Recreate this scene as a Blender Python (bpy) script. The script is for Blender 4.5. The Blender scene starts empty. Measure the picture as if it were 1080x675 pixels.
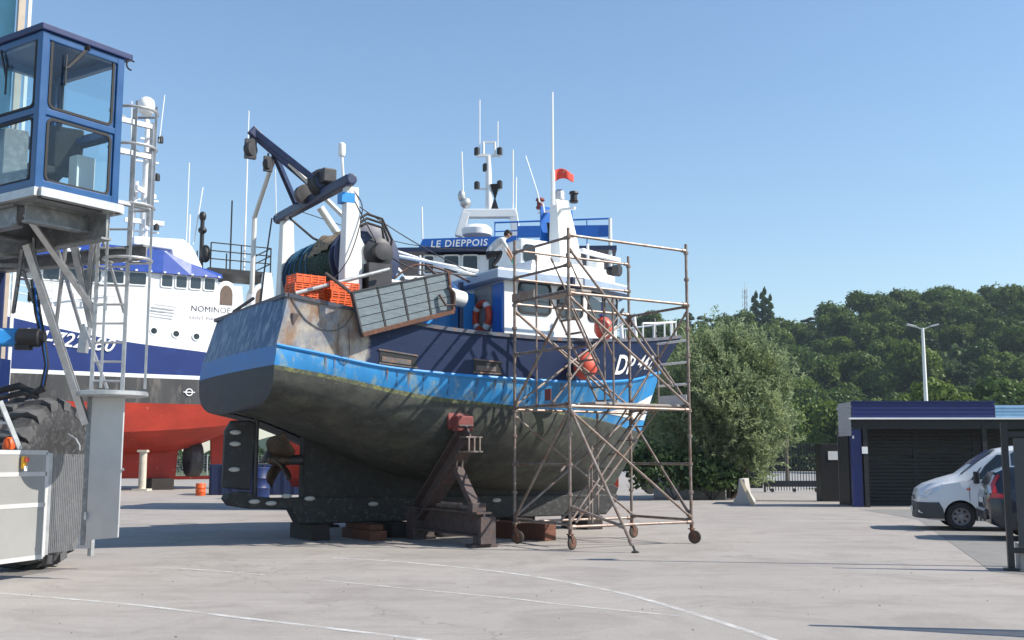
import bpy, math, random
import numpy as np
from mathutils import Vector, Matrix
R = math.radians
random.seed(7); rng = np.random.default_rng(11)
scene = bpy.context.scene
col = scene.collection

# ------------------------------------------------------------------ camera
CAM_H, FPX, PITCH = 1.65, 1150.0, math.atan(146.5/1150.0)
cam_data = bpy.data.cameras.new('camera')
cam_data.sensor_width = 36.0
cam_data.lens = FPX/1080.0*36.0
cam_data.clip_start = 0.1; cam_data.clip_end = 6000
cam = bpy.data.objects.new('camera', cam_data); col.objects.link(cam)
cam.location = (0, 0, CAM_H); cam.rotation_euler = (R(90)+PITCH, 0, 0)
scene.camera = cam
scene.render.resolution_x, scene.render.resolution_y = 1024, 640

# ------------------------------------------------------------------ sky, sun, exposure
SUN_EL = R(41.0)
SUN_AZ = math.atan2(-0.17, 0.985)              # direction towards the sun in the ground plane
to_sun = Vector((math.cos(SUN_AZ)*math.cos(SUN_EL), math.sin(SUN_AZ)*math.cos(SUN_EL), math.sin(SUN_EL)))
world = bpy.data.worlds.new('World'); scene.world = world; world.use_nodes = True
wn = world.node_tree.nodes; wl = world.node_tree.links
bg = wn['Background']
sky = wn.new('ShaderNodeTexSky'); sky.sky_type = 'NISHITA'; sky.sun_disc = False
sky.sun_elevation = SUN_EL
sky.sun_rotation = math.pi/2 - SUN_AZ
sky.altitude = 0; sky.air_density = 1.3; sky.dust_density = .3; sky.ozone_density = 4.5
wl.new(sky.outputs[0], bg.inputs[0]); bg.inputs[1].default_value = 0.12
sun_d = bpy.data.lights.new('sun', 'SUN'); sun_d.energy = 5.0; sun_d.angle = R(0.53); sun_d.color = (1.0, 0.935, 0.83)
sun = bpy.data.objects.new('sun', sun_d); col.objects.link(sun)
sun.rotation_euler = to_sun.to_track_quat('Z', 'Y').to_euler(); sun.location = (40, -12, 60)
vs = scene.view_settings
vs.view_transform = 'Standard'; vs.look = 'None'; vs.gamma = 1.0; vs.use_curve_mapping = False; vs.exposure = 0.53

# ------------------------------------------------------------------ geometry helpers
V = Vector
CP, SP = math.cos(PITCH), math.sin(PITCH)
def at(px, py, Y):
    """point of the place that the photograph shows at (px, py), Y metres in front of the camera"""
    dx, dy = px-540.0, 337.5-py
    t = Y/(FPX*CP-dy*SP)
    return V((dx*t, Y, CAM_H+(FPX*SP+dy*CP)*t))
def gnd(px, py, z=0.0):
    dx, dy = px-540.0, 337.5-py
    t = (z-CAM_H)/(FPX*SP+dy*CP)
    return V((dx*t, (FPX*CP-dy*SP)*t, z))
def curve(pts):
    """smooth curve through (x, value) control points"""
    xs = [p[0] for p in pts]; ys = [p[1] for p in pts]; n = len(xs)
    d = [(ys[i+1]-ys[i])/(xs[i+1]-xs[i]) for i in range(n-1)]
    m = [d[0]]+[(d[i-1]+d[i])/2 for i in range(1, n-1)]+[d[-1]]
    def f(x):
        if x <= xs[0]: return ys[0]
        if x >= xs[-1]: return ys[-1]
        i = max(k for k in range(n-1) if xs[k] <= x)
        h = xs[i+1]-xs[i]; t = (x-xs[i])/h
        return ((2*t**3-3*t*t+1)*ys[i]+(t**3-2*t*t+t)*h*m[i]+(-2*t**3+3*t*t)*ys[i+1]+(t**3-t*t)*h*m[i+1])
    return f

def smooth_path(pts, k=6):
    pts = [V(p) for p in pts]; out = []
    for i in range(len(pts)-1):
        p0, p1, p2, p3 = pts[max(i-1, 0)], pts[i], pts[i+1], pts[min(i+2, len(pts)-1)]
        for j in range(k):
            t = j/k; out.append(.5*((2*p1)+(p2-p0)*t+(2*p0-5*p1+4*p2-p3)*t*t+(3*p1-p0-3*p2+p3)*t**3))
    return out+[pts[-1]]

class MB:
    def __init__(s): s.v = []; s.f = []; s.m = []
    def add(s, vs, fs, mi=0):
        o = len(s.v); s.v += [tuple(p) for p in vs]
        s.f += [tuple(i+o for i in f) for f in fs]; s.m += [mi]*len(fs); return s
    def box(s, c, size, rot=None, mi=0):
        hx, hy, hz = size[0]/2, size[1]/2, size[2]/2
        vs = [V((x, y, z)) for x in (-hx, hx) for y in (-hy, hy) for z in (-hz, hz)]
        if rot is not None:
            M = Matrix.Rotation(rot, 3, 'Z') if isinstance(rot, (int, float)) else rot
            vs = [M @ p for p in vs]
        c = V(c)
        return s.add([p+c for p in vs], [(0,1,3,2),(4,6,7,5),(0,4,5,1),(2,3,7,6),(0,2,6,4),(1,5,7,3)], mi)
    def bar(s, p, q, w, h, up=(0,0,1), mi=0):
        p, q = V(p), V(q); d = (q-p).normalized(); up = V(up)
        if abs(d.dot(up)) > .98: up = V((1,0,0))
        u = d.cross(up).normalized(); v = u.cross(d).normalized()
        vs = []
        for e in (p, q):
            for a, b in ((-1,-1),(1,-1),(1,1),(-1,1)): vs.append(e+u*(a*w/2)+v*(b*h/2))
        return s.add(vs, [(3,2,1,0),(4,5,6,7),(0,1,5,4),(1,2,6,5),(2,3,7,6),(3,0,4,7)], mi)
    def ibeam(s, p, q, w, h, t=.03, up=(0,0,1), mi=0):
        p, q = V(p), V(q); d = (q-p).normalized(); up = V(up)
        if abs(d.dot(up)) > .98: up = V((1,0,0))
        u = d.cross(up).normalized(); v = u.cross(d).normalized()
        for sg in (-1, 1): s.bar(p+v*sg*(h/2-t/2), q+v*sg*(h/2-t/2), w, t, up, mi)
        return s.bar(p, q, t, h-2*t+.002, up, mi)
    def tube(s, pts, r, n=8, mi=0, caps=True):
        pts = [V(p) for p in pts]; k = len(pts)
        rs = r if isinstance(r, (list, tuple)) else [r]*k
        o = len(s.v); u = None
        for i, p in enumerate(pts):
            d = (pts[min(i+1, k-1)]-pts[max(i-1, 0)])
            d = d.normalized() if d.length > 1e-9 else V((0,0,1))
            if u is None:
                a = V((0,0,1)) if abs(d.z) < .9 else V((1,0,0)); u = d.cross(a).normalized()
            else:
                u = (u-d*u.dot(d)); u = u.normalized() if u.length > 1e-6 else d.orthogonal().normalized()
            w = d.cross(u)
            for j in range(n):
                a = 2*math.pi*j/n
                s.v.append(tuple(p+(u*math.cos(a)+w*math.sin(a))*rs[i]))
        for i in range(k-1):
            for j in range(n):
                a, b = o+i*n+j, o+i*n+(j+1) % n
                s.f.append((a, b, b+n, a+n)); s.m.append(mi)
        if caps:
            s.f.append(tuple(o+j for j in range(n))[::-1]); s.m.append(mi)
            s.f.append(tuple(o+(k-1)*n+j for j in range(n))); s.m.append(mi)
        return s
    def lathe(s, prof, c=(0,0,0), axis=(0,0,1), n=16, mi=0, caps=True):
        """prof: (radius, height along axis)"""
        ax = V(axis).normalized(); u = ax.orthogonal().normalized(); w = ax.cross(u); c = V(c); o = len(s.v)
        for r_, h in prof:
            for j in range(n):
                a = 2*math.pi*j/n
                s.v.append(tuple(c+ax*h+(u*math.cos(a)+w*math.sin(a))*max(r_, .0005)))
        for i in range(len(prof)-1):
            for j in range(n):
                a, b = o+i*n+j, o+i*n+(j+1) % n
                s.f.append((a, b, b+n, a+n)); s.m.append(mi)
        if not caps: return s
        s.f.append(tuple(o+j for j in range(n))[::-1]); s.m.append(mi)
        s.f.append(tuple(o+(len(prof)-1)*n+j for j in range(n))); s.m.append(mi)
        return s
    def prism(s, poly, org, u, v, w, mi=0):
        """polygon (a, b) in the plane org+a*u+b*v, extruded by w"""
        org, u, v, w = V(org), V(u), V(v), V(w); n = len(poly)
        vs = [org+u*a+v*b for a, b in poly]; vs += [p+w for p in vs]
        fs = [tuple(range(n))[::-1], tuple(range(n, 2*n))]
        fs += [(i, (i+1) % n, n+(i+1) % n, n+i) for i in range(n)]
        return s.add(vs, fs, mi)
    def ell(s, c, rad, nu=14, nv=9, mi=0, M=None):
        c = V(c); o = len(s.v); vs = []
        for i in range(nv+1):
            th = math.pi*i/nv
            for j in range(nu):
                ph = 2*math.pi*j/nu
                p = V((rad[0]*math.sin(th)*math.cos(ph), rad[1]*math.sin(th)*math.sin(ph), rad[2]*math.cos(th)))
                if M is not None: p = M @ p
                s.v.append(tuple(c+p))
        for i in range(nv):
            for j in range(nu):
                a, b = o+i*nu+j, o+i*nu+(j+1) % nu
                s.f.append((a, a+nu, b+nu, b)); s.m.append(mi)
        return s
    def grid(s, rows, mi=0, close=False):
        """rows: list of equally long lists of points"""
        o = len(s.v); n = len(rows[0])
        for r_ in rows: s.v += [tuple(p) for p in r_]
        for i in range(len(rows)-1):
            for j in range(n if close else n-1):
                a, b = o+i*n+j, o+i*n+(j+1) % n
                s.f.append((a, b, b+n, a+n)); s.m.append(mi)
        return s
    def build(s, name, mats, parent=None, smooth=None, bevel=0, loc=None, rz=None):
        me = bpy.data.meshes.new(name)
        me.from_pydata(s.v, [], s.f)
        if not isinstance(mats, (list, tuple)): mats = [mats]
        for m in mats: me.materials.append(m)
        if len(mats) > 1: me.polygons.foreach_set('material_index', s.m)
        if smooth is not None:
            me.shade_smooth(); me.set_sharp_from_angle(angle=R(smooth))
        me.update()
        return link(name, me, parent, bevel, loc, rz)

def link(name, me, parent=None, bevel=0, loc=None, rz=None):
    o = bpy.data.objects.new(name, me); col.objects.link(o)
    if parent is not None: o.parent = parent
    if loc is not None: o.location = loc
    if rz is not None: o.rotation_euler.z = rz
    if bevel:
        b = o.modifiers.new('bevel', 'BEVEL'); b.width = bevel; b.segments = 2; b.limit_method = 'ANGLE'; b.angle_limit = R(40)
    return o
def tag(o, label=None, cat=None, group=None, kind=None):
    if label: o['label'] = label
    if cat: o['category'] = cat
    if group: o['group'] = group
    if kind: o['kind'] = kind
    return o
def empty(name, loc, rz=0.0, label=None, cat=None, group=None):
    o = bpy.data.objects.new(name, None); col.objects.link(o); o.empty_display_size = .3
    o.location = loc; o.rotation_euler.z = rz
    return tag(o, label, cat, group)
def kids(o): return [c for c in bpy.data.objects if c.parent == o]
def copy_tree(o, parent=None):
    c = o.copy(); col.objects.link(c); c.parent = parent
    for ch in kids(o): copy_tree(ch, c)
    return c
def text_mesh(txt, size, shear=0.0, extrude=0.0, space=1.0, bold=0.0):
    cu = bpy.data.curves.new('lettering', 'FONT'); cu.body = txt; cu.size = size; cu.shear = shear
    cu.extrude = extrude; cu.space_character = space; cu.offset = bold; cu.resolution_u = 3
    t = bpy.data.objects.new('lettering', cu); col.objects.link(t)
    bpy.context.view_layer.update()
    me = bpy.data.meshes.new_from_object(t.evaluated_get(bpy.context.evaluated_depsgraph_get()))
    bpy.data.objects.remove(t); bpy.data.curves.remove(cu)
    me.materials.clear()
    return me
def lettering(txt, size, m, org, u, v, parent, name='lettering', **kw):
    """flat lettering, its baseline from org along u, its height along v"""
    me = text_mesh(txt, size, **kw); u = V(u).normalized(); v = V(v).normalized(); w = u.cross(v); org = V(org)
    for vx in me.vertices: vx.co = org+u*vx.co.x+v*vx.co.y+w*vx.co.z
    me.materials.append(m); return link(name, me, parent)

# ------------------------------------------------------------------ materials
def srgb(r, g, b):
    return tuple((c/255/12.92 if c/255 <= .04045 else ((c/255+.055)/1.055)**2.4) for c in (r, g, b))
MATS = {}
def mat(name, c, rough=.6, metal=0.0, var=.18, scale=3.0, bump=0.0, spec=.5, c2=None, thr=.55, width=.12, stretch=None, scale2=None, coat=0.0):
    """painted / plain surface: base colour with slow variation, an optional second colour (wear, rust, dirt) in noise patches"""
    m = bpy.data.materials.new(name); m.use_nodes = True; n = m.node_tree.nodes; l = m.node_tree.links
    p = n['Principled BSDF']; p.inputs['Roughness'].default_value = rough; p.inputs['Metallic'].default_value = metal
    p.inputs['Specular IOR Level'].default_value = spec
    if coat: p.inputs['Coat Weight'].default_value = coat; p.inputs['Coat Roughness'].default_value = .08
    tc = n.new('ShaderNodeTexCoord'); src = tc.outputs['Object']
    if stretch:
        mp = n.new('ShaderNodeMapping'); mp.inputs['Scale'].default_value = stretch; l.new(src, mp.inputs[0]); src = mp.outputs[0]
    nz = n.new('ShaderNodeTexNoise'); nz.inputs['Scale'].default_value = scale; nz.inputs['Detail'].default_value = 6; nz.inputs['Roughness'].default_value = .62
    l.new(src, nz.inputs['Vector'])
    mx = n.new('ShaderNodeMix'); mx.data_type = 'RGBA'
    mx.inputs['A'].default_value = (*[x*(1-var) for x in c], 1); mx.inputs['B'].default_value = (*[min(1, x*(1+var)) for x in c], 1)
    st = n.new('ShaderNodeMapRange'); st.inputs['From Min'].default_value = .3; st.inputs['From Max'].default_value = .7
    l.new(nz.outputs['Fac'], st.inputs['Value']); l.new(st.outputs[0], mx.inputs['Factor'])
    out = mx.outputs['Result']
    if c2 is not None:
        n2 = n.new('ShaderNodeTexNoise'); n2.inputs['Scale'].default_value = scale2 or scale*2.3; n2.inputs['Detail'].default_value = 9; n2.inputs['Roughness'].default_value = .68
        l.new(src, n2.inputs['Vector'])
        r2 = n.new('ShaderNodeMapRange'); r2.inputs['From Min'].default_value = thr-width/2; r2.inputs['From Max'].default_value = thr+width/2
        l.new(n2.outputs['Fac'], r2.inputs['Value'])
        m2 = n.new('ShaderNodeMix'); m2.data_type = 'RGBA'; m2.inputs['B'].default_value = (*c2, 1)
        l.new(r2.outputs[0], m2.inputs['Factor']); l.new(out, m2.inputs['A']); out = m2.outputs['Result']
    l.new(out, p.inputs['Base Color'])
    rr = n.new('ShaderNodeMapRange'); rr.inputs['To Min'].default_value = max(0, rough-.12); rr.inputs['To Max'].default_value = min(1, rough+.12)
    l.new(nz.outputs['Fac'], rr.inputs['Value']); l.new(rr.outputs[0], p.inputs['Roughness'])
    if bump:
        b = n.new('ShaderNodeBump'); b.inputs['Strength'].default_value = bump; b.inputs['Distance'].default_value = .02
        l.new(nz.outputs['Fac'], b.inputs['Height']); l.new(b.outputs[0], p.inputs['Normal'])
    MATS[name] = m; return m
def glass(name, tint=(.8, .9, .95), refl=.12, rough=.02):
    m = bpy.data.materials.new(name); m.use_nodes = True; n = m.node_tree.nodes; l = m.node_tree.links
    n.remove(n['Principled BSDF']); out = n['Material Output']
    t = n.new('ShaderNodeBsdfTransparent'); t.inputs[0].default_value = (*tint, 1)
    g = n.new('ShaderNodeBsdfGlossy'); g.inputs['Roughness'].default_value = rough
    lw = n.new('ShaderNodeLayerWeight'); lw.inputs[0].default_value = .5
    fr = n.new('ShaderNodeMath'); fr.operation = 'POWER'; fr.inputs[1].default_value = 4.0; l.new(lw.outputs['Facing'], fr.inputs[0])
    mr = n.new('ShaderNodeMapRange'); mr.inputs['To Min'].default_value = refl; mr.inputs['To Max'].default_value = .8
    l.new(fr.outputs[0], mr.inputs['Value'])
    mx = n.new('ShaderNodeMixShader'); l.new(mr.outputs[0], mx.inputs[0]); l.new(t.outputs[0], mx.inputs[1]); l.new(g.outputs[0], mx.inputs[2])
    l.new(mx.outputs[0], out.inputs[0]); MATS[name] = m; return m

white_paint = mat('white_paint', (.78, .79, .78), .42, var=.06, scale=2)
white_worn = mat('white_worn', (.74, .74, .72), .5, var=.08, scale=2, c2=(.33, .2, .11), thr=.7, width=.1)
white_bright = mat('white_bright', (.82, .83, .83), .35, var=.04)
navy_paint = mat('navy_paint', (.02, .032, .085), .45, var=.25, scale=3, c2=(.06, .075, .12), thr=.64, width=.1)
blue_paint = mat('blue_paint', (.012, .13, .5), .4, var=.12)
sky_blue_paint = mat('sky_blue_paint', (.02, .25, .65), .45, var=.12, c2=(.2, .38, .55), thr=.68, width=.08)
black_rubber = mat('black_rubber', (.018, .018, .02), .75, var=.3, scale=6)
dark_steel = mat('dark_steel', (.05, .05, .055), .5, metal=.3, var=.25, scale=6)
black_paint = mat('black_paint', (.012, .012, .014), .5, var=.25)
dark_glass = mat('dark_glass', (.012, .016, .02), .06, var=.1, spec=.8)
smoke_glass = mat('smoke_glass', (.03, .04, .05), .05, var=.1, spec=.8)
galv = mat('galvanised_steel', (.48, .49, .5), .42, metal=.55, var=.18, scale=7)
galv_rust = mat('scaffold_steel', (.27, .24, .22), .5, metal=.4, var=.25, scale=4, c2=(.17, .1, .07), thr=.52, width=.3, scale2=5)
rust = mat('rusted_steel', (.15, .062, .035), .85, var=.35, scale=8, bump=.4, c2=(.075, .045, .04), thr=.52, width=.2)
rust_dark = mat('dark_rusted_steel', (.072, .055, .055), .75, var=.3, scale=6, bump=.3, c2=(.17, .07, .045), thr=.6, width=.14)
red_primer = mat('red_primer', (.2, .045, .04), .75, var=.25, scale=7, c2=(.09, .06, .055), thr=.58)
timber = mat('timber', (.13, .05, .03), .85, var=.35, scale=3, stretch=(1, 8, 8), bump=.5, c2=(.36, .14, .08), thr=.62)
timber_dark = mat('dark_timber', (.03, .024, .022), .9, var=.35, scale=3, bump=.5)
concrete_cast = mat('cast_concrete', (.42, .40, .37), .9, var=.15, scale=5, bump=.3, c2=(.25, .24, .22), thr=.62)
orange_plastic = mat('orange_plastic', (.7, .1, .012), .5, var=.22, scale=9, c2=(.35, .06, .02), thr=.6)
red_plastic = mat('red_plastic', (.68, .1, .06), .45, var=.08, c2=(.62, .14, .09), thr=.62, width=.3)
anode_zinc = mat('zinc', (.45, .45, .44), .6, metal=.1, var=.15)
bronze = mat('bronze', (.1, .065, .042), .55, metal=.3, var=.3, c2=(.05, .042, .04), thr=.55)

# ================================================================== THE SETTING
def concrete_material():
    m = bpy.data.materials.new('concrete_apron'); m.use_nodes = True; n = m.node_tree.nodes; l = m.node_tree.links
    p = n['Principled BSDF']; p.inputs['Roughness'].default_value = .88; p.inputs['Specular IOR Level'].default_value = .25
    tc = n.new('ShaderNodeTexCoord')
    def noise(scale, det=6, rough=.6, stretch=None, dist=0):
        src = tc.outputs['Object']
        if stretch:
            mp = n.new('ShaderNodeMapping'); mp.inputs['Scale'].default_value = stretch[:3]; mp.inputs['Rotation'].default_value = (0, 0, stretch[3])
            l.new(src, mp.inputs[0]); src = mp.outputs[0]
        z = n.new('ShaderNodeTexNoise'); z.inputs['Scale'].default_value = scale; z.inputs['Detail'].default_value = det
        z.inputs['Roughness'].default_value = rough; z.inputs['Distortion'].default_value = dist; l.new(src, z.inputs['Vector']); return z.outputs['Fac']
    def ramp(v, a, b, t0=0.0, t1=1.0):
        r = n.new('ShaderNodeMapRange'); r.inputs['From Min'].default_value = a; r.inputs['From Max'].default_value = b
        r.inputs['To Min'].default_value = t0; r.inputs['To Max'].default_value = t1; l.new(v, r.inputs['Value']); return r.outputs[0]
    def mix(f, a, b, mode='MIX'):
        x = n.new('ShaderNodeMix'); x.data_type = 'RGBA'; x.blend_type = mode
        l.new(f, x.inputs['Factor'])
        for k, c in (('A', a), ('B', b)):
            if isinstance(c, tuple): x.inputs[k].default_value = (*c, 1)
            else: l.new(c, x.inputs[k])
        return x.outputs['Result']
    c = mix(ramp(noise(.22, 7, .62), .3, .7), (.31, .285, .262), (.405, .375, .345))
    c = mix(ramp(noise(.7, 9, .72, dist=.8), .46, .62, 0, .85), c, (.255, .23, .21))           # damp / worn patches
    c = mix(ramp(noise(.5, 7, .65, (.12, 1.6, 1, .62)), .5, .68, 0, .4), c, (.46, .43, .4))     # tyre-polished streaks
    c = mix(ramp(noise(1.2, 7, .68, (.1, 2.2, 1, -.35)), .53, .7, 0, .45), c, (.235, .212, .195))
    c = mix(ramp(noise(6, 8, .8), .5, .64, 0, .4), c, (.27, .248, .228))
    c = mix(ramp(noise(30, 5, .85), .45, .62, 0, .7), c, (.3, .272, .25))                        # aggregate
    c = mix(ramp(noise(75, 3, .85), .53, .62, 0, .75), c, (.17, .152, .138))
    c = mix(ramp(noise(48, 3, .85), .58, .66, 0, .7), c, (.5, .475, .445))
    c = mix(ramp(noise(2.6, 5, .6), .68, .74, 0, .55), c, (.13, .115, .105))                     # oil spots
    vo = n.new('ShaderNodeTexVoronoi'); vo.feature = 'DISTANCE_TO_EDGE'; vo.inputs['Scale'].default_value = .09; vo.inputs['Randomness'].default_value = 1
    wv = n.new('ShaderNodeTexNoise'); wv.inputs['Scale'].default_value = 1.3; wv.inputs['Detail'].default_value = 8; l.new(tc.outputs['Object'], wv.inputs['Vector'])
    vm = n.new('ShaderNodeMixRGB'); vm.blend_type = 'LINEAR_LIGHT'; vm.inputs[0].default_value = .8
    l.new(tc.outputs['Object'], vm.inputs[1]); l.new(wv.outputs['Color'], vm.inputs[2]); l.new(vm.outputs[0], vo.inputs['Vector'])
    c = mix(ramp(vo.outputs['Distance'], .0, .0022, .6, 0), c, (.17, .155, .14))                # hairline cracks
    l.new(c, p.inputs['Base Color'])
    b = n.new('ShaderNodeBump'); b.inputs['Strength'].default_value = .35; b.inputs['Distance'].default_value = .01
    l.new(noise(70, 4, .7), b.inputs['Height']); l.new(b.outputs[0], p.inputs['Normal'])
    return m
concrete = concrete_material()
asphalt = mat('asphalt', (.19, .182, .172), .9, var=.2, scale=2.5, bump=.25, c2=(.24, .23, .215), thr=.55, width=.2, scale2=60)
road_grey = mat('road_surface', (.27, .265, .255), .9, var=.12, scale=.5)
grass_m = mat('verge_grass', (.055, .085, .022), .95, var=.4, scale=.6, c2=(.12, .11, .045), thr=.6)

# far ground: one sheet to the horizon
tag(MB().add([(-1500, -60, -.012), (1500, -60, -.012), (1500, 2200, -.012), (-1500, 2200, -.012)], [(0,1,2,3)]).build('ground', grass_m), kind='structure')
# concrete apron of the boatyard, with a barely noticeable unevenness
tag(MB().add([(-110, -25, 0), (12.6, -25, 0), (15, 40, 0), (16.5, 61, 0), (19, 110, 0), (-110, 110, 0)], [(0,1,2,3,4,5)]).build('concrete_apron', concrete), kind='structure')
ap = [gnd(985, 560), gnd(1046, 603), V((9.6, 12.5, 0)), V((60, 12, 0)), V((60, 36.3, 0)), V((11.4, 36.3, 0)), gnd(968, 548)]
tag(MB().add([(p.x, p.y, .004) for p in ap], [tuple(range(len(ap)))]).build('car_park', asphalt), kind='structure')
tag(MB().add([(5, 63, -.004), (110, 63, -.004), (110, 146, -.004), (5, 146, -.004)], [(0,1,2,3)]).build('road', road_grey), kind='structure')
# kerb along the car park
kb = MB(); kb.bar((8.9, 15.0, .06), (9.9, 10.5, .06), .18, .12)
tag(kb.build('kerb', concrete_cast, bevel=.02), kind='structure')

# painted marking lines on the apron (worn)
def worn_paint():
    m = bpy.data.materials.new('worn_road_paint'); m.use_nodes = True; n = m.node_tree.nodes; l = m.node_tree.links
    p = n['Principled BSDF']; p.inputs['Base Color'].default_value = (.66, .65, .63, 1); p.inputs['Roughness'].default_value = .8
    tc = n.new('ShaderNodeTexCoord'); z = n.new('ShaderNodeTexNoise'); z.inputs['Scale'].default_value = 2.2; z.inputs['Detail'].default_value = 10; z.inputs['Roughness'].default_value = .75
    l.new(tc.outputs['Object'], z.inputs['Vector'])
    r = n.new('ShaderNodeMapRange'); r.inputs['From Min'].default_value = .36; r.inputs['From Max'].default_value = .62; r.inputs['To Min'].default_value = .92; r.inputs['To Max'].default_value = .12
    l.new(z.outputs['Fac'], r.inputs['Value']); l.new(r.outputs[0], p.inputs['Alpha']); return m
paint = worn_paint()
def stripe(pts, w):
    pts = [V((a, b, .004)) for a, b in pts]; out = []
    for i in range(len(pts)-1):                      # Catmull-Rom smoothing
        p0, p1, p2, p3 = pts[max(i-1, 0)], pts[i], pts[i+1], pts[min(i+2, len(pts)-1)]
        for k in range(8):
            t = k/8; out.append(.5*((2*p1)+(p2-p0)*t+(2*p0-5*p1+4*p2-p3)*t*t+(3*p1-p0-3*p2+p3)*t**3))
    out.append(pts[-1]); L, Rr = [], []
    for i, p in enumerate(out):
        d = (out[min(i+1, len(out)-1)]-out[max(i-1, 0)]).normalized(); nn = V((-d.y, d.x, 0))
        L.append(p+nn*w/2); Rr.append(p-nn*w/2)
    return MB().grid([L, Rr])
for pts, w in (([(-7.6, 14.5), (-6.33, 13.79), (-4.39, 12.77), (-2.76, 11.65), (-1.01, 10.44), (.3, 9.4)], .07),
               ([(-3.02, 18.66), (-1.67, 17.82), (0, 16.15), (1.2, 14.13), (1.84, 12.38), (2.39, 10.31), (2.6, 9.2)], .075),
               ([(-5.42, 16.98), (-4.69, 16.69), (-3.5, 15.9)], .06),
               ([(-2.82, 15.39), (-2.16, 14.93), (-1.27, 14.23), (0, 13.28), (.54, 12.77), (1.75, 11.83)], .05)):
    tag(stripe(pts, w*1.25).build('painted_line', paint), kind='structure')

# loose grit and leaf scraps on the apron
gr_ = MB(); rg_ = random.Random(3)
for _ in range(300):
    yy = rg_.uniform(8.5, 34); xx = rg_.uniform(-.48, .46)*yy; a = rg_.uniform(.004, .011); gr_.box((xx, yy, a*.4), (a*rg_.uniform(.8, 2), a, a*.8), rg_.uniform(0, 3))
tag(gr_.build('grit', mat('grit_stone', (.2, .18, .16), .9, var=.4, scale=1)), 'loose grit and scraps scattered over the concrete apron', 'grit', kind='stuff')
# hill behind the yard
def ridge_h(x):          # ground height of the ridge as a function of X at Y = 320
    return 34*max(0, min(1, (x+110)/150))**1.2 + 9.5*max(0, min(1, (x-85)/70)) + 1.5*math.sin(x*.07)
def hill_z(x, y):
    t = max(0, min(1, (y-150)/170)); t = t*t*(3-2*t)
    return ridge_h(x*320/max(y, 150))*(.08*t+.92*t**1.15)+1.2*math.sin(x*.05+y*.03)*t
hm = MB(); rows = []
for j in range(40):
    y = 120+j*12
    rows.append([(x, y, hill_z(x, y)-.3*(j == 0)-.05) for x in range(-260, 461, 18)])
hm.grid(rows)
undergrowth = mat('undergrowth', (.022, .042, .014), .95, var=.45, scale=.12)
tag(hm.build('hill', undergrowth, smooth=60), kind='structure')

# ------------------------------------------------------------------ foliage
def leaf_mat(name, c, trans=.35):
    m = bpy.data.materials.new(name); m.use_nodes = True; n = m.node_tree.nodes; l = m.node_tree.links
    n.remove(n['Principled BSDF']); out = n['Material Output']
    tc = n.new('ShaderNodeTexCoord'); nz = n.new('ShaderNodeTexNoise'); nz.inputs['Scale'].default_value = 1.1; nz.inputs['Detail'].default_value = 4
    l.new(tc.outputs['Object'], nz.inputs['Vector'])
    oi = n.new('ShaderNodeObjectInfo')
    ad = n.new('ShaderNodeMath'); ad.operation = 'ADD'; l.new(nz.outputs['Fac'], ad.inputs[0])
    mu = n.new('ShaderNodeMath'); mu.operation = 'MULTIPLY'; mu.inputs[1].default_value = .75; l.new(oi.outputs['Random'], mu.inputs[0]); l.new(mu.outputs[0], ad.inputs[1])
    mr = n.new('ShaderNodeMapRange'); mr.inputs['From Min'].default_value = .35; mr.inputs['From Max'].default_value = 1.3; l.new(ad.outputs[0], mr.inputs['Value'])
    mx = n.new('ShaderNodeMix'); mx.data_type = 'RGBA'
    mx.inputs['A'].default_value = (c[0]*.55, c[1]*.62, c[2]*.75, 1); mx.inputs['B'].default_value = (c[0]*1.5, c[1]*1.32, c[2]*1.05, 1)
    l.new(mr.outputs[0], mx.inputs['Factor'])
    d = n.new('ShaderNodeBsdfDiffuse'); t = n.new('ShaderNodeBsdfTranslucent'); g = n.new('ShaderNodeBsdfGlossy'); g.inputs['Roughness'].default_value = .45
    l.new(mx.outputs['Result'], d.inputs[0]); l.new(mx.outputs['Result'], t.inputs[0]); g.inputs[0].default_value = (.5, .55, .5, 1)
    s1 = n.new('ShaderNodeMixShader'); s1.inputs[0].default_value = trans; l.new(d.outputs[0], s1.inputs[1]); l.new(t.outputs[0], s1.inputs[2])
    s2 = n.new('ShaderNodeMixShader'); s2.inputs[0].default_value = .025; l.new(s1.outputs[0], s2.inputs[1]); l.new(g.outputs[0], s2.inputs[2])
    l.new(s2.outputs[0], out.inputs[0]); return m
leaf_broad = leaf_mat('broadleaf_foliage', (.082, .135, .03))
leaf_dark = leaf_mat('dark_conifer_foliage', (.032, .06, .026), .15)
leaf_poplar = leaf_mat('poplar_foliage', (.06, .105, .035))
leaf_willow = leaf_mat('willow_foliage', (.3, .375, .2), .5)
leaf_hedge = leaf_mat('hedge_foliage', (.05, .09, .03))
bark = mat('bark', (.07, .052, .04), .95, var=.35, scale=6, bump=.6)

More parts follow.
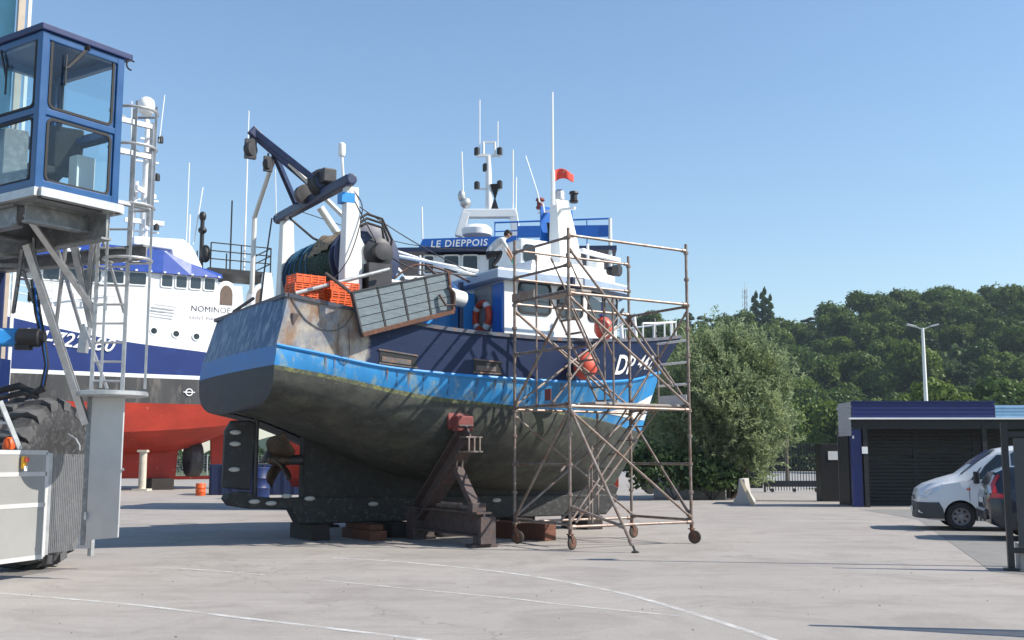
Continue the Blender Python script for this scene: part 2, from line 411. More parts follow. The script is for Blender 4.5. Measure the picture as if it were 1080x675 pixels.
def quads_mesh(name, C, U, W, m):
    """leaf quads: centres C, half axes U and W (n x 3 arrays)"""
    n = len(C); P = np.stack([C-U-W, C+U-W, C+U+W, C-U+W], 1).reshape(-1, 3)
    me = bpy.data.meshes.new(name)
    me.vertices.add(4*n); me.vertices.foreach_set('co', P.astype(np.float32).ravel())
    me.loops.add(4*n); me.loops.foreach_set('vertex_index', np.arange(4*n, dtype=np.int32))
    me.polygons.add(n); me.polygons.foreach_set('loop_start', np.arange(0, 4*n, 4, dtype=np.int32))
    me.update(calc_edges=True); me.materials.append(m); return me
def rand_dirs(n):
    d = rng.normal(size=(n, 3)); return d/np.linalg.norm(d, axis=1, keepdims=True)
def crown_mesh(name, lobes, per, size, m, flat=.0, droop=0.0):
    Cs, Us, Ws = [], [], []
    for (cx, cy, cz, rx, ry, rz) in lobes:
        d = rand_dirs(per); d[:, 2] = np.where(d[:, 2] < -.35, -d[:, 2]*.6, d[:, 2])
        k = 1-.38*rng.random((per, 1))**2.0
        bump = 1+.16*np.sin(d[:, :1]*7+cx*3)*np.cos(d[:, 1:2]*6+cy*2)+.1*rng.normal(size=(per, 1))
        P = d*k*bump*np.array([rx, ry, rz])+np.array([cx, cy, cz])
        nrm = d*np.array([1/rx, 1/ry, 1/rz]); nrm /= np.linalg.norm(nrm, axis=1, keepdims=True)
        nrm = nrm*.9+rand_dirs(per)*.75; nrm[:, 2] += flat; nrm /= np.linalg.norm(nrm, axis=1, keepdims=True)
        a = np.cross(nrm, rand_dirs(per)); a /= np.linalg.norm(a, axis=1, keepdims=True)+1e-9
        b = np.cross(nrm, a); s = size*(.6+.8*rng.random((per, 1)))
        Cs.append(P); Us.append(a*s); Ws.append(b*s*.6)
    return quads_mesh(name, np.concatenate(Cs), np.concatenate(Us), np.concatenate(Ws), m)
def broad_lobes(h, w, n, seed):
    r_ = random.Random(seed); out = [(0, 0, h*.6, w*.42, w*.42, h*.33)]
    for i in range(n):
        a = 2*math.pi*i/n*1.0+r_.uniform(-.5, .5); q = r_.uniform(.28, .62)*w*.62; zz = h*r_.uniform(.34, .84)
        s = r_.uniform(.2, .33)*w*(1.15-.35*zz/h)
        out.append((math.cos(a)*q, math.sin(a)*q, zz, s, s, s*r_.uniform(.7, 1.0)))
    return out
tree_kinds = []
for k in range(4):
    hgt = (9.5, 11, 8.5, 10)[k]; wd = (9, 9.5, 8.5, 7.5)[k]
    tree_kinds.append((crown_mesh('broadleaf_crown', broad_lobes(hgt, wd, (12, 14, 11, 13)[k], 30+k), 620, .235, leaf_broad), hgt, 'broad'))
con = [(math.cos(i*2.4)*(.35+.12*(9-i)), math.sin(i*2.4)*(.35+.12*(9-i)), 2.6+i*1.1, 2.3*(1-.07*i), 2.3*(1-.07*i), .75) for i in range(9)]
tree_kinds.append((crown_mesh('pine_crown', con, 560, .2, leaf_dark, flat=.4), 12.5, 'pine'))
con2 = [(random.uniform(-2, 2), random.uniform(-2, 2), 6+i*.75, 2.7-.15*i, 2.7-.15*i, .7) for i in range(8)]
tree_kinds.append((crown_mesh('pine_crown', con2, 560, .2, leaf_dark, flat=.4), 12.0, 'pine'))
pop = [(.35*math.sin(i*2.3), .35*math.cos(i*3.1), 2+i*1.15, 1.05-.014*(i-4)**2, 1.05-.014*(i-4)**2, 1.2) for i in range(12)]
tree_kinds.append((crown_mesh('poplar_crown', pop, 420, .2, leaf_poplar), 16.0, 'poplar'))
tm = MB(); tm.tube([(0, 0, -1), (.05, .03, 2.5), (-.08, .1, 5.5), (.05, 0, 8)], [.32, .25, .16, .05], 7)
for a, z0, l0 in ((.4, 3, 2.6), (2.2, 3.6, 2.4), (3.9, 4.2, 2.2), (5.2, 5, 1.9)):
    tm.tube([(0, 0, z0), (math.cos(a)*l0*.5, math.sin(a)*l0*.5, z0+l0*.5), (math.cos(a)*l0, math.sin(a)*l0, z0+l0*.85)], [.13, .09, .03], 6)
trunk_me = tm.build('trunk', bark, smooth=50); trunk_mesh = trunk_me.data; bpy.data.objects.remove(trunk_me)
LBL = {'broad': ('round crowned broadleaf tree in the wood covering the hillside', 'hillside broadleaf trees'),
       'pine': ('dark spreading pine standing among the broadleaf trees of the hillside wood', 'hillside pines'),
       'poplar': ('slim upright poplar standing on the ridge beside the lattice mast', 'ridge poplars')}
def plant_tree(x, y, z, k, s, sz=1.0, label=None, group=None, name=None):
    me, h, kind = tree_kinds[k]
    lb, gr = LBL[kind]
    e = empty(name or {'broad': 'broadleaf_tree', 'pine': 'pine_tree', 'poplar': 'poplar_tree'}[kind], (x, y, z), random.uniform(0, 6.28), label or lb, 'tree', group or gr)
    e.scale = (s, s, s*sz)
    link('crown', me, e); link('trunk', trunk_mesh, e)
    return e
rt = random.Random(5); n_t = 0
y = 158.0
while y < 335:
    step = 7.2+(y-158)*.012
    x0, x1 = .1*y, .50*y
    x = x0+rt.uniform(0, step)
    while x < x1:
        yy = y+rt.uniform(-3.5, 3.5); z = hill_z(x, yy)
        ridge = y > 300
        k = rt.choices([0, 1, 2, 3, 4, 5], [3, 3, 3, 2.4, .5 if not ridge else 2.2, .5 if not ridge else 2.4])[0]
        s = (rt.uniform(.72, 1.12) if not ridge else rt.uniform(.5, 1.2))*(.9 if k in (4, 5) else 1)
        if n_t < 296:
            kd = tree_kinds[k][2]; side = 'between lattice mast and lamp post' if x/yy < .377 else 'above the pale shed roof'
            zone = 'on the skyline ridge' if y > 300 else ('on the upper slope' if y > 250 else ('halfway up the slope' if y > 200 else 'at the foot of the slope'))
            sz = ('small' if s < .85 else 'large' if s > .99 else 'medium')
            lb = '%s %s tree %s, %s' % (sz, {'broad': 'round broadleaf', 'pine': 'dark pine', 'poplar': 'poplar'}[kd], zone, side)
            plant_tree(x, yy, z-.6, k, s, rt.uniform(.85, 1.1), lb, lb.replace(' tree ', ' trees ')); n_t += 1
        x += step*rt.uniform(.8, 1.35)
    y += 11.5+(y-158)*.015
x = 45.0
while x < 152:                                     # the skyline row
    yy = 322+rt.uniform(-5, 5); k = rt.choices([0, 1, 2, 3, 4, 5], [2, 2, 2, 2, 2.5, 2.5])[0]; s = rt.uniform(.6, 1.0); kd = tree_kinds[k][2]
    sd_ = 'between lattice mast and lamp post' if x/yy < .377 else 'above the pale shed roof'
    lb = '%s %s tree on the crest of the ridge, %s' % ('small' if s < .75 else 'tall', {'broad': 'round broadleaf', 'pine': 'dark pine'}[kd], sd_)
    plant_tree(x, yy, hill_z(x, yy)-.6, k, s, rt.uniform(.9, 1.2), lb, lb.replace(' tree ', ' trees ')); x += rt.uniform(3.6, 6.5)
for px, dy, s in ((797, 0, .98), (806, 3, 1.05), (812, -2, .9)):
    p = at(px, 345, 318+dy); plant_tree(p.x, p.y, hill_z(p.x, p.y)-.5, 6, s*1.15)
# undergrowth leaves that close the wood below the crowns
npt = 26000
ys = rng.uniform(150, 335, npt); xs = ys*rng.uniform(.06, .52, npt)
zs = np.array([hill_z(a, b) for a, b in zip(xs, ys)])+rng.random(npt)**1.5*4.2
nn = rand_dirs(npt); nn[:, 2] = np.abs(nn[:, 2])+.3; nn /= np.linalg.norm(nn, axis=1, keepdims=True)
aa = np.cross(nn, rand_dirs(npt)); aa /= np.linalg.norm(aa, axis=1, keepdims=True); bb = np.cross(nn, aa)
sz_ = .5*(.6+.8*rng.random((npt, 1)))
tag(link('undergrowth', quads_mesh('undergrowth', np.stack([xs, ys, zs], 1), aa*sz_, bb*sz_*.7, leaf_hedge)), 'low scrub and saplings filling the hillside wood', 'scrub', kind='stuff')

# nearer trees behind the gate and the shed
for px, Yd, s, k, lb in ((838, 152, 1.0, 0, 'small light broadleaf tree behind the willow, beside the wooden pole'), (862, 158, .95, 3, 'narrow broadleaf tree above the barred sliding gate'),
                     (985, 128, .98, 1, 'broadleaf tree rising behind the shed roof at the white lamp post'), (1040, 122, .95, 2, 'broadleaf tree rising behind the pale blue end of the shed roof'),
                     (925, 125, .92, 2, 'broadleaf tree rising behind the dark blue fascia of the shed'), (1085, 130, 1.05, 1, 'tall broadleaf tree at the far end of the shed roof'), (893, 132, .9, 0, 'broadleaf tree behind the white corrugated end of the shed roof')):
    p = gnd(px, 484+FPX*1.65/Yd); plant_tree((px-540)/FPX*Yd, Yd, -.3, k, s, 1.0, lb, 'trees beyond the gate and shed')
# hedge strip beyond the road
def hedge(name, x0, x1, y, h, d, n, label):
    C = np.stack([rng.uniform(x0, x1, n), y+rng.normal(size=n)*d*.35, 0*rng.random(n)], 1)
    prof = h*(.75+.25*np.sin(C[:, 0]*.9)*np.sin(C[:, 0]*.37+1)); C[:, 2] = prof*rng.random(n)**.6
    nrm = rand_dirs(n); nrm[:, 1] -= .6; nrm[:, 2] += .4; nrm /= np.linalg.norm(nrm, axis=1, keepdims=True)
    a = np.cross(nrm, rand_dirs(n)); a /= np.linalg.norm(a, axis=1, keepdims=True); b = np.cross(nrm, a)
    s = .17*(.6+.8*rng.random((n, 1)))
    return tag(link(name, quads_mesh(name, C, a*s, b*s*.7, leaf_hedge)), label, 'hedge', kind='stuff')
hedge('hedge', 8, 80, 149, 3.0, 2.5, 12000, 'rough hedge along the far side of the road beyond the gate')
hedge('hedge', -50, 8, 140, 3.4, 2.5, 9000, 'rough hedge far behind the propped up boats')

# ------------------------------------------------------------------ the willow by the gate
def willow():
    base = gnd(752, 513); base = V((9.05, 47, 0))
    root = empty('willow_tree', base, 0, 'large grey green bushy willow beside the barred gate', 'tree')
    tb = MB()
    limbs = [(-2.3, .3, 5.2), (-1.4, -.6, 6.2), (-.4, .5, 6.6), (.7, -.4, 6.3), (1.6, .5, 5.4), (2.5, -.2, 4.4), (-2.6, -.4, 3.6), (1.0, 1.0, 5.6), (-.9, -1.2, 5.0), (.4, -1.4, 5.2)]
    for i, (lx, ly, lz) in enumerate(limbs):
        sx, sy = lx*.12, ly*.12
        tb.tube([(sx, sy, -.1), (sx+lx*.22, sy+ly*.2, lz*.28), (lx*.6, ly*.6, lz*.62), (lx, ly, lz)], [.15, .12, .075, .02], 7)
    tb.build('trunk', bark, root, smooth=50)
    # shoots, mostly near the surface of a wide rounded crown, leaves along each shoot
    ns = 4600; d = rand_dirs(ns); d[:, 2] = np.where(d[:, 2] < -.85, -d[:, 2], d[:, 2])
    k = 1-.55*rng.random((ns, 1))**1.8
    ang = np.arctan2(d[:, 1], d[:, 0])
    lump = 1+.12*np.sin(ang*3+d[:, 2]*4)+.12*np.sin(ang*7+1+d[:, 2]*9)+.07*np.sin(ang*13+d[:, 2]*17)+.08*rng.normal(size=ns)
    P = d*k*lump[:, None]*np.array([2.5, 2.4, 3.0])+np.array([.1, 0, 3.55])
    P[:, 0] += np.where(P[:, 2] < 2.6, (P[:, 0] > 0)*(-.35)*(2.6-P[:, 2])*.6, 0)
    P = P[P[:, 2] > .15]; ns = len(P)
    out = (P-np.array([.1, 0, 2.6])); out /= np.linalg.norm(out, axis=1, keepdims=True)
    sd = out*.7+np.array([0, 0, .75])+.35*rng.normal(size=(ns, 3)); sd /= np.linalg.norm(sd, axis=1, keepdims=True)
    L = .3+.5*rng.random(ns)+.5*(rng.random(ns) < .06)
    nl = 15
    t = np.linspace(.05, 1, nl)[None, :, None]
    S = P[:, None, :]+sd[:, None, :]*L[:, None, None]*t-np.array([0, 0, .18])*(t**2)*L[:, None, None]
    S = S.reshape(-1, 3)+.03*rng.normal(size=(ns*nl, 3)); m = len(S)
    ld = np.repeat(sd, nl, 0)*.7+rand_dirs(m)*.85; ld /= np.linalg.norm(ld, axis=1, keepdims=True)
    wd = np.cross(ld, rand_dirs(m)); wd /= np.linalg.norm(wd, axis=1, keepdims=True)+1e-9
    sl = (.06+.06*rng.random((m, 1)))
    link('crown', quads_mesh('crown', S+ld*sl, ld*sl, wd*.022*(.7+.6*rng.random((m, 1))), leaf_willow), root)
    return root
willow()
# dark shrubs at its foot
def shrub(name, px, Y, w, h, label):
    e = empty(name, ((px-540)/FPX*Y, Y, 0), 0, label, 'shrub', None)
    lob = [(random.uniform(-w, w)*.5, random.uniform(-.4, .4), h*random.uniform(.3, .6), w*.4, .6, h*.42) for _ in range(6)]
    link('foliage', crown_mesh('foliage', lob, 320, .09, leaf_hedge), e)
    sb = MB()
    for i in range(6): sb.tube([(random.uniform(-.1, .1), 0, -.05), (lob[i][0]*.6, lob[i][1]*.6, lob[i][2]*.6), lob[i][:3]], [.03, .02, .008], 5)
    sb.build('stem', bark, e)
shrub('shrub', 707, 44.5, 2.3, 2.3, 'dark leafy shrub under the left side of the willow')
shrub('shrub', 748, 44.9, 2.0, 1.9, 'low dark shrub at the foot of the willow behind the concrete barrier')

# ================================================================== THE BLUE TRAWLER ON ITS CRADLE
TA = R(31.5); TO = V((-5.66, 22.09, 0))
trawler = empty('fishing_trawler', TO, TA, 'weathered blue fishing trawler propped on a rusty cradle behind the scaffold tower', 'boat')
def tw(x, y, z):      # trawler-local to world
    return V((TO.x+x*math.cos(TA)-y*math.sin(TA), TO.y+x*math.sin(TA)+y*math.cos(TA), z))
# sheer, band top, band bottom: height and half breadth along x
zs_ = curve([(.3, 4.69), (1.24, 4.51), (3, 4.22), (5, 4.13), (6.5, 4.15), (9.1, 4.38), (11.76, 4.78)])
ys_ = curve([(.3, 2.28), (1.3, 2.55), (3, 2.8), (6, 2.82), (8, 2.4), (9.1, 1.88), (10.4, 1.05), (11.2, .5), (11.76, .05)])
zb_ = curve([(0, 3.75), (.9, 3.6), (2, 3.41), (3.2, 3.32), (5, 3.27), (6.6, 3.28), (8.9, 3.47), (11.05, 3.85)])
yb_ = curve([(.05, 2.42), (1.5, 2.65), (3, 2.8), (6, 2.76), (8, 2.15), (9.5, 1.2), (10.5, .42), (11.05, .05)])
zl_ = curve([(0, 3.37), (.9, 3.24), (2.9, 2.9), (5, 2.74), (8.2, 2.51), (10.4, 2.31)])
yl_ = curve([(0, 2.46), (1.5, 2.63), (3, 2.7), (6, 2.5), (8, 1.62), (9.3, .75), (10.4, .05)])
zk_ = curve([(0, 2.56), (.6, 2.42), (1.4, 2.12), (2.6, 1.62), (4, 1.2), (6, .98), (8.3, .9), (9.5, .95)])
nx_ = curve([(0, 3.2), (1.5, 2.9), (3.5, 2.5), (6, 2.0), (8, 1.5), (9.5, 1.15)])
NT = 46
def row_pts(kind, f=0.0):
    out = []
    for i in range(NT+1):
        t = i/NT
        if kind == 'a':     # between sheer (0) and band top (1)
            x0, x1 = .3+11.46*t, .05+11.0*t
            p0 = V((x0, ys_(x0), zs_(x0))); p1 = V((x1, yb_(x1), zb_(x1)))
        elif kind == 'b':
            x0, x1 = .05+11.0*t, 10.4*t
            p0 = V((x0, yb_(x0), zb_(x0))); p1 = V((x1, yl_(x1), zl_(x1)))
        if kind in 'ab':
            p = p0.lerp(p1, f)
            if kind == 'b': p.y += .03*math.sin(math.pi*f)*min(1, 4*(1-t))
        else:
            x0, x1 = 10.4*t, 9.5*t
            ph = f*math.pi/2; n = nx_(x1)
            c_, s_ = math.cos(ph)**(2/n), math.sin(ph)**(2/n)
            w = s_**1.2
            p = V((x0*(1-w)+x1*w, yl_(x0)*c_+.12*(1-c_)*min(1, (1-t)*6+.3), zl_(x0)-(zl_(x0)-zk_(x1))*s_))
        out.append(p)
    return out
rowsA = [row_pts('a', f) for f in (0, .33, .66, 1)]
rowsB = [row_pts('b', f) for f in (0, .5, 1)]
rowsU = [row_pts('u', f) for f in (0, .016, .09, .17, .25, .33, .41, .5, .59, .68, .78, .88, 1)]

def topside_material():
    """navy topsides, scraped to pale primer and rust where the trawl gear rubs near the stern"""
    m = bpy.data.materials.new('trawler_topsides'); m.use_nodes = True; n = m.node_tree.nodes; l = m.node_tree.links
    p = n['Principled BSDF']; p.inputs['Roughness'].default_value = .5; p.inputs['Specular IOR Level'].default_value = .3
    tc = n.new('ShaderNodeTexCoord'); sx = n.new('ShaderNodeSeparateXYZ'); l.new(tc.outputs['Object'], sx.inputs[0])
    def noise(s, d=8, st=None, r_=.65):
        z = n.new('ShaderNodeTexNoise'); z.inputs['Scale'].default_value = s; z.inputs['Detail'].default_value = d; z.inputs['Roughness'].default_value = r_
        src = tc.outputs['Object']
        if st: mp = n.new('ShaderNodeMapping'); mp.inputs['Scale'].default_value = st; l.new(src, mp.inputs[0]); src = mp.outputs[0]
        l.new(src, z.inputs['Vector']); return z.outputs['Fac']
    def mr(v, a, b, c=0., d=1.):
        r_ = n.new('ShaderNodeMapRange'); r_.inputs['From Min'].default_value = a; r_.inputs['From Max'].default_value = b; r_.inputs['To Min'].default_value = c; r_.inputs['To Max'].default_value = d
        l.new(v, r_.inputs['Value']); return r_.outputs[0]
    def mul(a, b, op='MULTIPLY'):
        k = n.new('ShaderNodeMath'); k.operation = op; l.new(a, k.inputs[0])
        if isinstance(b, (int, float)): k.inputs[1].default_value = b
        else: l.new(b, k.inputs[1])
        return k.outputs[0]
    def mix(f, a, b):
        x = n.new('ShaderNodeMix'); x.data_type = 'RGBA'; l.new(f, x.inputs['Factor'])
        for k, c in (('A', a), ('B', b)):
            if isinstance(c, tuple): x.inputs[k].default_value = (*c, 1)
            else: l.new(c, x.inputs[k])
        return x.outputs['Result']
    c = mix(noise(2.5), (.005, .014, .052), (.011, .026, .08))
    c = mix(mr(noise(3.2, 9, (1, 1, 2.2)), .58, .72, 0, .4), c, (.06, .08, .16))       # chalky scuffs
    c = mix(mr(noise(9, 6), .69, .74, 0, .7), c, (.42, .45, .5))
    zone = mul(mr(sx.outputs['X'], 1.55, 2.35, 1, 0), mr(sx.outputs['Y'], -2.0, -2.22, 0, 1))      # the aft starboard quarter
    zn = mul(zone, mr(noise(1.6, 7), .3, .62, -.15, .35), 'ADD')
    bare = mr(mul(zn, zone), .55, .75)
    pale = mix(mr(noise(3.0, 9), .4, .62), (.43, .39, .33), (.2, .22, .26))
    pale = mix(mr(noise(2.2, 9, (1.4, 1.4, .5), .7), .46, .62, 0, .85), pale, (.25, .14, .075))
    pale = mix(mr(noise(6, 9, (1.5, 1.5, .35), .7), .6, .7, 0, .6), pale, (.14, .065, .035))
    c = mix(bare, c, pale)
    tr = mr(sx.outputs['X'], .34, .2)                                               # transom, bluer and scratched
    trc = mix(noise(3.5, 9, (1, 1, .5)), (.03, .075, .17), (.07, .14, .26))
    trc = mix(mr(noise(5, 9, (1, 1.4, .35), .72), .48, .62, 0, .75), trc, (.3, .39, .5))
    ty = mul(tr, mr(sx.outputs['Y'], -2.38, -2.32))
    c = mix(ty, c, trc)
    l.new(c, p.inputs['Base Color']); return m
topsides = topside_material()
band_m = mat('trawler_light_blue_band', (.02, .215, .5), .5, var=.25, scale=2, c2=(.2, .3, .34), thr=.58, width=.12, scale2=4.5, stretch=(1, 1, .45))
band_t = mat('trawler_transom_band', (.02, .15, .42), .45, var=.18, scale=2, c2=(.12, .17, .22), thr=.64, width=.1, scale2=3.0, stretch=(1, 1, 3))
def under_material():
    m = mat('trawler_antifouling', (.028, .031, .028), .7, var=.3, scale=1.6, bump=.25, c2=(.066, .07, .058), thr=.54, width=.26, scale2=2.6, stretch=(1, 1, 1.6))
    n = m.node_tree.nodes; l = m.node_tree.links; p = n['Principled BSDF']
    src = p.inputs['Base Color'].links[0].from_socket
    tc = n.new('ShaderNodeTexCoord')
    def patch(src, sc, a, b, amt, colr, st=(1, 1, 1)):
        mp = n.new('ShaderNodeMapping'); mp.inputs['Scale'].default_value = st; l.new(tc.outputs['Object'], mp.inputs[0])
        z = n.new('ShaderNodeTexNoise'); z.inputs['Scale'].default_value = sc; z.inputs['Detail'].default_value = 10; z.inputs['Roughness'].default_value = .72
        l.new(mp.outputs[0], z.inputs['Vector'])
        r_ = n.new('ShaderNodeMapRange'); r_.inputs['From Min'].default_value = a; r_.inputs['From Max'].default_value = b; r_.inputs['To Max'].default_value = amt
        l.new(z.outputs['Fac'], r_.inputs['Value'])
        x = n.new('ShaderNodeMix'); x.data_type = 'RGBA'; x.inputs['B'].default_value = (*colr, 1); l.new(r_.outputs[0], x.inputs['Factor']); l.new(src, x.inputs['A'])
        return x.outputs['Result']
    src = patch(src, 2.2, .56, .7, .5, (.16, .16, .125), (1.3, 1.3, .45))     # pale scraped streaks
    src = patch(src, 5, .6, .7, .4, (.17, .175, .155))
    src = patch(src, 1.3, .52, .66, .6, (.065, .078, .05))                      # dried weed
    l.new(src, p.inputs['Base Color']); return m
under = under_material()
weed = mat('boot_top_weed_line', (.17, .18, .06), .8, var=.4, scale=5, c2=(.06, .07, .05), thr=.47, width=.15)
hull = MB()
for sgn in (-1, 1):
    fl = lambda rows: [[V((p.x, sgn*p.y, p.z)) for p in r_] for r_ in rows]
    for rows, mi in ((rowsA, 0), (rowsB, 1), (rowsU[:2], 3), (rowsU[1:], 2)):
        rr_ = fl(rows)
        if sgn > 0: rr_ = rr_[::-1]
        hull.grid(rr_, mi)
# transom, slightly rounded athwartships
def across(p, k=10):
    return [V((p.x-.10*(1-(j/k*2-1)**2), p.y*(j/k*2-1), p.z)) for j in range(k+1)]
for rows, mi in ((rowsA, 0), (rowsB, 4), (rowsU, 5)):
    hull.grid([across(r_[0]) for r_ in rows][::-1], mi)
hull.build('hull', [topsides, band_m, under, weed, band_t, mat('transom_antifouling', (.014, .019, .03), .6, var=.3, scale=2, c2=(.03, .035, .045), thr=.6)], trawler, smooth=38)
def side_y(x, z):
    z0, z1, z2 = zs_(x), zb_(x), zl_(x)
    if z >= z1: return yb_(x)+(ys_(x)-yb_(x))*(z-z1)/max(.01, z0-z1)
    return yl_(x)+(yb_(x)-yl_(x))*(z-z2)/max(.01, z1-z2)
# deck and inside of the bulwark
deck_m = mat('trawler_deck', (.05, .12, .22), .7, var=.3, c2=(.2, .1, .06), thr=.62)
dk = MB(); A_, Bb_ = [], []
for i in range(41):
    x = .45+10.6*i/40; zz = zs_(x)-.88; yy = max(.02, side_y(x, zz)-.11)
    A_.append(V((x, -yy, zz))); Bb_.append(V((x, yy, zz)))
dk.grid([A_, Bb_]); dk.build('deck', deck_m, trawler, smooth=40)
ib = MB()
for sg in (-1, 1):
    ib.grid([[V((p.x, sg*max(.03, ys_(p.x)-.085), zs_(p.x)-.03)) for p in A_], [V((p.x, sg*max(.02, side_y(p.x, p.z)-.10), p.z+.002)) for p in A_]])
ib.build('bulwark_lining', sky_blue_paint, trawler, smooth=40)
rl = MB()
for sg in (-1, 1):
    pts = [V((.3+11.46*i/44, sg*max(.02, ys_(.3+11.46*i/44)-.04), zs_(.3+11.46*i/44)+.03)) for i in range(45)]
    rl.grid([[p+V((0, sg*.075, -.045)) for p in pts], [p+V((0, sg*.075, .03)) for p in pts], [p+V((0, -sg*.075, .03)) for p in pts], [p+V((0, -sg*.075, -.045)) for p in pts]][::sg])
rl.bar((.31, -2.3, zs_(.3)+.025), (.31, 2.3, zs_(.3)+.025), .15, .075)
rl.build('bulwark_rail', mat('rail_steel', (.07, .085, .12), .6, var=.3, c2=(.2, .11, .07), thr=.58), trawler, smooth=40)
rb = MB(); rb.tube([V((p.x, -p.y-.012, p.z)) for p in rowsB[0]], .035, 6); rb.tube([V((p.x, p.y+.012, p.z)) for p in rowsB[0]], .035, 6)
rb.build('rubbing_strake', sky_blue_paint, trawler, smooth=50)
# vertical seams of doubling plates in the band, freeing ports
fp_frame = mat('freeing_port_frame', (.12, .11, .11), .7, var=.3, c2=(.25, .13, .08), thr=.55)
for x0, x1, z0 in ((2.0, 2.75, .06), (4.0, 4.62, .08)):
    def hp(x, dz, off): z = zb_(x)+z0+dz; return V((x, -side_y(x, z)-off, z))
    g = MB(); cs_ = [(x0, 0), (x1, 0), (x1, .24), (x0, .26)]
    g.add([hp(x, d, .012) for x, d in cs_]+[hp(x, d, -.03) for x, d in cs_], [(0, 1, 2, 3), (0, 4, 5, 1), (1, 5, 6, 2), (2, 6, 7, 3), (3, 7, 4, 0)])
    fpo = g.build('freeing_port', black_paint, trawler)
    f = MB(); f.bar(hp(x0-.02, 0, .014), hp(x1+.02, 0, .014), .03, .028); f.bar(hp(x0-.02, .26, .014), hp(x1+.02, .24, .014), .03, .028); f.bar(hp(x0+.04, .09, .014), hp(x1-.12, .09, .014), .02, .10)
    f.build('flap_frame', fp_frame, fpo)
# seams of the doubling plates along the band
for x in (2.35, 2.9, 3.45, 4.05, 4.7, 5.35):
    sm_ = MB()
    for f in range(5):
        z_a, z_b = [zb_(x)+(zl_(x)-zb_(x))*q for q in (.12+.15*f, .12+.15*(f+1))]
        sm_.add([(x, -side_y(x, z_a)-.02, z_a), (x+.018, -side_y(x, z_a)-.02, z_a), (x+.018, -side_y(x, z_b)-.035, z_b), (x, -side_y(x, z_b)-.035, z_b)], [(3, 2, 1, 0)])
    sm_.build('plate_seam', navy_paint, trawler)
# rust runs below the freeing ports and the rail
run_m = mat('rust_run', (.2, .1, .045), .85, var=.4, scale=9)
rr2 = random.Random(9)
for x in (.95, 1.12, 1.3, 2.15, 2.6, 4.1, 4.5, 6.2, 7.1):
    w_ = rr2.uniform(.012, .035); ln = rr2.uniform(.25, .5); z_t = zb_(x)-.03; q_ = MB(); L_, R_ = [], []
    for f in range(5):
        z_ = z_t-ln*f/4; ww_ = w_*(1-f/4.4); o_ = .018+.03*math.sin(math.pi*min(1, (z_t-z_)/max(.1, zb_(x)-zl_(x))))
        yy_ = -side_y(x, max(z_, zl_(x)))-o_; L_.append((x-ww_/2, yy_, z_)); R_.append((x+ww_/2, yy_, z_))
    q_.grid([L_, R_]); q_.build('rust_run', run_m, trawler)
# white wedge at the bow
def hull_b(t, f, off=.012):
    x0, x1 = .05+11.0*t, 10.4*t
    p = V((x0, yb_(x0), zb_(x0))).lerp(V((x1, yl_(x1), zl_(x1))), f); p.y += .03*math.sin(math.pi*f)*min(1, 4*(1-t))
    return V((p.x, -p.y-off, p.z))
wg = MB(); up_, lo_ = [], []
for i in range(13):
    t = .76+.235*i/12; q = i/12
    up_.append(hull_b(t, .80-.42*q)); lo_.append(hull_b(t, .83-.02*q))
wg.grid([lo_, [a.lerp(b, .5)+V((0, -.004, 0)) for a, b in zip(lo_, up_)], up_]); wg.build('bow_wedge', white_worn, trawler, smooth=50)
# registration letters wrapped on the bow
def wrap_text(txt, size, x0, z0, m, slope=.06, sx=1.0, **kw):
    me = text_mesh(txt, size, **kw)
    for vx in me.vertices:
        x = x0+sx*vx.co.x; z = z0+vx.co.y+slope*sx*vx.co.x
        vx.co = V((x, -side_y(x, z)-.022, z))
    me.materials.append(m); return link('registration_letters', me, trawler)
wrap_text('DP', .60, 7.93, 3.53, white_bright, .09, 1.12, shear=.18, space=1.05, bold=.012)
wrap_text('4425', .46, 9.0, 3.72, white_bright, .10, 1.4, shear=.3, space=1.05, bold=.008)

# keel, deadwood, heel, rudder, propeller
kl = MB()
kl.prism([(1.5, .72), (1.5, 2.2), (2.6, 1.72), (4, 1.3), (6, 1.08), (8.3, 1.0), (9.42, 1.05), (9.62, .95), (9.5, .72)], (0, -.15, 0), (1, 0, 0), (0, 0, 1), (0, .30, 0))
kl.build('deadwood', mat('deadwood_shaded_paint', (.02, .021, .021), .75, var=.35, scale=3, c2=(.042, .043, .04), thr=.58), trawler, bevel=.03)  # colour darkened to carry the shade low under the hull
ke = MB()
ke.prism([(-.05, .98), (-.12, .86), (0, .72), (.35, .66), (1.25, .62), (1.42, .32), (9.2, .32), (9.55, .66), (9.55, .80), (1.7, .86), (.95, .86), (.5, .9), (.35, 1.0)], (0, -.2, 0), (1, 0, 0), (0, 0, 1), (0, .4, 0))
keel = ke.build('keel', mat('keel_shaded_paint', (.026, .027, .027), .75, var=.4, scale=5, c2=(.085, .085, .08), thr=.6, width=.12, bump=.3), trawler, bevel=.03)  # keel colour also darkened as painted shade; the pale flecks are wear
an = MB(); an.ell((0, 0, 0), (.12, .035, .05), 12, 6); an_o = an.build('anode', anode_zinc, keel, smooth=60); an_o.location = (.45, -.215, .80)
for x, z in ((.8, .76), (1.12, .86+.04), (1.62, .84), (3.05, .70), (6.1, .72), (6.7, 1.35)):
    c = an_o.copy(); col.objects.link(c); c.location = (x, -.215, z)
rd = MB()
rd.prism([(-.16, 1.08), (.42, 1.02), (.5, 2.3), (.42, 2.42), (-.02, 2.42), (-.14, 2.2)], (0, -.07, 0), (1, 0, 0), (0, 0, 1), (0, .14, 0))
rudder = rd.build('rudder', mat('rudder_paint', (.018, .019, .022), .6, var=.3, c2=(.06, .06, .06), thr=.6), trawler, bevel=.03)
for z in (2.18, 1.95, 1.44):
    c = an_o.copy(); col.objects.link(c); c.parent = rudder; c.location = (.06, -.09, z)
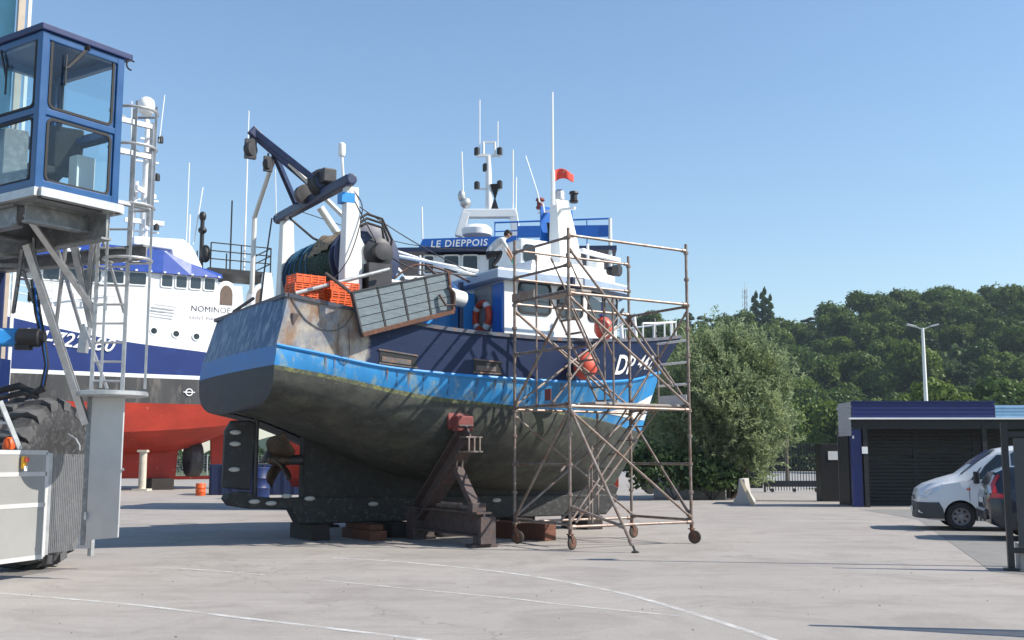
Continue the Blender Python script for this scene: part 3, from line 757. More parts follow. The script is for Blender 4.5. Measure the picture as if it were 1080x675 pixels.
st = MB(); st.tube([(.52, 0, .82), (.52, 0, 2.5)], .055, 8); st.build('rudder_stock', dark_steel, trawler)
pr = MB(); pr.lathe([(.0, -.22), (.07, -.18), (.11, -.05), (.12, .12), (.1, .25)], (.98, 0, 1.62), (1, 0, 0), 14); prop = pr.build('propeller', bronze, trawler, smooth=40)
for k in range(4):
    b = MB(); a0 = k*math.pi/2+.55; rows = []
    for i in range(7):
        q = i/6; rad = .1+.56*q; wdt = .06+.27*math.sin(math.pi*min(1, q*.86+.1)); tw_ = R(62-34*q)
        er = V((0, math.cos(a0), math.sin(a0))); et = V((0, -math.sin(a0), math.cos(a0)))
        rows.append([V((.98, 0, 1.62))+er*(rad-.1*abs(s_)**2*q)+(et*math.cos(tw_)+V((1, 0, 0))*math.sin(tw_))*(wdt*s_) for s_ in (-1, -.5, 0, .5, 1)])
    b.grid(rows); o = b.build('blade', bronze, prop, smooth=60)
    sm = o.modifiers.new('thickness', 'SOLIDIFY'); sm.thickness = .025
sh = MB(); sh.tube([(1.1, 0, 1.62), (2.2, 0, 1.66)], [.1, .13], 10); sh.build('stern_tube', dark_steel, trawler, smooth=40)

# ---------------- wheelhouse
wh = MB()
WB = [(5.15, -2.12), (7.3, -2.05), (8.55, -1.55), (8.95, -.7), (8.95, .7), (8.55, 1.55), (7.3, 2.05), (5.15, 2.12)]
def ring(poly, z, dx=0): return [V((a+dx*(a-5.15)/3.8, b, z)) for a, b in poly]
wh.grid([ring(WB, 3.2), ring(WB, 5.0), ring(WB, 5.5, .12)], close=True)
wheelhouse = wh.build('wheelhouse', mat('wheelhouse_white', (.76, .77, .76), .4, var=.06, c2=(.5, .38, .26), thr=.74, width=.06), trawler)
def on_wall(i, f, z, off=.02):
    a, b = V((*WB[i], 0)), V((*WB[(i+1) % len(WB)], 0)); p = a.lerp(b, f); d = (b-a).normalized(); nrm = V((d.y, -d.x, 0))
    if z > 5: p.x += .12*(p.x-5.15)/3.8*(z-5)/.62
    return p+nrm*off+V((0, 0, z)), d, nrm
def rounded(w, h, r_, k=4):
    out = []
    for cx, cy, a0 in ((w/2-r_, h/2-r_, 0), (-w/2+r_, h/2-r_, 90), (-w/2+r_, -h/2+r_, 180), (w/2-r_, -h/2+r_, 270)):
        for j in range(k+1): a = R(a0+90*j/k); out.append((cx+r_*math.cos(a), cy+r_*math.sin(a)))
    return out
def frame_ring(mb, poly_o, poly_i, org, u, v, w):
    n = len(poly_o); org, u, v, w = V(org), V(u), V(v), V(w)
    vs = [org+u*a+v*b for a, b in poly_o]+[org+u*a+v*b for a, b in poly_i]; vs += [p+w for p in vs]
    fs = []
    for i in range(n):
        j = (i+1) % n
        fs += [(2*n+i, 2*n+j, 3*n+j, 3*n+i), (i, 2*n+i, 2*n+j, j)[::-1], (n+i, n+j, 3*n+j, 3*n+i)]
    mb.add(vs, fs)
def wh_window(i, f, z, w, h, par, gm=dark_glass):
    c, d, nrm = on_wall(i, f, z, .0)
    up = V((0, 0, 1))
    g = MB(); g.prism(rounded(w, h, .1), c+nrm*.006, d, up, nrm*.008); wo = g.build('window', gm, par)
    fr = MB(); frame_ring(fr, rounded(w+.09, h+.09, .13), rounded(w-.01, h-.01, .1), c+nrm*.002, d, up, nrm*.03); fr.build('window_frame', black_rubber, par)
    return wo
wh_window(0, .36, 5.10, .78, .62, wheelhouse, smoke_glass); wh_window(0, .80, 5.08, .62, .6, wheelhouse, smoke_glass)
wh_window(1, .30, 5.06, .55, .6, wheelhouse, smoke_glass); wh_window(1, .78, 5.06, .5, .6, wheelhouse, smoke_glass)
wh_window(2, .5, 5.06, .68, .6, wheelhouse); wh_window(3, .3, 5.06, .55, .6, wheelhouse); wh_window(3, .75, 5.06, .5, .6, wheelhouse)
wh_window(4, .5, 5.06, .68, .6, wheelhouse); wh_window(5, .5, 5.06, .6, .6, wheelhouse); wh_window(6, .4, 5.08, .7, .6, wheelhouse)
# aft wall: blue door, grey panel behind the lifebuoy
aw = MB(); aw.box((5.128, -1.88, 4.4), (.05, .42, 2.0)); dr = aw.build('door', blue_paint, wheelhouse, bevel=.015)
hd = MB(); hd.tube([(5.09, -1.74, 4.3), (5.05, -1.74, 4.3), (5.05, -1.74, 4.42)], .014, 6); hd.build('door_handle', galv, wheelhouse)
ap_ = MB(); ap_.box((5.135, -1.25, 4.45), (.04, .74, 1.9)); ap_.build('aft_panel', mat('aft_panel_paint', (.3, .31, .31), .6, var=.15, c2=(.22, .15, .1), thr=.66), wheelhouse)
# casing aft of the wheelhouse
cs = MB(); cs.box((4.1, -.1, 4.1), (1.9, 1.9, 2.35)); cs.build('engine_casing', sky_blue_paint, trawler, bevel=.03)
vp = MB(); vp.bar((4.55, -1.28, 3.4), (4.55, -1.28, 5.45), .09, .09); vp.build('roof_post', navy_paint, trawler)
# roof with overhang, blue-grey fascia, rounded white cap
RB = [(4.86, -2.33), (7.4, -2.25), (8.8, -1.75), (9.25, -.8), (9.25, .8), (8.8, 1.75), (7.4, 2.25), (4.86, 2.33)]
def shrink(poly, k, c=(7.0, 0)): return [(c[0]+(a-c[0])*k, c[1]+(b-c[1])*k) for a, b in poly]
rf = MB()
rf.grid([ring(shrink(RB, .97), 5.43), ring(RB, 5.45), ring(RB, 5.62)], 1, close=True)
rf.add(ring(shrink(RB, .97), 5.43), [tuple(range(8))[::-1]], 1)
rf.grid([ring(RB, 5.62), ring(shrink(RB, .985), 5.66), ring(shrink(RB, .93), 5.70)], 0, close=True)
rf.add(ring(shrink(RB, .93), 5.70), [tuple(range(8))], 0)
roof = rf.build('wheelhouse_roof', [white_paint, mat('roof_fascia', (.3, .38, .5), .5, var=.12)], trawler, smooth=30)
CB = [(6.2, -1.55), (7.6, -1.6), (8.7, -1.3), (9.05, -.6), (9.05, .6), (8.7, 1.3), (7.6, 1.6), (6.2, 1.55)]
cp = MB(); cp.grid([ring(CB, 5.69), ring(CB, 5.92), ring(shrink(CB, .93, (7.5, 0)), 6.09), ring(shrink(CB, .75, (7.5, 0)), 6.13)], 0, close=True)
cp.add(ring(shrink(CB, .75, (7.5, 0)), 6.13), [tuple(range(8))]); cp.build('roof_cap', white_bright, roof, smooth=50)
lk = MB(); lk.box((6.75, -.3, 6.22), (.85, 1.2, .95)); lkr = lk.build('roof_locker', white_paint, roof, bevel=.06)
ww = MB(); ww.prism(rounded(.32, .42, .08), (6.55, -.906, 6.35), (1, 0, 0), (0, 0, 1), (0, -.012, 0)); ww.build('locker_window', dark_glass, roof)
# floodlight and horn on the roof edge
fl_ = MB(); fl_.box((6.9, -2.3, 5.5), (.34, .16, .24)); flo = fl_.build('floodlight', navy_paint, roof, bevel=.02)
gl = MB(); gl.box((6.9, -2.387, 5.5), (.22, .02, .16)); gl.build('floodlight_lens', galv, roof)
f2 = MB(); f2.lathe([(.04, 0), (.1, .05), (.12, .2), (.11, .22)], (8.0, -1.95, 5.92), (.2, -.9, -.15), 12); f2.build('floodlight', black_paint, roof, smooth=40)

# ---------------- mast on the wheelhouse roof
mast = empty('mast', (.5, 0, -.1)); mast.parent = trawler
m1 = MB(); m1.grid([[V((7.75+dx*w-.25*(z-6.0)/2.05, dy*w*.8, z)) for dx, dy in ((-1, -1), (1, -1), (1, 1), (-1, 1))] for z, w in ((6.0, .36), (7.2, .26), (8.05, .17))], close=True)
m1.add([(7.33, -.136, 8.05), (7.67, -.136, 8.05), (7.67, .136, 8.05), (7.33, .136, 8.05)], [(0, 1, 2, 3)]); m1.build('pylon', white_paint, mast)
m2 = MB()
m2.prism([(0, 6.75), (.26, 6.75), (.30, 8.0), (.02, 8.0)], (7.28, .5, 0), (1, 0, 0), (0, 0, 1), (0, .05, 0)); m2.build('blue_screen', blue_paint, mast)
m2 = MB(); m2.prism([(0, 6.75), (.34, 6.75), (.26, 8.0), (0, 8.0)], (7.98, .5, 0), (1, 0, 0), (0, 0, 1), (0, .05, 0)); m2.build('blue_screen', blue_paint, mast)
m2 = MB(); m2.prism([(0, 6.9), (.28, 6.9), (.36, 7.55), (-.1, 7.55)], (7.45, .3, 0), (1, 0, 0), (0, 0, 1), (0, .04, 0)); m2.build('dark_panel', black_paint, mast)
m3 = MB(); m3.bar((7.45, -.75, 7.72), (7.45, .85, 7.92), .06, .06); m3.tube([(7.25, -.1, 7.9), (7.25, -.1, 8.75)], .055, 8); m3.build('cross_arm', white_paint, mast)
m4 = MB(); m4.tube([(7.25, -.1, 8.6), (7.25, -.1, 10.75)], [.03, .022], 8); m4.build('antenna', white_bright, mast)
for (x, y, z, mm) in ((7.45, .78, 8.0, red_primer), (7.45, -.7, 7.86, black_paint)):
    q = MB(); q.lathe([(.1, 0), (.11, .05), (.085, .07), (.085, .2), (.12, .22), (.1, .27), (.03, .29)], (x, y, z), n=12); q.build('navigation_light', mm, mast, smooth=40)
q = MB(); q.lathe([(.13, 0), (.13, .2), (.09, .26), (.03, .28)], (7.5, -.02, 8.06), n=12); q.build('masthead_light', galv, mast, smooth=40)
q = MB(); q.tube([(7.3, .35, 7.8), (7.3, .42, 8.05), (7.28, .55, 8.12), (7.25, .6, 8.35)], .02, 6); q.tube([(7.26, .57, 8.3), (7.1, .9, 9.35)], .008, 5); q.build('whip_antenna', white_paint, mast)
rdm = MB(); rdm.lathe([(.16, 0), (.14, .25), (.2, .27), (.2, .48), (.1, .52)], (8.95, -.2, 6.02), n=14); rdo = rdm.build('radar', white_paint, trawler, smooth=40)
rb_ = MB(); rb_.bar((8.3, -.5, 6.66), (9.9, .1, 6.66), .12, .12); rb_.build('scanner', white_bright, rdo, bevel=.03)
sl = MB(); sl.lathe([(.05, 0), (.13, .06), (.15, .22), (.13, .25)], (9.0, -.75, 6.2), (.5, -.85, -.1), 14); sl.tube([(9.0, -.73, 5.7), (9.0, -.73, 6.2)], .03, 6); sl.build('searchlight', dark_steel, trawler, smooth=40)
po = MB(); po.tube([(9.1, .35, 6.0), (9.1, .35, 7.05)], .035, 8); po.build('roof_pole', white_paint, trawler)

# ---------------- bow fittings
bw = MB()
for sg in (-1, 1):
    pts = [V((x, sg*max(.06, ys_(x)-.12), zs_(x)+.42)) for x in (9.2, 9.9, 10.6, 11.2, 11.55)]
    bw.tube(pts, .025, 6)
    for p in pts: bw.tube([V((p.x, p.y, zs_(p.x))), p], .02, 6)
bw.build('bow_rail', white_paint, trawler, smooth=50)
bp = MB(); bp.tube([(10.2, -.28, 3.6), (10.05, -.28, 5.2)], .05, 8); bp.tube([(10.2, .28, 3.6), (10.05, .28, 5.2)], .05, 8); bp.bar((10.05, -.28, 5.15), (10.05, .28, 5.15), .07, .07); bp.build('bow_gantry', white_paint, trawler, smooth=50)
wn_ = MB(); wn_.tube([(9.9, -.6, 4.2), (9.9, .6, 4.2)], .2, 14); wn_.box((9.9, 0, 3.8), (.5, .8, .7)); wn_.build('anchor_windlass', sky_blue_paint, trawler, smooth=40)
hs = MB(); hs.tube([(10.7, -.35, 4.4), (10.72, -.3, 4.85), (10.85, -.1, 5.2), (11.0, .1, 5.1), (11.05, .15, 4.6)], .03, 6); hs.build('hose_loop', dark_steel, trawler, smooth=60)

# ---------------- stern gantry
gt = empty('stern_gantry', (0, 0, 0)); gt.parent = trawler
for sg in (-1, 1):
    g = MB(); xb = 1.75
    g.grid([[V((xb-.05*(z-3.9)/3.3+dx*w, sg*1.85+dy*w*.85, z)) for dx, dy in ((-1, -1), (1, -1), (1, 1), (-1, 1))] for z, w in ((3.8, .2), (5.4, .19), (6.4, .15), (7.05, .13))], close=True)
    leg = g.build('gantry_leg', white_worn, gt, bevel=.02)
    cl = MB(); cl.box((xb-.14, sg*1.85, 6.82), (.275, .245, .2)); (cl.build('blue_band', sky_blue_paint, gt) if sg < 0 else None)
    gs = MB(); gs.prism([(0, 0), (.62, 0), (.3, .28), (0, .75)], (xb+.15, sg*1.85-.03, 5.35), (1, 0, 0), (0, 0, 1), (0, .06, 0)); gs.build('gusset', white_worn, gt)
g = MB(); g.bar((1.6, 2.12, 7.16), (1.6, -2.08, 7.16), .2, .21); g.tube([(1.6, 2.1, 7.16), (1.6, 2.2, 7.16)], .12, 10); g.tube([(1.6, -2.06, 7.16), (1.6, -2.16, 7.16)], .12, 10); g.build('cross_beam', navy_paint, gt, bevel=.03)
tip = V((.28, .05, 8.5)); k1 = V((.72, .04, 8.12))
g = MB(); g.bar(tip, (1.55, -.75, 7.3), .09, .14); g.bar(tip+V((.1, .12, -.1)), (1.58, -.35, 7.3), .08, .12); g.bar(k1, (1.5, .75, 7.25), .09, .15); g.bar(tip+V((-.06, 0, .03)), tip+V((.14, 0, -.13)), .14, .2); g.build('boom', navy_paint, gt, bevel=.02)
g = MB(); g.tube([k1+V((.05, 0, -.05)), V((.85, 1.55, 7.0)), V((.9, 1.75, 5.3))], [.05, .055, .055], 8); g.tube([V((1.0, -.2, 7.85)), V((3.3, -.9, 5.6))], .055, 8); g.tube([V((1.9, .3, 7.1)), V((3.4, .3, 5.2))], .085, 10); g.build('boom_stay', white_worn, gt, smooth=40)
g = MB(); g.lathe([(.05, -.16), (.26, -.15), (.3, -.08), (.22, 0), (.3, .08), (.26, .15), (.05, .16)], (1.6, -.55, 7.42), (0, 1, 0), 18); g.build('hauling_block', dark_steel, gt, smooth=40)
g = MB(); g.lathe([(.05, -.1), (.2, -.09), (.2, .09), (.05, .1)], (1.45, .1, 7.3), (0, 1, 0), 16); g.build('rope_drum', dark_steel, gt, smooth=40)
g = MB(); g.box((1.6, -.85, 7.5), (.3, .3, .3)); g.build('winch_motor', dark_steel, gt, bevel=.03)
g = MB(); g.tube([(1.6, -1.7, 7.25), (1.55, -1.72, 7.75)], .028, 6); g.lathe([(.06, 0), (.075, .05), (.07, .25), (.03, .28)], (1.55, -1.72, 7.72), n=10); g.build('stern_light', white_bright, gt, smooth=40)
def block(p, s):
    b = MB(); b.tube([p, p+V((0, 0, -.14*s))], .03*s, 6); b.lathe([(.03, -.09*s), (.16*s, -.08*s), (.19*s, -.04*s), (.19*s, .04*s), (.16*s, .08*s), (.03, .09*s)], p+V((0, 0, -.34*s)), (.5, -.8, 0), 14)
    b.bar(p+V((0, 0, -.1*s)), p+V((0, 0, -.56*s)), .12*s, .26*s, up=(1, 0, 0)); return b
block(tip+V((-.05, 0, -.1)), .9).build('hanging_block', dark_steel, gt, smooth=40); block(k1+V((-.1, .02, -.05)), .7).build('hanging_block', dark_steel, gt, smooth=40)
g = MB(); g.tube([(1.35, 1.85, 7.1), (1.3, 2.1, 6.0), (1.2, 2.15, 4.6)], .018, 6); g.build('rigging', dark_steel, gt, smooth=50); g = MB(); g.tube([(1.5, 2.0, 7.2), (1.45, 2.0, 8.3)], .012, 6); g.build('whip_antenna', white_paint, gt); g = MB()
g.tube([(1.6, 1.4, 7.05), (2.1, 1.2, 6.6), (2.6, .8, 6.3)], .03, 6); g.build('rigging', dark_steel, gt, smooth=50); g = MB(); g.tube([(1.6, -1.95, 7.0), (2.2, -2.0, 6.0), (2.3, -2.0, 5.7)], .014, 6); g.build('rigging', dark_steel, gt, smooth=50)

# ---------------- net drum with the net rolled on it
nd = empty('net_drum', (0, 0, 0)); nd.parent = trawler
XD, ZD = 2.2, 5.72
g = MB(); g.tube([(XD, 1.5, ZD), (XD, -1.75, ZD)], .14, 12); g.build('drum_shaft', dark_steel, nd, smooth=40)
for y, r_ in ((1.5, .7), (-1.22, .68), (-1.6, .72)):
    g = MB(); g.lathe([(.2, -.03), (r_-.03, -.03), (r_, -.015), (r_, .015), (r_-.03, .03), (.2, .03)], (XD, y, ZD), (0, 1, 0), 28); g.build('flange', navy_paint, nd, smooth=40)
def net_material():
    m = mat('green_netting', (.022, .06, .05), .9, var=.4, scale=4, bump=.5, c2=(.06, .1, .07), thr=.5)
    n = m.node_tree.nodes; l = m.node_tree.links; p = n['Principled BSDF']; src = p.inputs['Base Color'].links[0].from_socket
    tc = n.new('ShaderNodeTexCoord'); v = n.new('ShaderNodeTexVoronoi'); v.feature = 'DISTANCE_TO_EDGE'; v.inputs['Scale'].default_value = 13
    l.new(tc.outputs['Object'], v.inputs['Vector'])
    r_ = n.new('ShaderNodeMapRange'); r_.inputs['From Min'].default_value = .05; r_.inputs['From Max'].default_value = .16; r_.inputs['To Min'].default_value = .15; r_.inputs['To Max'].default_value = .85; l.new(v.outputs['Distance'], r_.inputs['Value'])
    x = n.new('ShaderNodeMix'); x.data_type = 'RGBA'; x.inputs['B'].default_value = (.012, .025, .022, 1); l.new(r_.outputs[0], x.inputs['Factor']); l.new(src, x.inputs['A']); l.new(x.outputs['Result'], p.inputs['Base Color'])
    b = n.new('ShaderNodeBump'); b.inputs['Strength'].default_value = .8; b.inputs['Distance'].default_value = .03; b.invert = True; l.new(r_.outputs[0], b.inputs['Height']); l.new(b.outputs[0], p.inputs['Normal'])
    return m
net_m = net_material()
tan_net = mat('tan_netting', (.3, .23, .15), .95, var=.35, scale=14, bump=.8, c2=(.08, .06, .045), thr=.53, width=.08, scale2=24)
def net_roll(y0, y1, rad, seed, a0=0.0, a1=2*math.pi, na=44, nyy=18):
    r_ = random.Random(seed); ph = [r_.uniform(0, 6.28) for _ in range(6)]; rows = []
    for j in range(nyy+1):
        q = j/nyy; yy = y0+(y1-y0)*q; row = []
        for i in range(na+1):
            a = a0+(a1-a0)*i/na
            w = rad*(1+.05*math.sin(3*a+ph[0]+4*q)+.035*math.sin(7*a+ph[1]-6*q)+.03*math.sin(11*q*2+ph[2])+.02*math.sin(17*a+ph[3]+15*q))*(.86+.14*math.sin(math.pi*min(1, max(0, q*.94+.03)))**.5)
            row.append(V((XD+w*math.cos(a), yy, ZD+w*math.sin(a))))
        rows.append(row)
    return MB().grid(rows)
nt = net_roll(1.44, -1.16, .66, 3).build('rolled_net', net_m, nd, smooth=80)
net_roll(.35, -1.1, .72, 4, R(15), R(165), 26, 12).build('tan_net_panel', tan_net, nd, smooth=80)
rope = MB()
for k in range(5):
    yy = 1.3-.3*k; rope.tube([V((XD+.69*math.cos(a), yy+.06*math.sin(2*a+k), ZD+.69*math.sin(a))) for a in [i*.26 for i in range(25)]], .022, 5)
rope.build('head_rope', mat('blue_rope', (.03, .12, .22), .9, var=.3), nd, smooth=60)
g = MB(); g.lathe([(.05, 0), (.3, .02), (.32, .3), (.2, .36), (.18, .52), (.05, .54)], (XD+.1, -1.64, ZD+.05), (0, -1, 0), 18); g.box((XD+.05, -1.9, ZD-.75), (.5, .5, 1.1)); g.build('drum_motor', dark_steel, nd, smooth=40)
g = MB()
for k in range(3):
    o = .09*k
    g.tube([(1.75, -1.9, 6.35-o), (2.05, -1.9, 6.55-o), (2.4, -1.85, 6.5-o), (2.65-o, -1.8, 6.1), (2.6-o, -1.75, 5.6), (2.4, -1.7, 5.35)], .028, 7)
g.build('hydraulic_hose', black_rubber, nd, smooth=60)

# stays, cables and a curved white rail between gantry and wheelhouse
for pts, r_, m_ in (([(1.7, -1.2, 7.1), (3.4, -1.0, 6.35), (4.9, -.9, 5.8)], .012, dark_steel), ([(1.7, .9, 7.1), (4.2, .7, 6.6), (6.6, .3, 6.6)], .010, dark_steel), ([(2.2, -1.95, 6.0), (3.0, -1.9, 5.55), (4.6, -1.9, 5.5)], .016, dark_steel),
                    ([(2.6, 1.4, 5.4), (2.8, 1.2, 6.35), (3.4, .8, 6.5), (5.0, .2, 6.05), (6.3, -.2, 5.75)], .03, white_paint), ([(2.9, -1.3, 5.35), (3.5, -1.2, 5.75), (4.3, -1.1, 5.7), (4.9, -1.1, 5.5)], .022, rust),
                    ([(2.5, -1.6, 5.6), (2.9, -1.5, 5.2), (3.5, -1.4, 5.5), (4.1, -1.5, 5.15)], .02, black_rubber), ([(1.2, -2.0, 5.0), (1.6, -2.1, 5.6), (1.9, -2.0, 6.6), (1.7, -1.95, 7.0)], .012, dark_steel)):
    g = MB(); g.tube(smooth_path(pts), r_, 6); g.build('stay_cable' if r_ < .02 else 'guard_rail' if m_ is white_paint else 'hose', m_, trawler, smooth=60)
for x, y in ((2.8, 1.2), (3.4, .8), (4.4, .4)):
    g = MB(); g.tube([(x, y, 4.6), (x, y, 6.3)], .024, 6); g.build('guard_rail_post', white_paint, trawler)
g = MB(); g.ell((3.9, -1.55, 5.1), (.32, .26, .2)); g.ell((4.2, -1.45, 5.22), (.2, .2, .16)); g.build('net_bundle', mat('blue_net_bundle', (.02, .08, .22), .9, var=.4, scale=12, bump=.8), trawler, smooth=70)
# deck clutter amidships that shows above the bulwark
g = MB(); g.tube([(3.1, -1.95, 5.15), (4.35, -1.75, 5.0)], [.2, .17], 14); g.tube([(3.0, -1.6, 5.25), (4.0, -1.55, 5.35)], [.16, .15], 12); g.build('white_roller', white_worn, trawler, smooth=40)
g = MB(); g.tube([(2.9, .6, 5.9), (3.6, .4, 6.25), (5.6, -.2, 5.95)], .04, 8); g.build('derrick_pole', white_worn, trawler, smooth=40)
g = MB(); g.tube([(2.5, -1.75, 5.25), (4.2, -1.9, 5.1)], .055, 8); g.build('rail_pole', white_worn, trawler, smooth=40)
g = MB(); g.box((3.0, .2, 4.3), (.9, 2.2, 1.4)); g.tube([(3.05, -.9, 5.0), (3.05, 1.2, 5.0)], .35, 16); g.build('trawl_winch', dark_steel, trawler, smooth=40)
g = MB()
for z in (5.2, 5.5, 5.8): g.tube([(2.7, 1.9, z), (5.1, 1.9, z)], .02, 6)
for x in (2.7, 3.5, 4.3, 5.1): g.tube([(x, 1.9, 3.6), (x, 1.9, 5.8)], .022, 6)
g.build('side_rail', white_paint, trawler, smooth=50)

# ================================================================== THINGS ON AND AROUND THE TRAWLER
# ---------------- trawl door hung on the starboard quarter (planks in a rusty frame)
td = empty('trawl_door', tw(2.4, -2.85, 4.0), TA, 'grey plank trawl door in a rusty steel frame hung outside the starboard quarter', 'trawl door')
def tdl(x, z, y=0.0): return V((x-2.4, y, z-4.0))
A0, B0, C0, D0 = tdl(1.33, 4.77), tdl(3.36, 5.33), tdl(3.5, 4.55), tdl(1.55, 3.97)      # aft-top, fwd-top, fwd-bottom, aft-bottom
door_wood = mat('grey_door_planks', (.16, .2, .225), .8, var=.2, scale=5, stretch=(1, 6, 6), bump=.3, c2=(.11, .125, .14), thr=.6)
def dpt(u, v): return A0.lerp(B0, u).lerp(D0.lerp(C0, u), v)
for i in range(4):
    for j in range(5):
        u0, u1, v0, v1 = i/4+.012, (i+1)/4-.012, j/5+.008, (j+1)/5-.008
        if j == 4: v1 -= .04
        q = MB(); dep = .055+random.uniform(-.006, .006)
        pts = [dpt(u0, v0), dpt(u1, v0), dpt(u1, v1), dpt(u0, v1)]
        vs = [p+V((0, -dep, 0)) for p in pts]+[p+V((0, .03, 0)) for p in pts]
        q.add(vs, [(3, 2, 1, 0), (4, 5, 6, 7), (0, 1, 5, 4), (1, 2, 6, 5), (2, 3, 7, 6), (3, 0, 4, 7)]); q.build('plank', door_wood, td)
bk = MB(); pts = [dpt(.01, .02), dpt(.99, .02), dpt(.99, .97), dpt(.01, .97)]; bk.add([p+V((0, .032, 0)) for p in pts]+[p+V((0, .06, 0)) for p in pts], [(3, 2, 1, 0), (4, 5, 6, 7), (0, 1, 5, 4), (1, 2, 6, 5), (2, 3, 7, 6), (3, 0, 4, 7)]); bk.build('backing_plate', dark_steel, td)
fr = MB()
for a, b, w in ((D0, C0, .09), (B0, C0, .05)): fr.bar(a+V((0, -.02, 0)), b+V((0, -.02, 0)), .15, w, up=(b-a).cross(V((0, 1, 0))))
fr.build('rusty_shoe', rust, td, bevel=.01)
fr = MB()
for a, b, w in ((A0, B0, .025), (A0, D0, .03)): fr.bar(a+V((0, -.02, 0)), b+V((0, -.02, 0)), .13, w, up=(b-a).cross(V((0, 1, 0))))
fr.build('steel_frame', dark_steel, td)
st_ = MB()
for u in (.25, .5, .75): st_.bar(dpt(u, .02)+V((0, -.035, 0)), dpt(u, .95)+V((0, -.035, 0)), .05, .024, up=(1, 0, 0))
st_.build('strap', dark_steel, td)
ck = MB(); ck.tube([dpt(.03, .1)+V((-.05, -.05, 0)), dpt(.0, .0)+V((-.1, .1, .1)), V((-1.45, .35, 1.15))], .035, 6); ck.tube([dpt(.9, .05)+V((0, 0, 0)), V((.8, .6, 1.55))], .03, 6)
ck.tube([dpt(.86, .5)+V((0, -.1, 0)), dpt(.9, .8)+V((0, -.16, 0)), dpt(1.0, .86)+V((0, -.15, 0)), dpt(1.02, .55)+V((0, -.12, 0)), dpt(.97, .35)+V((0, -.1, 0))], .03, 6); ck.build('bracket_chain', rust_dark, td, smooth=50)
# rope hanging down the side from the door
rp = MB(); rp.tube(smooth_path([(x, -side_y(x, max(zl_(x), z))-.02, z) for x, z in ((.35, 4.68), (.6, 4.25), (1.0, 4.05), (1.35, 4.2), (1.6, 4.75))]), .009, 5)
rp.tube(smooth_path([(x, -side_y(x, max(zl_(x)+.01, z))-.035, z) for x, z in ((1.2, 4.2), (1.18, 3.7), (1.25, 3.45), (1.36, 3.46), (1.4, 3.7), (1.38, 4.1))]), .008, 5)
o = rp.build('mooring_rope', mat('grey_rope', (.12, .12, .12), .9, var=.2), smooth=60); o.location = TO; o.rotation_euler.z = TA
tag(o, 'thin grey rope looped over the rusty aft quarter of the trawler', 'rope')
sp = MB(); sp.tube([(0, 0, 0), (1.9, -.1, .62)], .04, 8); o = sp.build('steel_pole', galv, smooth=40); o.location = tw(.45, -2.25, 4.76); o.rotation_euler.z = TA
tag(o, 'grey steel pole lying slanted across the orange fish boxes', 'pole')
sp = MB(); sp.tube([(0, 0, 0), (-.2, -1.9, .03)], .035, 8); o = sp.build('steel_pole', dark_steel, smooth=40); o.location = tw(.34, 1.2, 4.8); o.rotation_euler.z = TA
tag(o, 'dark pole lying along the top of the transom', 'pole')

# ---------------- orange fish boxes
def fish_box():
    r = empty('fish_box', (0, 0, 0)); L, W, H = .62, .42, .17
    b = MB(); b.box((0, 0, .01), (L, W, .02)); b.build('base', orange_plastic, r)
    for sg in (-1, 1):
        b = MB()
        for z in (.055, .105, .15): b.box((0, sg*(W/2-.012), z), (L, .02, .03))
        for x in (-.3, -.15, 0, .15, .3): b.box((x, sg*(W/2-.01), .085), (.025, .026, .17))
        b.build('side_panel', orange_plastic, r)
        b = MB()
        for z in (.055, .105, .15): b.box((sg*(L/2-.012), 0, z), (.02, W-.05, .03))
        for y in (-.17, 0, .17): b.box((sg*(L/2-.01), y, .085), (.026, .025, .17))
        b.build('end_panel', orange_plastic, r)
    return r
fb = fish_box(); fi = 0
for lay in range(4):
    for k in range(2):
        o = fb if fi == 0 else copy_tree(fb); fi += 1
        o.location = tw(.72+k*.66+random.uniform(-.02, .02), -2.02-.12*k+random.uniform(-.02, .02), 4.46-.10*k+lay*.172); o.rotation_euler.z = TA+random.uniform(-.05, .05)+.12
        tag(o, 'orange slatted fish box in the stack %s' % ('at the transom corner' if k == 0 else 'next to the trawl door'), 'fish box', 'orange fish boxes %s' % ('at the transom corner' if k == 0 else 'next to the trawl door'))
fs = MB(); fs.box((0, 0, 0), (1.5, .6, .5)); o = fs.build('deck_chest', rust_dark, bevel=.03); o.location = tw(1.05, -2.02, 4.12); o.rotation_euler.z = TA+.12
tag(o, 'rusty steel chest under the orange fish boxes', 'chest')

# ---------------- lifebuoy on the aft wall
lb = MB(); Rb = .30; rows = []
for i in range(29):
    a = 2*math.pi*i/28; rows.append([V((.075*math.cos(b_), (Rb+.075*math.sin(b_))*math.cos(a), (Rb+.075*math.sin(b_))*math.sin(a))) for b_ in [2*math.pi*j/10 for j in range(11)]])
lb.grid(rows)
buoy = empty('lifebuoy', tw(5.04, -1.36, 4.72), TA, 'orange red lifebuoy hanging on the shaded aft wall of the wheelhouse', 'lifebuoy')
lb.build('ring', mat('lifebuoy_orange', (.6, .07, .025), .5, var=.15), buoy, smooth=60)
for k in range(4):
    a = math.pi/4+k*math.pi/2; b = MB(); rows = []
    for i in range(4):
        aa_ = a+R(-11+22*i/3); rows.append([V((.08*math.cos(b_), (Rb+.08*math.sin(b_))*math.cos(aa_), (Rb+.08*math.sin(b_))*math.sin(aa_))) for b_ in [2*math.pi*j/10 for j in range(11)]])
    b.grid(rows); b.build('white_band', white_paint, buoy, smooth=60)
b = MB(); b.tube([(.06, -.02, .28), (.11, 0, .42)], .012, 6); b.build('hook', galv, buoy)

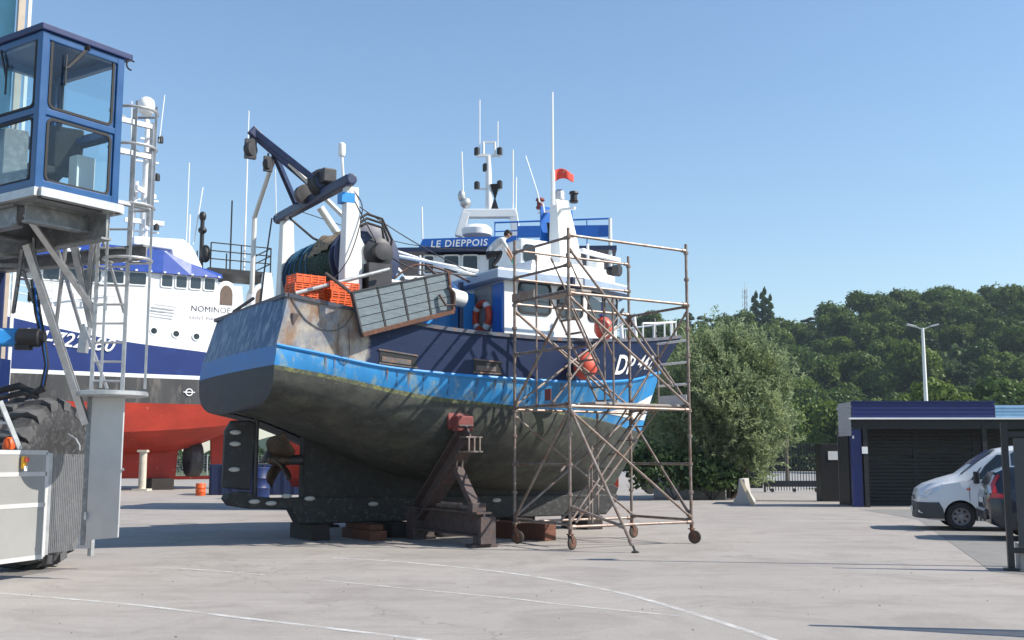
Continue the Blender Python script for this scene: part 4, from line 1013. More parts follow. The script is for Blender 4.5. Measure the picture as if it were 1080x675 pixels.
# ---------------- red fenders at the bow
def fender(px, py, y, lab, r=.27):
    p = (lambda X: X)(None)
    e = empty('fender', (0, 0, 0), 0, lab, 'fender', None)
    b = MB(); b.lathe([(.03, -r*1.15), (r*.45, -r*1.08), (r*.82, -r*.7), (r, -.05), (r*.92, r*.45), (r*.6, r*.92), (r*.22, r*1.15), (.06, r*1.3)], n=20); b.build('float', red_plastic, e, smooth=60)
    b = MB(); b.lathe([(.07, r*1.22), (.075, r*1.34), (.05, r*1.42), (.03, r*1.46)], n=10); b.tube([(0, 0, r*1.4), (.02, .03, r*2.1), (.03, .12, r*2.5)], .012, 5); b.build('eye_and_rope', mat('fender_rope', (.03, .05, .2), .8), e, smooth=50)
    return e
f1 = fender(0, 0, 0, 'round red fender hanging against the navy bulwark behind the scaffold ladder', .26); f1.location = tw(6.62, -side_y(6.62, 3.75)-.31, 3.6)
f2_ = fender(0, 0, 0, 'red fender hanging above the rail in front of the wheelhouse windows', .22); f2_.location = tw(7.35, -side_y(7.35, 4.1)-.1, 4.48); f2_.rotation_euler = (R(14), R(-8), 0)

# ---------------- red flag on the mast
fg = MB(); rows = []
for i in range(11):
    q = i/10; x = .5*q; rows.append([V((x, .06*math.sin(q*7)+.03*(j/5), -.08+.3*(1-.35*q)*(j/5-.5)+.10*math.sin(q*4.5)-.1*q+.18*q*q)) for j in range(6)])
fg.grid(rows); flag = fg.build('flag', mat('red_flag', (.62, .06, .04), .8, var=.1, c2=(.65, .3, .2), thr=.62), smooth=60)
flag.location = tw(7.75, -.1, 8.5)+V((.03, 0, .1)); flag.rotation_euler.z = R(8); tag(flag, 'small torn red flag flying from the trawler mast', 'flag')
sm = flag.modifiers.new('cloth', 'SOLIDIFY'); sm.thickness = .004

# ---------------- cradle: inclined arms on heavy base beams, and the keel blocks
def stand(x, side, lab, loc=None):
    """side -1 is starboard. local y runs outboard."""
    e = empty('boat_stand', tw(x, 0, 0), TA+(math.pi if side > 0 else 0), lab, 'boat stand')
    yo = lambda y: -y
    b = MB(); b.ibeam((0, yo(.95), .42), (0, yo(3.72), .42), .34, .46, .035); b.box((0, yo(1.05), .33), (.5, .3, .66)); b.build('base_beam', rust_dark, e)
    b = MB()
    for yy in (1.1, 3.62): b.box((0, yo(yy), .10), (.3, .16, .2)); b.box((0, yo(yy), .03), (.55, .3, .06))
    b.build('foot', rust_dark, e, bevel=.01)
    b = MB(); b.box((0, yo(3.85), .32), (.32, .035, .5)); b.box((.13, yo(3.78), .3), (.03, .14, .46)); b.box((-.13, yo(3.78), .3), (.03, .14, .46)); b.build('end_plate', rust_dark, e)
    top = V((0, yo(3.12), 2.16)); bot = V((0, yo(1.1), .55))
    b = MB(); b.ibeam(bot, top, .32, .40, .035, up=(0, 0, 1)); b.build('arm', rust_dark, e)
    b = MB(); d = (top-bot).normalized()
    b.box(top+V((0, -.06, -.09)), (.36, .30, .03)); b.box(top+V((0, -.06, -.37)), (.36, .34, .03))
    for xx in (-.12, 0, .12): b.bar(top+V((xx, -.2, -.09)), top+V((xx, -.2, -.37)), .03, .03, up=(1, 0, 0))
    b.build('screw_head', galv_rust, e)
    b = MB(); b.box((0, yo(2.66), 2.44), (.5, .12, .42), Matrix.Rotation(R(-20), 3, 'X')); b.box((0, yo(2.84), 2.34), (.36, .28, .3)); b.build('pad', red_primer, e, bevel=.03)
    b = MB(); b.bar((0, yo(2.62), 1.5), (0, yo(3.4), .72), .18, .13); b.box((0, yo(3.42), .72), (.3, .2, .2)); b.build('strut', rust_dark, e, bevel=.01)
    b = MB()
    for xx in (-.06, .06): b.tube([(xx, yo(2.7), 1.42), (xx, yo(2.78), 1.75)], .02, 6)
    b.tube([(0, yo(1.8), .71), (0, yo(3.5), .71)], .045, 8)
    for k in range(9): b.box((0, yo(2.0+k*.1), .76), (.05, .03, .07))
    b.build('adjusting_screw', galv_rust, e)
    return e
stand(3.75, -1, 'rusty boat stand with a tall inclined arm under the middle of the trawler hull')
stand(3.55, 1, 'rusty boat stand on the far side of the trawler keel')
stand(7.6, 1, 'second rusty boat stand on the far side of the trawler, towards its bow')
def keel_block(x, y, L, W, H, m, lab, rz=0.0, m2=None):
    b = MB(); b.box((0, 0, H/2), (W, L, H)); o = b.build('keel_block', m, bevel=.015, loc=tw(x, y, 0), rz=TA+rz); return tag(o, lab, 'block')
keel_block(1.75, .1, 1.3, .38, .315, timber_dark, 'dark timber block under the aft end of the trawler keel')
keel_block(2.75, -.42, 1.5, .36, .2, timber, 'reddish timber beam on the ground crossing under the trawler keel near its stern')
keel_block(2.78, -.35, 1.3, .30, .11, timber, 'lighter splintered timber lying on the reddish keel beam').location.z = .203
keel_block(4.7, -.25, 1.2, .9, .315, timber_dark, 'dark timber block under the trawler keel beside the boat stand')
keel_block(3.55, .1, 1.4, .5, .315, timber_dark, 'added dark timber block deepening the shade under the keel between reddish beam and stand')  # extra block, added to keep the space under the keel dark
keel_block(5.7, .1, 1.2, .6, .315, timber_dark, 'added dark timber block deepening the shade under the keel forward of the stand')  # likewise added to darken the gap beneath the keel
keel_block(6.6, -.3, 1.6, .36, .2, timber, 'reddish brown timber beam under the keel between the scaffold wheels')
keel_block(6.6, -.1, 1.2, .34, .11, timber_dark, 'dark timber on the reddish brown beam between the scaffold wheels').location.z = .203
keel_block(8.6, 0, 1.1, .45, .315, timber_dark, 'dark timber block under the forefoot of the trawler')
kb2 = MB(); kb2.box((0, 0, .17), (.34, 1.5, .34)); o = kb2.build('timber_beam', timber, bevel=.015, loc=tw(5.55, -2.25, 0), rz=TA+.25); tag(o, 'loose reddish timber beam on the concrete behind the scaffold caster', 'beam')

# ---------------- scaffold tower
SA = R(33.0); SO = V((1.06, 20.2, 0)); SL, SW = 2.95, 1.85
scaf = empty('scaffold_tower', SO, SA, 'rolling scaffold tower of rusty steel tubes beside the trawler', 'scaffold')
corners = {'FL': (0, 0), 'R': (SL, 0), 'L': (0, SW), 'B': (SL, SW)}
tops = {'FL': 5.98, 'R': 5.98, 'L': 6.05, 'B': 6.02}
for k, (x, y) in corners.items():
    b = MB(); b.tube([(x, y, .36), (x, y, tops[k])], .031, 10); pst = b.build('standard', galv_rust, scaf, smooth=40)
    for z in (.4, 1.0, 1.55, 2.1, 2.6, 3.2, 3.7, 4.25, 4.72, 5.25, 5.8): cpl = MB(); cpl.lathe([(.03, -.035), (.052, -.026), (.052, .026), (.03, .035)], (x, y, z), n=8); cpl.build('rosette', galv_rust, scaf, smooth=40)
def tubes(name, segs, r=.022):
    for a, b in segs:
        t = MB(); t.tube([a, b], r, 8); d = (V(b)-V(a)).normalized()
        for e, s in ((V(a), 1), (V(b), -1)): t.tube([e+d*s*.03, e+d*s*.12], r*1.45, 8)
        t.build(name, galv_rust, scaf, smooth=40)
Fz = lambda k, z: (corners[k][0], corners[k][1], z)
tubes('ledger', [(Fz('FL', .42), Fz('R', .42)), (Fz('L', .42), Fz('B', .42)), (Fz('FL', .46), Fz('L', .46)), (Fz('R', .46), Fz('B', .46)),
                 (Fz('FL', 2.62), Fz('R', 2.62)), (Fz('L', 2.62), Fz('B', 2.62)), (Fz('FL', 2.66), Fz('L', 2.66)), (Fz('R', 2.66), Fz('B', 2.66)),
                 (Fz('FL', 4.74), Fz('R', 4.74)), (Fz('L', 4.74), Fz('B', 4.74)), (Fz('FL', 4.78), Fz('L', 4.78)), (Fz('R', 4.70), Fz('B', 4.70)),
                 (Fz('FL', 5.84), Fz('R', 5.84)), (Fz('FL', 5.80), Fz('L', 5.80)), (Fz('FL', 5.27), Fz('L', 5.27)), (Fz('FL', 3.72), Fz('L', 3.72))], .028)
tubes('diagonal_brace', [(Fz('FL', 2.55), Fz('R', .5)), (Fz('FL', 4.68), Fz('R', 2.7)), (Fz('FL', 5.6), (SL*.86, .03, 3.1)), (Fz('L', .5), Fz('FL', 2.55)), (Fz('L', 2.7), Fz('FL', 4.68)),
                         (Fz('B', 2.55), Fz('R', .5)), (Fz('B', 4.68), Fz('R', 2.7)), (Fz('L', .52), Fz('B', 2.55)), (Fz('L', 2.7), Fz('B', 4.66)), (Fz('L', 4.6), (SL*.9, SW, 2.8))], .026)
tubes('ledger', [(Fz('FL', 1.55), Fz('L', 1.55)), (Fz('L', 5.84), Fz('B', 5.84)), (Fz('L', 5.25), Fz('B', 5.25)), (Fz('R', 1.55), Fz('B', 1.55))], .024)
tubes('diagonal_brace', [(Fz('B', .5), Fz('L', 2.5)), (Fz('B', 2.75), Fz('L', 4.6)), (Fz('FL', .5), (SL*.62, .02, 2.6)), (Fz('R', .55), Fz('B', 2.5)), (Fz('R', 4.6), Fz('B', 2.8)), ((.25, SW*.5, 2.7), (SL*.7, SW*.5, 4.7))], .022)
tubes('mid_post', [((SL*.36, .02, 2.64), (SL*.36, .02, 4.72)), ((SL*.18, SW, 2.64), (SL*.18, SW, 5.8)), ((SL*.3, .5, .44), (SL*.3, .5, 1.9)), ((SL*.55, SW*.55, 2.7), (SL*.55, SW*.55, 4.7)), ((SL*.7, SW, .44), (SL*.7, SW, 2.6))], .02)
tubes('stair_handrail', [((.5, 1.0, 1.4), (SL*.88, 1.0, 3.55)), ((.62, .93, 5.7), (SL*.62, .93, 3.6)), ((.62, 1.46, 5.7), (SL*.62, 1.46, 3.6))], .018)
# platforms
board = mat('scaffold_board', (.33, .29, .26), .8, var=.25, scale=5, stretch=(1, 7, 1), c2=(.5, .48, .46), thr=.6)
for k in range(3):
    b = MB(); b.box((SL*.60, .35+k*.55, 2.70), (SL*.74, .5, .045)); b.build('platform_board', board, scaf, bevel=.008)
for k in range(2):
    b = MB(); b.box((.42, .45+k*.6, 4.84), (.5, .55, .045)); b.build('platform_board', board, scaf, bevel=.008)
b = MB(); b.box((-.04, SW*.8, 4.86), (.025, SW*.42, .16)); b.build('toe_board', galv_rust, scaf)
b = MB(); b.box((SL-.02, SW*.25, 2.83), (.03, SW*.44, .2)); b.build('toe_board', mat('pale_board', (.62, .61, .6), .7, var=.1), scaf)
# half-width guard frame on the forward end
b = MB(); b.tube([(SL, SW*.5, 2.66), (SL, SW*.5, 4.05)], .02, 8); b.build('guard_post', galv_rust, scaf, smooth=40)
for z in (3.14, 3.58, 4.02):
    b = MB(); b.tube([(SL, .02, z), (SL, SW*.5, z)], .024, 8); b.build('guard_rung', white_worn, scaf, smooth=40)
# stair ladders
def stair(p, q, w, n, nm='ladder'):
    p, q = V(p), V(q); d = (q-p); s = V((0, 1, 0))
    lad = MB()
    for k in (0, w): lad.tube([p+s*k, q+s*k], .024, 8)
    lo = lad.build(nm, galv_rust, scaf, smooth=40)
    for i in range(n):
        t = (i+.6)/n; c = p+d*t; r = MB(); r.box(c+s*(w/2), (.1, w, .025)); r.build('rung', galv_rust, lo)
stair((.5, .5, .46), (SL*.88, .5, 2.68), .5, 8)
stair((.62, .95, 4.84), (SL*.62, .95, 2.72), .5, 8)
lad = MB()
# handrail tubes along the lower stair
tubes('handrail', [((.8, .48, 1.45), (SL*.8, .48, 3.4)), ((.8, .48, .5), (.8, .48, 1.45))], .018)
# outrigger
tubes('outrigger', [((.02, -.02, 2.55), (.62, -1.02, .12)), ((.02, -.02, .78), (.545, -.9, .44))], .028)
b = MB(); b.tube([(.62, -1.02, .14), (.65, -1.06, .02)], .02, 8); b.lathe([(.07, 0), (.07, .02), (.03, .04)], (.65, -1.06, 0), n=12); b.build('outrigger_foot', black_rubber, scaf, smooth=40)
# casters
caster_m = mat('caster_rubber', (.06, .048, .042), .8, var=.3)
for k, ang in (('FL', 20), ('R', -60), ('L', -50), ('B', 10)):
    x, y = corners[k]; d = V((math.cos(R(ang)), math.sin(R(ang)), 0)); s = V((-d.y, d.x, 0)); hub = V((x, y, .13))+d*.06
    b = MB(); b.tube([(x, y, .36), (x, y, .29)], .035, 8); b.box((x, y, .285), (.1, .1, .02))
    for sg in (-1, 1): b.bar(V((x, y, .28))+s*sg*.038, hub+s*sg*.038, .012, .06, up=d)
    b.build('caster_fork', rust, scaf)
    b = MB(); b.lathe([(.04, -.03), (.11, -.028), (.128, -.016), (.128, .016), (.11, .028), (.04, .03)], hub, s, 22); wl_ = b.build('caster_wheel', caster_m, scaf, smooth=35)
    b = MB(); b.lathe([(.02, -.036), (.085, -.032), (.085, .032), (.02, .036)], hub, s, 16); b.build('wheel_rim', rust, wl_, smooth=35)
pg = MB(); pg.box((-.03, SW*.35, 2.86), (.012, .2, .22)); pg.build('notice_plate', red_primer, scaf)
# bucket / bag on the scaffold platform, white tin below
wt = MB(); wt.lathe([(.05, 0), (.12, .01), (.14, .1), (.1, .16), (.03, .18)], n=12); o = wt.build('plastic_bag', white_bright, smooth=60); o.location = (gnd(605, 527).x*.86, gnd(605, 527).y*.86, 0); tag(o, 'small white plastic bag on the concrete behind the scaffold', 'bag')

# ================================================================== PERSON ON THE WHEELHOUSE ROOF
def skin_mesh(name, verts, edges, radii, root=0, sub=2):
    me = bpy.data.meshes.new(name); me.from_pydata([V(v) for v in verts], edges, [])
    o = bpy.data.objects.new(name, me); col.objects.link(o)
    sk = o.modifiers.new('skin', 'SKIN'); sk.use_smooth_shade = True
    for i, r_ in enumerate(radii):
        sv = me.skin_vertices[0].data[i]; sv.radius = r_ if isinstance(r_, tuple) else (r_, r_); sv.use_root = (i == root)
    ss = o.modifiers.new('sub', 'SUBSURF'); ss.levels = sub; ss.render_levels = sub
    bpy.context.view_layer.update()
    out = bpy.data.meshes.new_from_object(o.evaluated_get(bpy.context.evaluated_depsgraph_get()))
    bpy.data.objects.remove(o); bpy.data.meshes.remove(me); out.name = name; out.materials.clear(); return out
skin_c = mat('skin', (.42, .24, .16), .6, var=.08); tshirt = mat('pale_work_top', (.62, .63, .64), .85, var=.12, scale=8, bump=.3)
trouser = mat('dark_trousers', (.03, .03, .035), .9, var=.2, bump=.3); boot = mat('dark_boots', (.015, .014, .013), .7); glove = mat('green_glove', (.02, .3, .2), .7); hair_m = mat('dark_hair', (.012, .009, .008), .7, var=.3)
def person():
    e = empty('person', tw(4.98, -2.0, 5.665)+V((-.12, 0, 0)), R(4), 'person in a pale top, dark trousers and green gloves crouching on the wheelhouse roof', 'person'); e.scale = (.82, .82, .82)
    v, ed, ra = [], [], []
    def chain(start, pts):
        i = start
        for p, r_ in pts:
            v.append(p); ra.append(r_); j = len(v)-1
            if i is not None: ed.append((i, j))
            i = j
        return i
    pel = chain(None, [((-.06, 0, .40), (.15, .13))])
    ch = chain(pel, [((.07, 0, .55), (.14, .12)), ((.22, 0, .69), (.165, .125)), ((.33, 0, .77), (.13, .10))])
    nk = chain(ch, [((.41, 0, .84), .055), ((.455, 0, .885), .062)])
    hd_ = chain(nk, [((.50, 0, .93), (.082, .09)), ((.545, 0, .955), (.075, .085))])
    for sg in (-1, 1):
        k = chain(pel, [((-.03, sg*.1, .38), .095), ((.2, sg*.16, .44), .08), ((.33, sg*.17, .45), .066)])
        k = chain(k, [((.2, sg*.15, .25), .06), ((.08, sg*.14, .10), .042)])
        chain(k, [((.13, sg*.145, .045), .046), ((.25, sg*.155, .035), .036)])
        k = chain(ch, [((.33, sg*.14, .77), .075), ((.36, sg*.2, .7), .058), ((.44, sg*.22, .56), .046), ((.48, sg*.22, .5), .042)])
        k = chain(k, [((.55, sg*.19, .39), .037), ((.61, sg*.16, .27), .028)])
        k = chain(k, [((.632, sg*.155, .225), (.034, .02))])
        for fo in range(4):
            dy = (fo-1.5)*.017; L = (.85, 1, .95, .75)[fo]
            chain(k, [((.645, sg*.155+dy, .19), .0095), ((.655, sg*.155+dy*1.1, .19-.038*L), .009), ((.645, sg*.155+dy*1.1, .19-.068*L), .0075)])
        chain(k, [((.61, sg*.155-sg*.03, .215), .011), ((.625, sg*.155-sg*.042, .18), .009)])
    me = skin_mesh('body', v, ed, ra, 0, 2)
    for m in (tshirt, trouser, boot, skin_c, glove): me.materials.append(m)
    for f in me.polygons:
        c = f.center; mi = 0
        if c.z < .075 and c.x < .32: mi = 2
        elif (c.z < .47 and c.x < .42) and c.x-.02 < .40 and not (c.x > .38 and abs(c.y) > .17 and c.z > .4): mi = 1
        if c.x > .40 and c.z > .84: mi = 3
        if c.x > .47 and .26 < c.z < .62: mi = 3
        if c.x > .57 and c.z <= .27: mi = 4
        f.material_index = mi
    link('body', me, e)
    h = MB(); h.ell((.505, 0, .985), (.105, .088, .075), 16, 10, M=Matrix.Rotation(R(35), 3, 'Y')); h.ell((.45, 0, .95), (.07, .085, .085), 14, 9); h.build('hair', hair_m, e, smooth=70)
    f = MB(); f.ell((.602, 0, .925), (.02, .014, .016), 8, 6); f.ell((.5, .092, .925), (.02, .01, .03), 8, 6); f.ell((.5, -.092, .925), (.02, .01, .03), 8, 6); f.build('nose_and_ears', skin_c, e, smooth=70)
    f = MB(); f.ell((.59, .032, .95), (.01, .013, .008), 8, 5); f.ell((.59, -.032, .95), (.01, .013, .008), 8, 5); f.ell((.592, 0, .885), (.008, .025, .006), 8, 5); f.build('eyes_and_mouth', hair_m, e, smooth=70)
person()

# ================================================================== THE WHITE AND BLUE TRAWLER BEHIND (left)
NA_ = R(211); NO = V((-16.05, 62.3, 0))
nom = empty('large_trawler', NO, NA_, 'large white and blue trawler with a red bottom standing behind the travel lift', 'boat')
n_blue = mat('large_trawler_blue', (.012, .03, .155), .4, var=.12, scale=.5, c2=(.02, .045, .2), thr=.6)
n_white = mat('large_trawler_white', (.8, .81, .82), .4, var=.05, scale=.6, c2=(.6, .56, .5), thr=.74, width=.06)
n_grey = mat('large_trawler_boot_top', (.05, .05, .052), .6, var=.3, scale=.8, stretch=(1, 1, .25), c2=(.13, .12, .11), thr=.6)
n_red = mat('large_trawler_red', (.4, .034, .016), .65, var=.22, scale=.7, c2=(.6, .2, .12), thr=.66, width=.08, scale2=2.2, stretch=(1, 1, 1.6))
hb = curve([(-3, 2.9), (0, 3.35), (3, 3.4), (12, 3.4), (17, 3.05), (21, 1.9), (24.5, .1)])
bt = curve([(-3, 7.1), (0, 7.1), (2.65, 7.33), (7.4, 7.75), (12.5, 8.65), (18, 9.9), (24.5, 11.3)])   # top of the blue
hx = [-3+27.5*i/40 for i in range(41)]
def nrow(fz, fy): return [V((x, fy(x), fz(x))) for x in hx]
top_w = curve([(-3, 9.0), (2.0, 9.4), (6, 9.2), (11.5, 9.35), (18, 10.6), (24.5, 12.0)])
hbl = lambda x, k: max(.06, hb(x)-k*max(0, (x-14)/10.5)*1.4) if x > 14 else hb(x)
zc_ = curve([(-3, 4.15), (-.5, 3.7), (2, 3.35), (7, 3.0), (14, 2.9), (24.5, 3.4)])
zkeel = curve([(-3, 4.05), (-.8, 3.6), (1.5, 2.55), (3.2, 2.05), (7, 1.9), (24.5, 2.0)])
rows = [nrow(top_w, lambda x: hb(x)), nrow(bt, lambda x: hb(x)), nrow(lambda x: 6.03+.02*max(0, x-13), lambda x: hbl(x, .35)), nrow(lambda x: 5.83, lambda x: hbl(x, .4)), nrow(lambda x: 4.52, lambda x: hbl(x, .7)-.03),
        nrow(zc_, lambda x: max(.05, hbl(x, 1.0)-.35)), nrow(lambda x: zc_(x)*.35+zkeel(x)*.65, lambda x: max(.05, (hbl(x, 1.2)-.35)*.55)), nrow(zkeel, lambda x: .22)]
h = MB()
for sg in (1, -1):
    for i, mi in enumerate((0, 1, 0, 2, 3, 3, 3)):
        rr_ = [[V((p.x, sg*p.y, p.z)) for p in r_] for r_ in rows[i:i+2]]
        h.grid(rr_ if sg > 0 else rr_[::-1], mi)
for i, mi in enumerate((0, 1, 0, 2, 3, 3, 3)):
    a, b = rows[i][0], rows[i+1][0]; h.add([(a.x, a.y, a.z), (a.x, -a.y, a.z), (b.x, -b.y, b.z), (b.x, b.y, b.z)], [(0, 1, 2, 3)], mi)
h.build('hull', [n_white, n_blue, n_grey, n_red], nom, smooth=25)
g = MB(); g.prism([(3.0, .6), (2.9, 2.3), (7, 2.0), (22, 2.1), (21, .6)], (0, -.25, 0), (1, 0, 0), (0, 0, 1), (0, .5, 0)); g.build('keel', n_red, nom, bevel=.04)
g = MB(); g.lathe([(.9, -.35), (.98, -.3), (1.0, .3), (.9, .38), (.84, .3), (.82, -.3), (.9, -.35)], (2.0, 0, 1.65), (1, 0, 0), 24, caps=False); noz = g.build('propeller_nozzle', n_grey, nom, smooth=40)
for k in range(4):
    g = MB(); a = k*math.pi/2+.4; er = V((0, math.cos(a), math.sin(a))); et = V((.35, -math.sin(a)*.9, math.cos(a)*.9))
    g.prism([(.1, -.08), (.5, -.22), (.78, -.15), (.78, .15), (.5, .22), (.1, .08)], (2.0, 0, 1.65), er, et, (.04, 0, 0)); g.build('blade', bronze, noz)
g = MB(); g.prism([(.2, .7), (1.0, .7), (1.1, 3.1), (.1, 3.3)], (0, -.12, 0), (1, 0, 0), (0, 0, 1), (0, .24, 0)); g.build('rudder', n_red, nom, bevel=.04)
g = MB(); g.bar((.1, 0, .62), (3.2, 0, .62), .35, .2); g.build('heel', n_red, nom)
# deck sheet
g = MB(); g.grid([[V((x, -hb(x)+.05, top_w(x)-.6)) for x in hx], [V((x, hb(x)-.05, top_w(x)-.6)) for x in hx]]); g.build('deck', n_grey, nom)
# superstructure
def wall_poly(z0, z1, poly, name, m, par, **kw):
    g = MB(); g.grid([[V((a, b, z0)) for a, b in poly], [V((a, b, z1)) for a, b in poly]], close=True); g.add([(a, b, z1) for a, b in poly], [tuple(range(len(poly)))]); return g.build(name, m, par, **kw)
g = MB(); HP = [(1.9, 3.3), (5.6, 3.3), (5.6, 3.3), (10.6, 2.6), (10.9, 0), (10.6, -2.6), (5.6, -3.3), (1.9, -3.3)]
g.grid([[V((a, b, 9.0)) for a, b in HP], [V((a, b, 10.62)) for a, b in HP], [V((a+.2*(a > 8), b, 11.42)) for a, b in HP]], close=True); house = g.build('bridge', n_white, nom)
# blue roof band, sloping outwards, coming down towards the stern
RP = [(1.7, 3.5), (5.6, 3.55), (11.2, 2.8), (11.6, 0), (11.2, -2.8), (5.6, -3.55), (1.7, -3.5)]
zt = lambda a: 12.62 if a > 4.5 else 11.75
g = MB(); RP2 = [(1.7, 3.5), (3.4, 3.52), (4.9, 3.54), (8.3, 3.2), (11.2, 2.8), (11.6, 0), (11.2, -2.8), (8.3, -3.2), (4.9, -3.54), (3.4, -3.52), (1.7, -3.5)]
zt2 = [11.62, 12.05, 12.62, 12.75, 12.2, 12.2, 12.2, 12.75, 12.62, 12.05, 11.62]
g.grid([[V((a, b, 11.38)) for a, b in RP2], [V((a*.985, b*.93, z)) for (a, b), z in zip(RP2, zt2)]], close=True); g.add([(a*.985, b*.93, z) for (a, b), z in zip(RP2, zt2)], [tuple(range(len(RP2)))]); g.add([(a, b, 11.38) for a, b in RP2], [tuple(range(len(RP2)))[::-1]])
g.build('roof_band', mat('roof_band_blue', (.015, .06, .32), .45, var=.1), nom)
for k in range(14):
    a = 1.9+k*.72; g = MB(); bb_ = 3.5+.02-.0 if a < 5.6 else 3.55-(a-5.6)*.134; g.box((a, bb_+.0, 11.43), (.12, .06, .08)); g.build('deck_light', white_bright, nom)
def n_window(x, w, z=11.02, hh=.62, y=3.3, par=nom, sl=0.0):
    yy = y if x < 5.6 else 3.3-(x-5.6)*.14
    g = MB(); g.prism(rounded(w, hh, .08), (x, yy+.012, z), (1, -(.14 if x > 5.6 else 0), 0), (0, 0, 1), (0, .02, 0)); wo = g.build('window', smoke_glass, par)
    f = MB(); frame_ring(f, rounded(w+.12, hh+.12, .1), rounded(w, hh, .08), (x, yy+.008, z), (1, -(.14 if x > 5.6 else 0), 0), (0, 0, 1), (0, .04, 0)); f.build('frame', white_paint, wo)
for x in (2.35, 3.1, 3.85, 4.6): n_window(x, .55)
for x in (6.1, 7.2, 8.3, 9.4, 10.2): n_window(x, .82)
for x in (2.98, 4.05, 5.2, 6.4):
    g = MB(); z = 8.13+(x-2.98)*.075; g.lathe([(.02, 0), (.16, 0), (.17, .03)], (x, 3.4, z), (0, 1, 0), 16); po_ = g.build('porthole', dark_glass, nom)
    g = MB(); g.lathe([(.16, 0), (.22, 0), (.22, .05), (.16, .05), (.16, 0)], (x, 3.4, z), (0, 1, 0), 18); g.build('rim', n_white, po_, smooth=40)
g = MB()
for k in range(5): g.prism([(0, 0), (1.15, .07), (1.12, .13), (-.03, .06)], (4.3-k*.05, 3.405, 8.95+k*.16), (1, 0, 0), (0, 0, 1), (0, .03, 0))
g.build('vent_louvre', mat('louvre_grey', (.4, .42, .45), .5), nom)
lettering('NOMINOE', .44, mat('name_black', (.03, .03, .04), .5), (3.3, 3.312, 9.5), (-1, 0, 0), (0, 0, 1), nom, 'name_letters', space=1.05)
lettering('SAINT MALO', .27, mat('port_grey', (.42, .38, .38), .5), (3.4, 3.42, 9.05), (-1, 0, 0), (0, 0, 1), nom, 'port_letters', space=1.1)
lettering('SM-722680', .98, white_bright, (11.7, 3.5, 7.42), (-1, 0, -.075), (-.075, 0, 1), nom, 'registration_letters', shear=.32, space=1.0, bold=.01)
lettering('Nominoë', 1.0, white_bright, (10.0, 3.38, 11.6), (-1, .12, .04), (0, 0, 1), nom, 'roof_letters', shear=.45)
g = MB(); frame_ring(g, [(math.cos(a)*.2, math.sin(a)*.2) for a in [i*.393 for i in range(16)]], [(math.cos(a)*.15, math.sin(a)*.15) for a in [i*.393 for i in range(16)]], (3.25, 3.42, 5.15), (-1, 0, 0), (0, 0, 1), (0, .01, 0)); g.box((3.25, 3.425, 5.15), (.6, .012, .05)); g.build('load_line_mark', white_bright, nom)
g = MB(); g.tube([(7.5, 2.9, 9.35), (7.5, 2.9, 9.4)], .02, 5)
for z in (9.75, 10.15, 10.55): g.tube([(x, hb(x)-.1, top_w(x)+z-9.35) for x in (7.2, 9, 11, 13, 16, 20)], .03, 6)
for x in (7.2, 8.2, 9.2, 10.2, 11.2, 12.2, 13.2, 14.5, 16, 18): g.tube([(x, hb(x)-.1, top_w(x)-.05), (x, hb(x)-.1, top_w(x)+1.2)], .03, 6)
g.build('deck_rail', white_paint, nom, smooth=50)
# funnel arch and tunnel-shaped posts towards the stern
g = MB(); rows_ = []
for i in range(9):
    q = i/8; rows_.append(None)
arch = [(2.2, 11.5), (2.75, 12.6), (3.1, 13.2), (3.6, 13.55), (6.2, 13.45), (6.2, 13.0), (4.2, 12.9), (3.9, 11.6)]
g.prism(arch, (0, 2.3, 0), (1, 0, 0), (0, 0, 1), (0, -.7, 0)); g.prism(arch, (0, -1.6, 0), (1, 0, 0), (0, 0, 1), (0, -.7, 0)); g.bar((5.8, 2, 13.25), (5.8, -2, 13.25), .5, .3); g.build('radar_arch', n_white, nom, bevel=.06)
brown = mat('tunnel_interior', (.14, .1, .08), .8)
for x0 in (.7, -1.3):
    g = MB(); pl = [(x0, 9.0)]+[(x0+.6-.6*math.cos(a), 10.6+.75*math.sin(a)) for a in [i*math.pi/10 for i in range(11)]]+[(x0+1.2, 9.0)]; g.prism(pl, (0, 2.9, 0), (1, 0, 0), (0, 0, 1), (0, -1.0, 0)); g.build('winch_house', n_white, nom, bevel=.04)
    g = MB(); pl = [(x0+.25, 10.0)]+[(x0+.6-.35*math.cos(a), 10.6+.5*math.sin(a)) for a in [i*math.pi/8 for i in range(9)]]+[(x0+.95, 10.0)]; g.prism(pl, (0, 2.905, 0), (1, 0, 0), (0, 0, 1), (0, .01, 0)); g.build('winch_opening', brown, nom)
g = MB(); g.prism([(-1.6, 9.0), (-1.2, 12.0), (-.8, 12.0), (-.5, 9.0)], (0, 3.0, 0), (1, 0, 0), (0, 0, 1), (0, -.5, 0)); g.build('gantry_leg', n_white, nom)
g = MB(); g.prism([(-1.6, 9.0), (-1.2, 12.0), (-.8, 12.0), (-.5, 9.0)], (0, -2.5, 0), (1, 0, 0), (0, 0, 1), (0, -.5, 0)); g.build('gantry_leg', n_white, nom)
g = MB(); g.box((.4, 1.0, 11.95), (3.6, 3.0, .3))
for x in (-1.3, .4, 2.1):
    for y in (2.45, -.4): g.tube([(x, y, 12.1), (x, y, 13.5)], .04, 6)
for z in (12.6, 13.05, 13.5):
    g.tube([(-1.3, 2.45, z), (2.1, 2.45, z)], .035, 6); g.tube([(-1.3, 2.45, z), (-1.3, -.4, z)], .035, 6)
g.build('stern_platform', black_paint, nom, smooth=50)
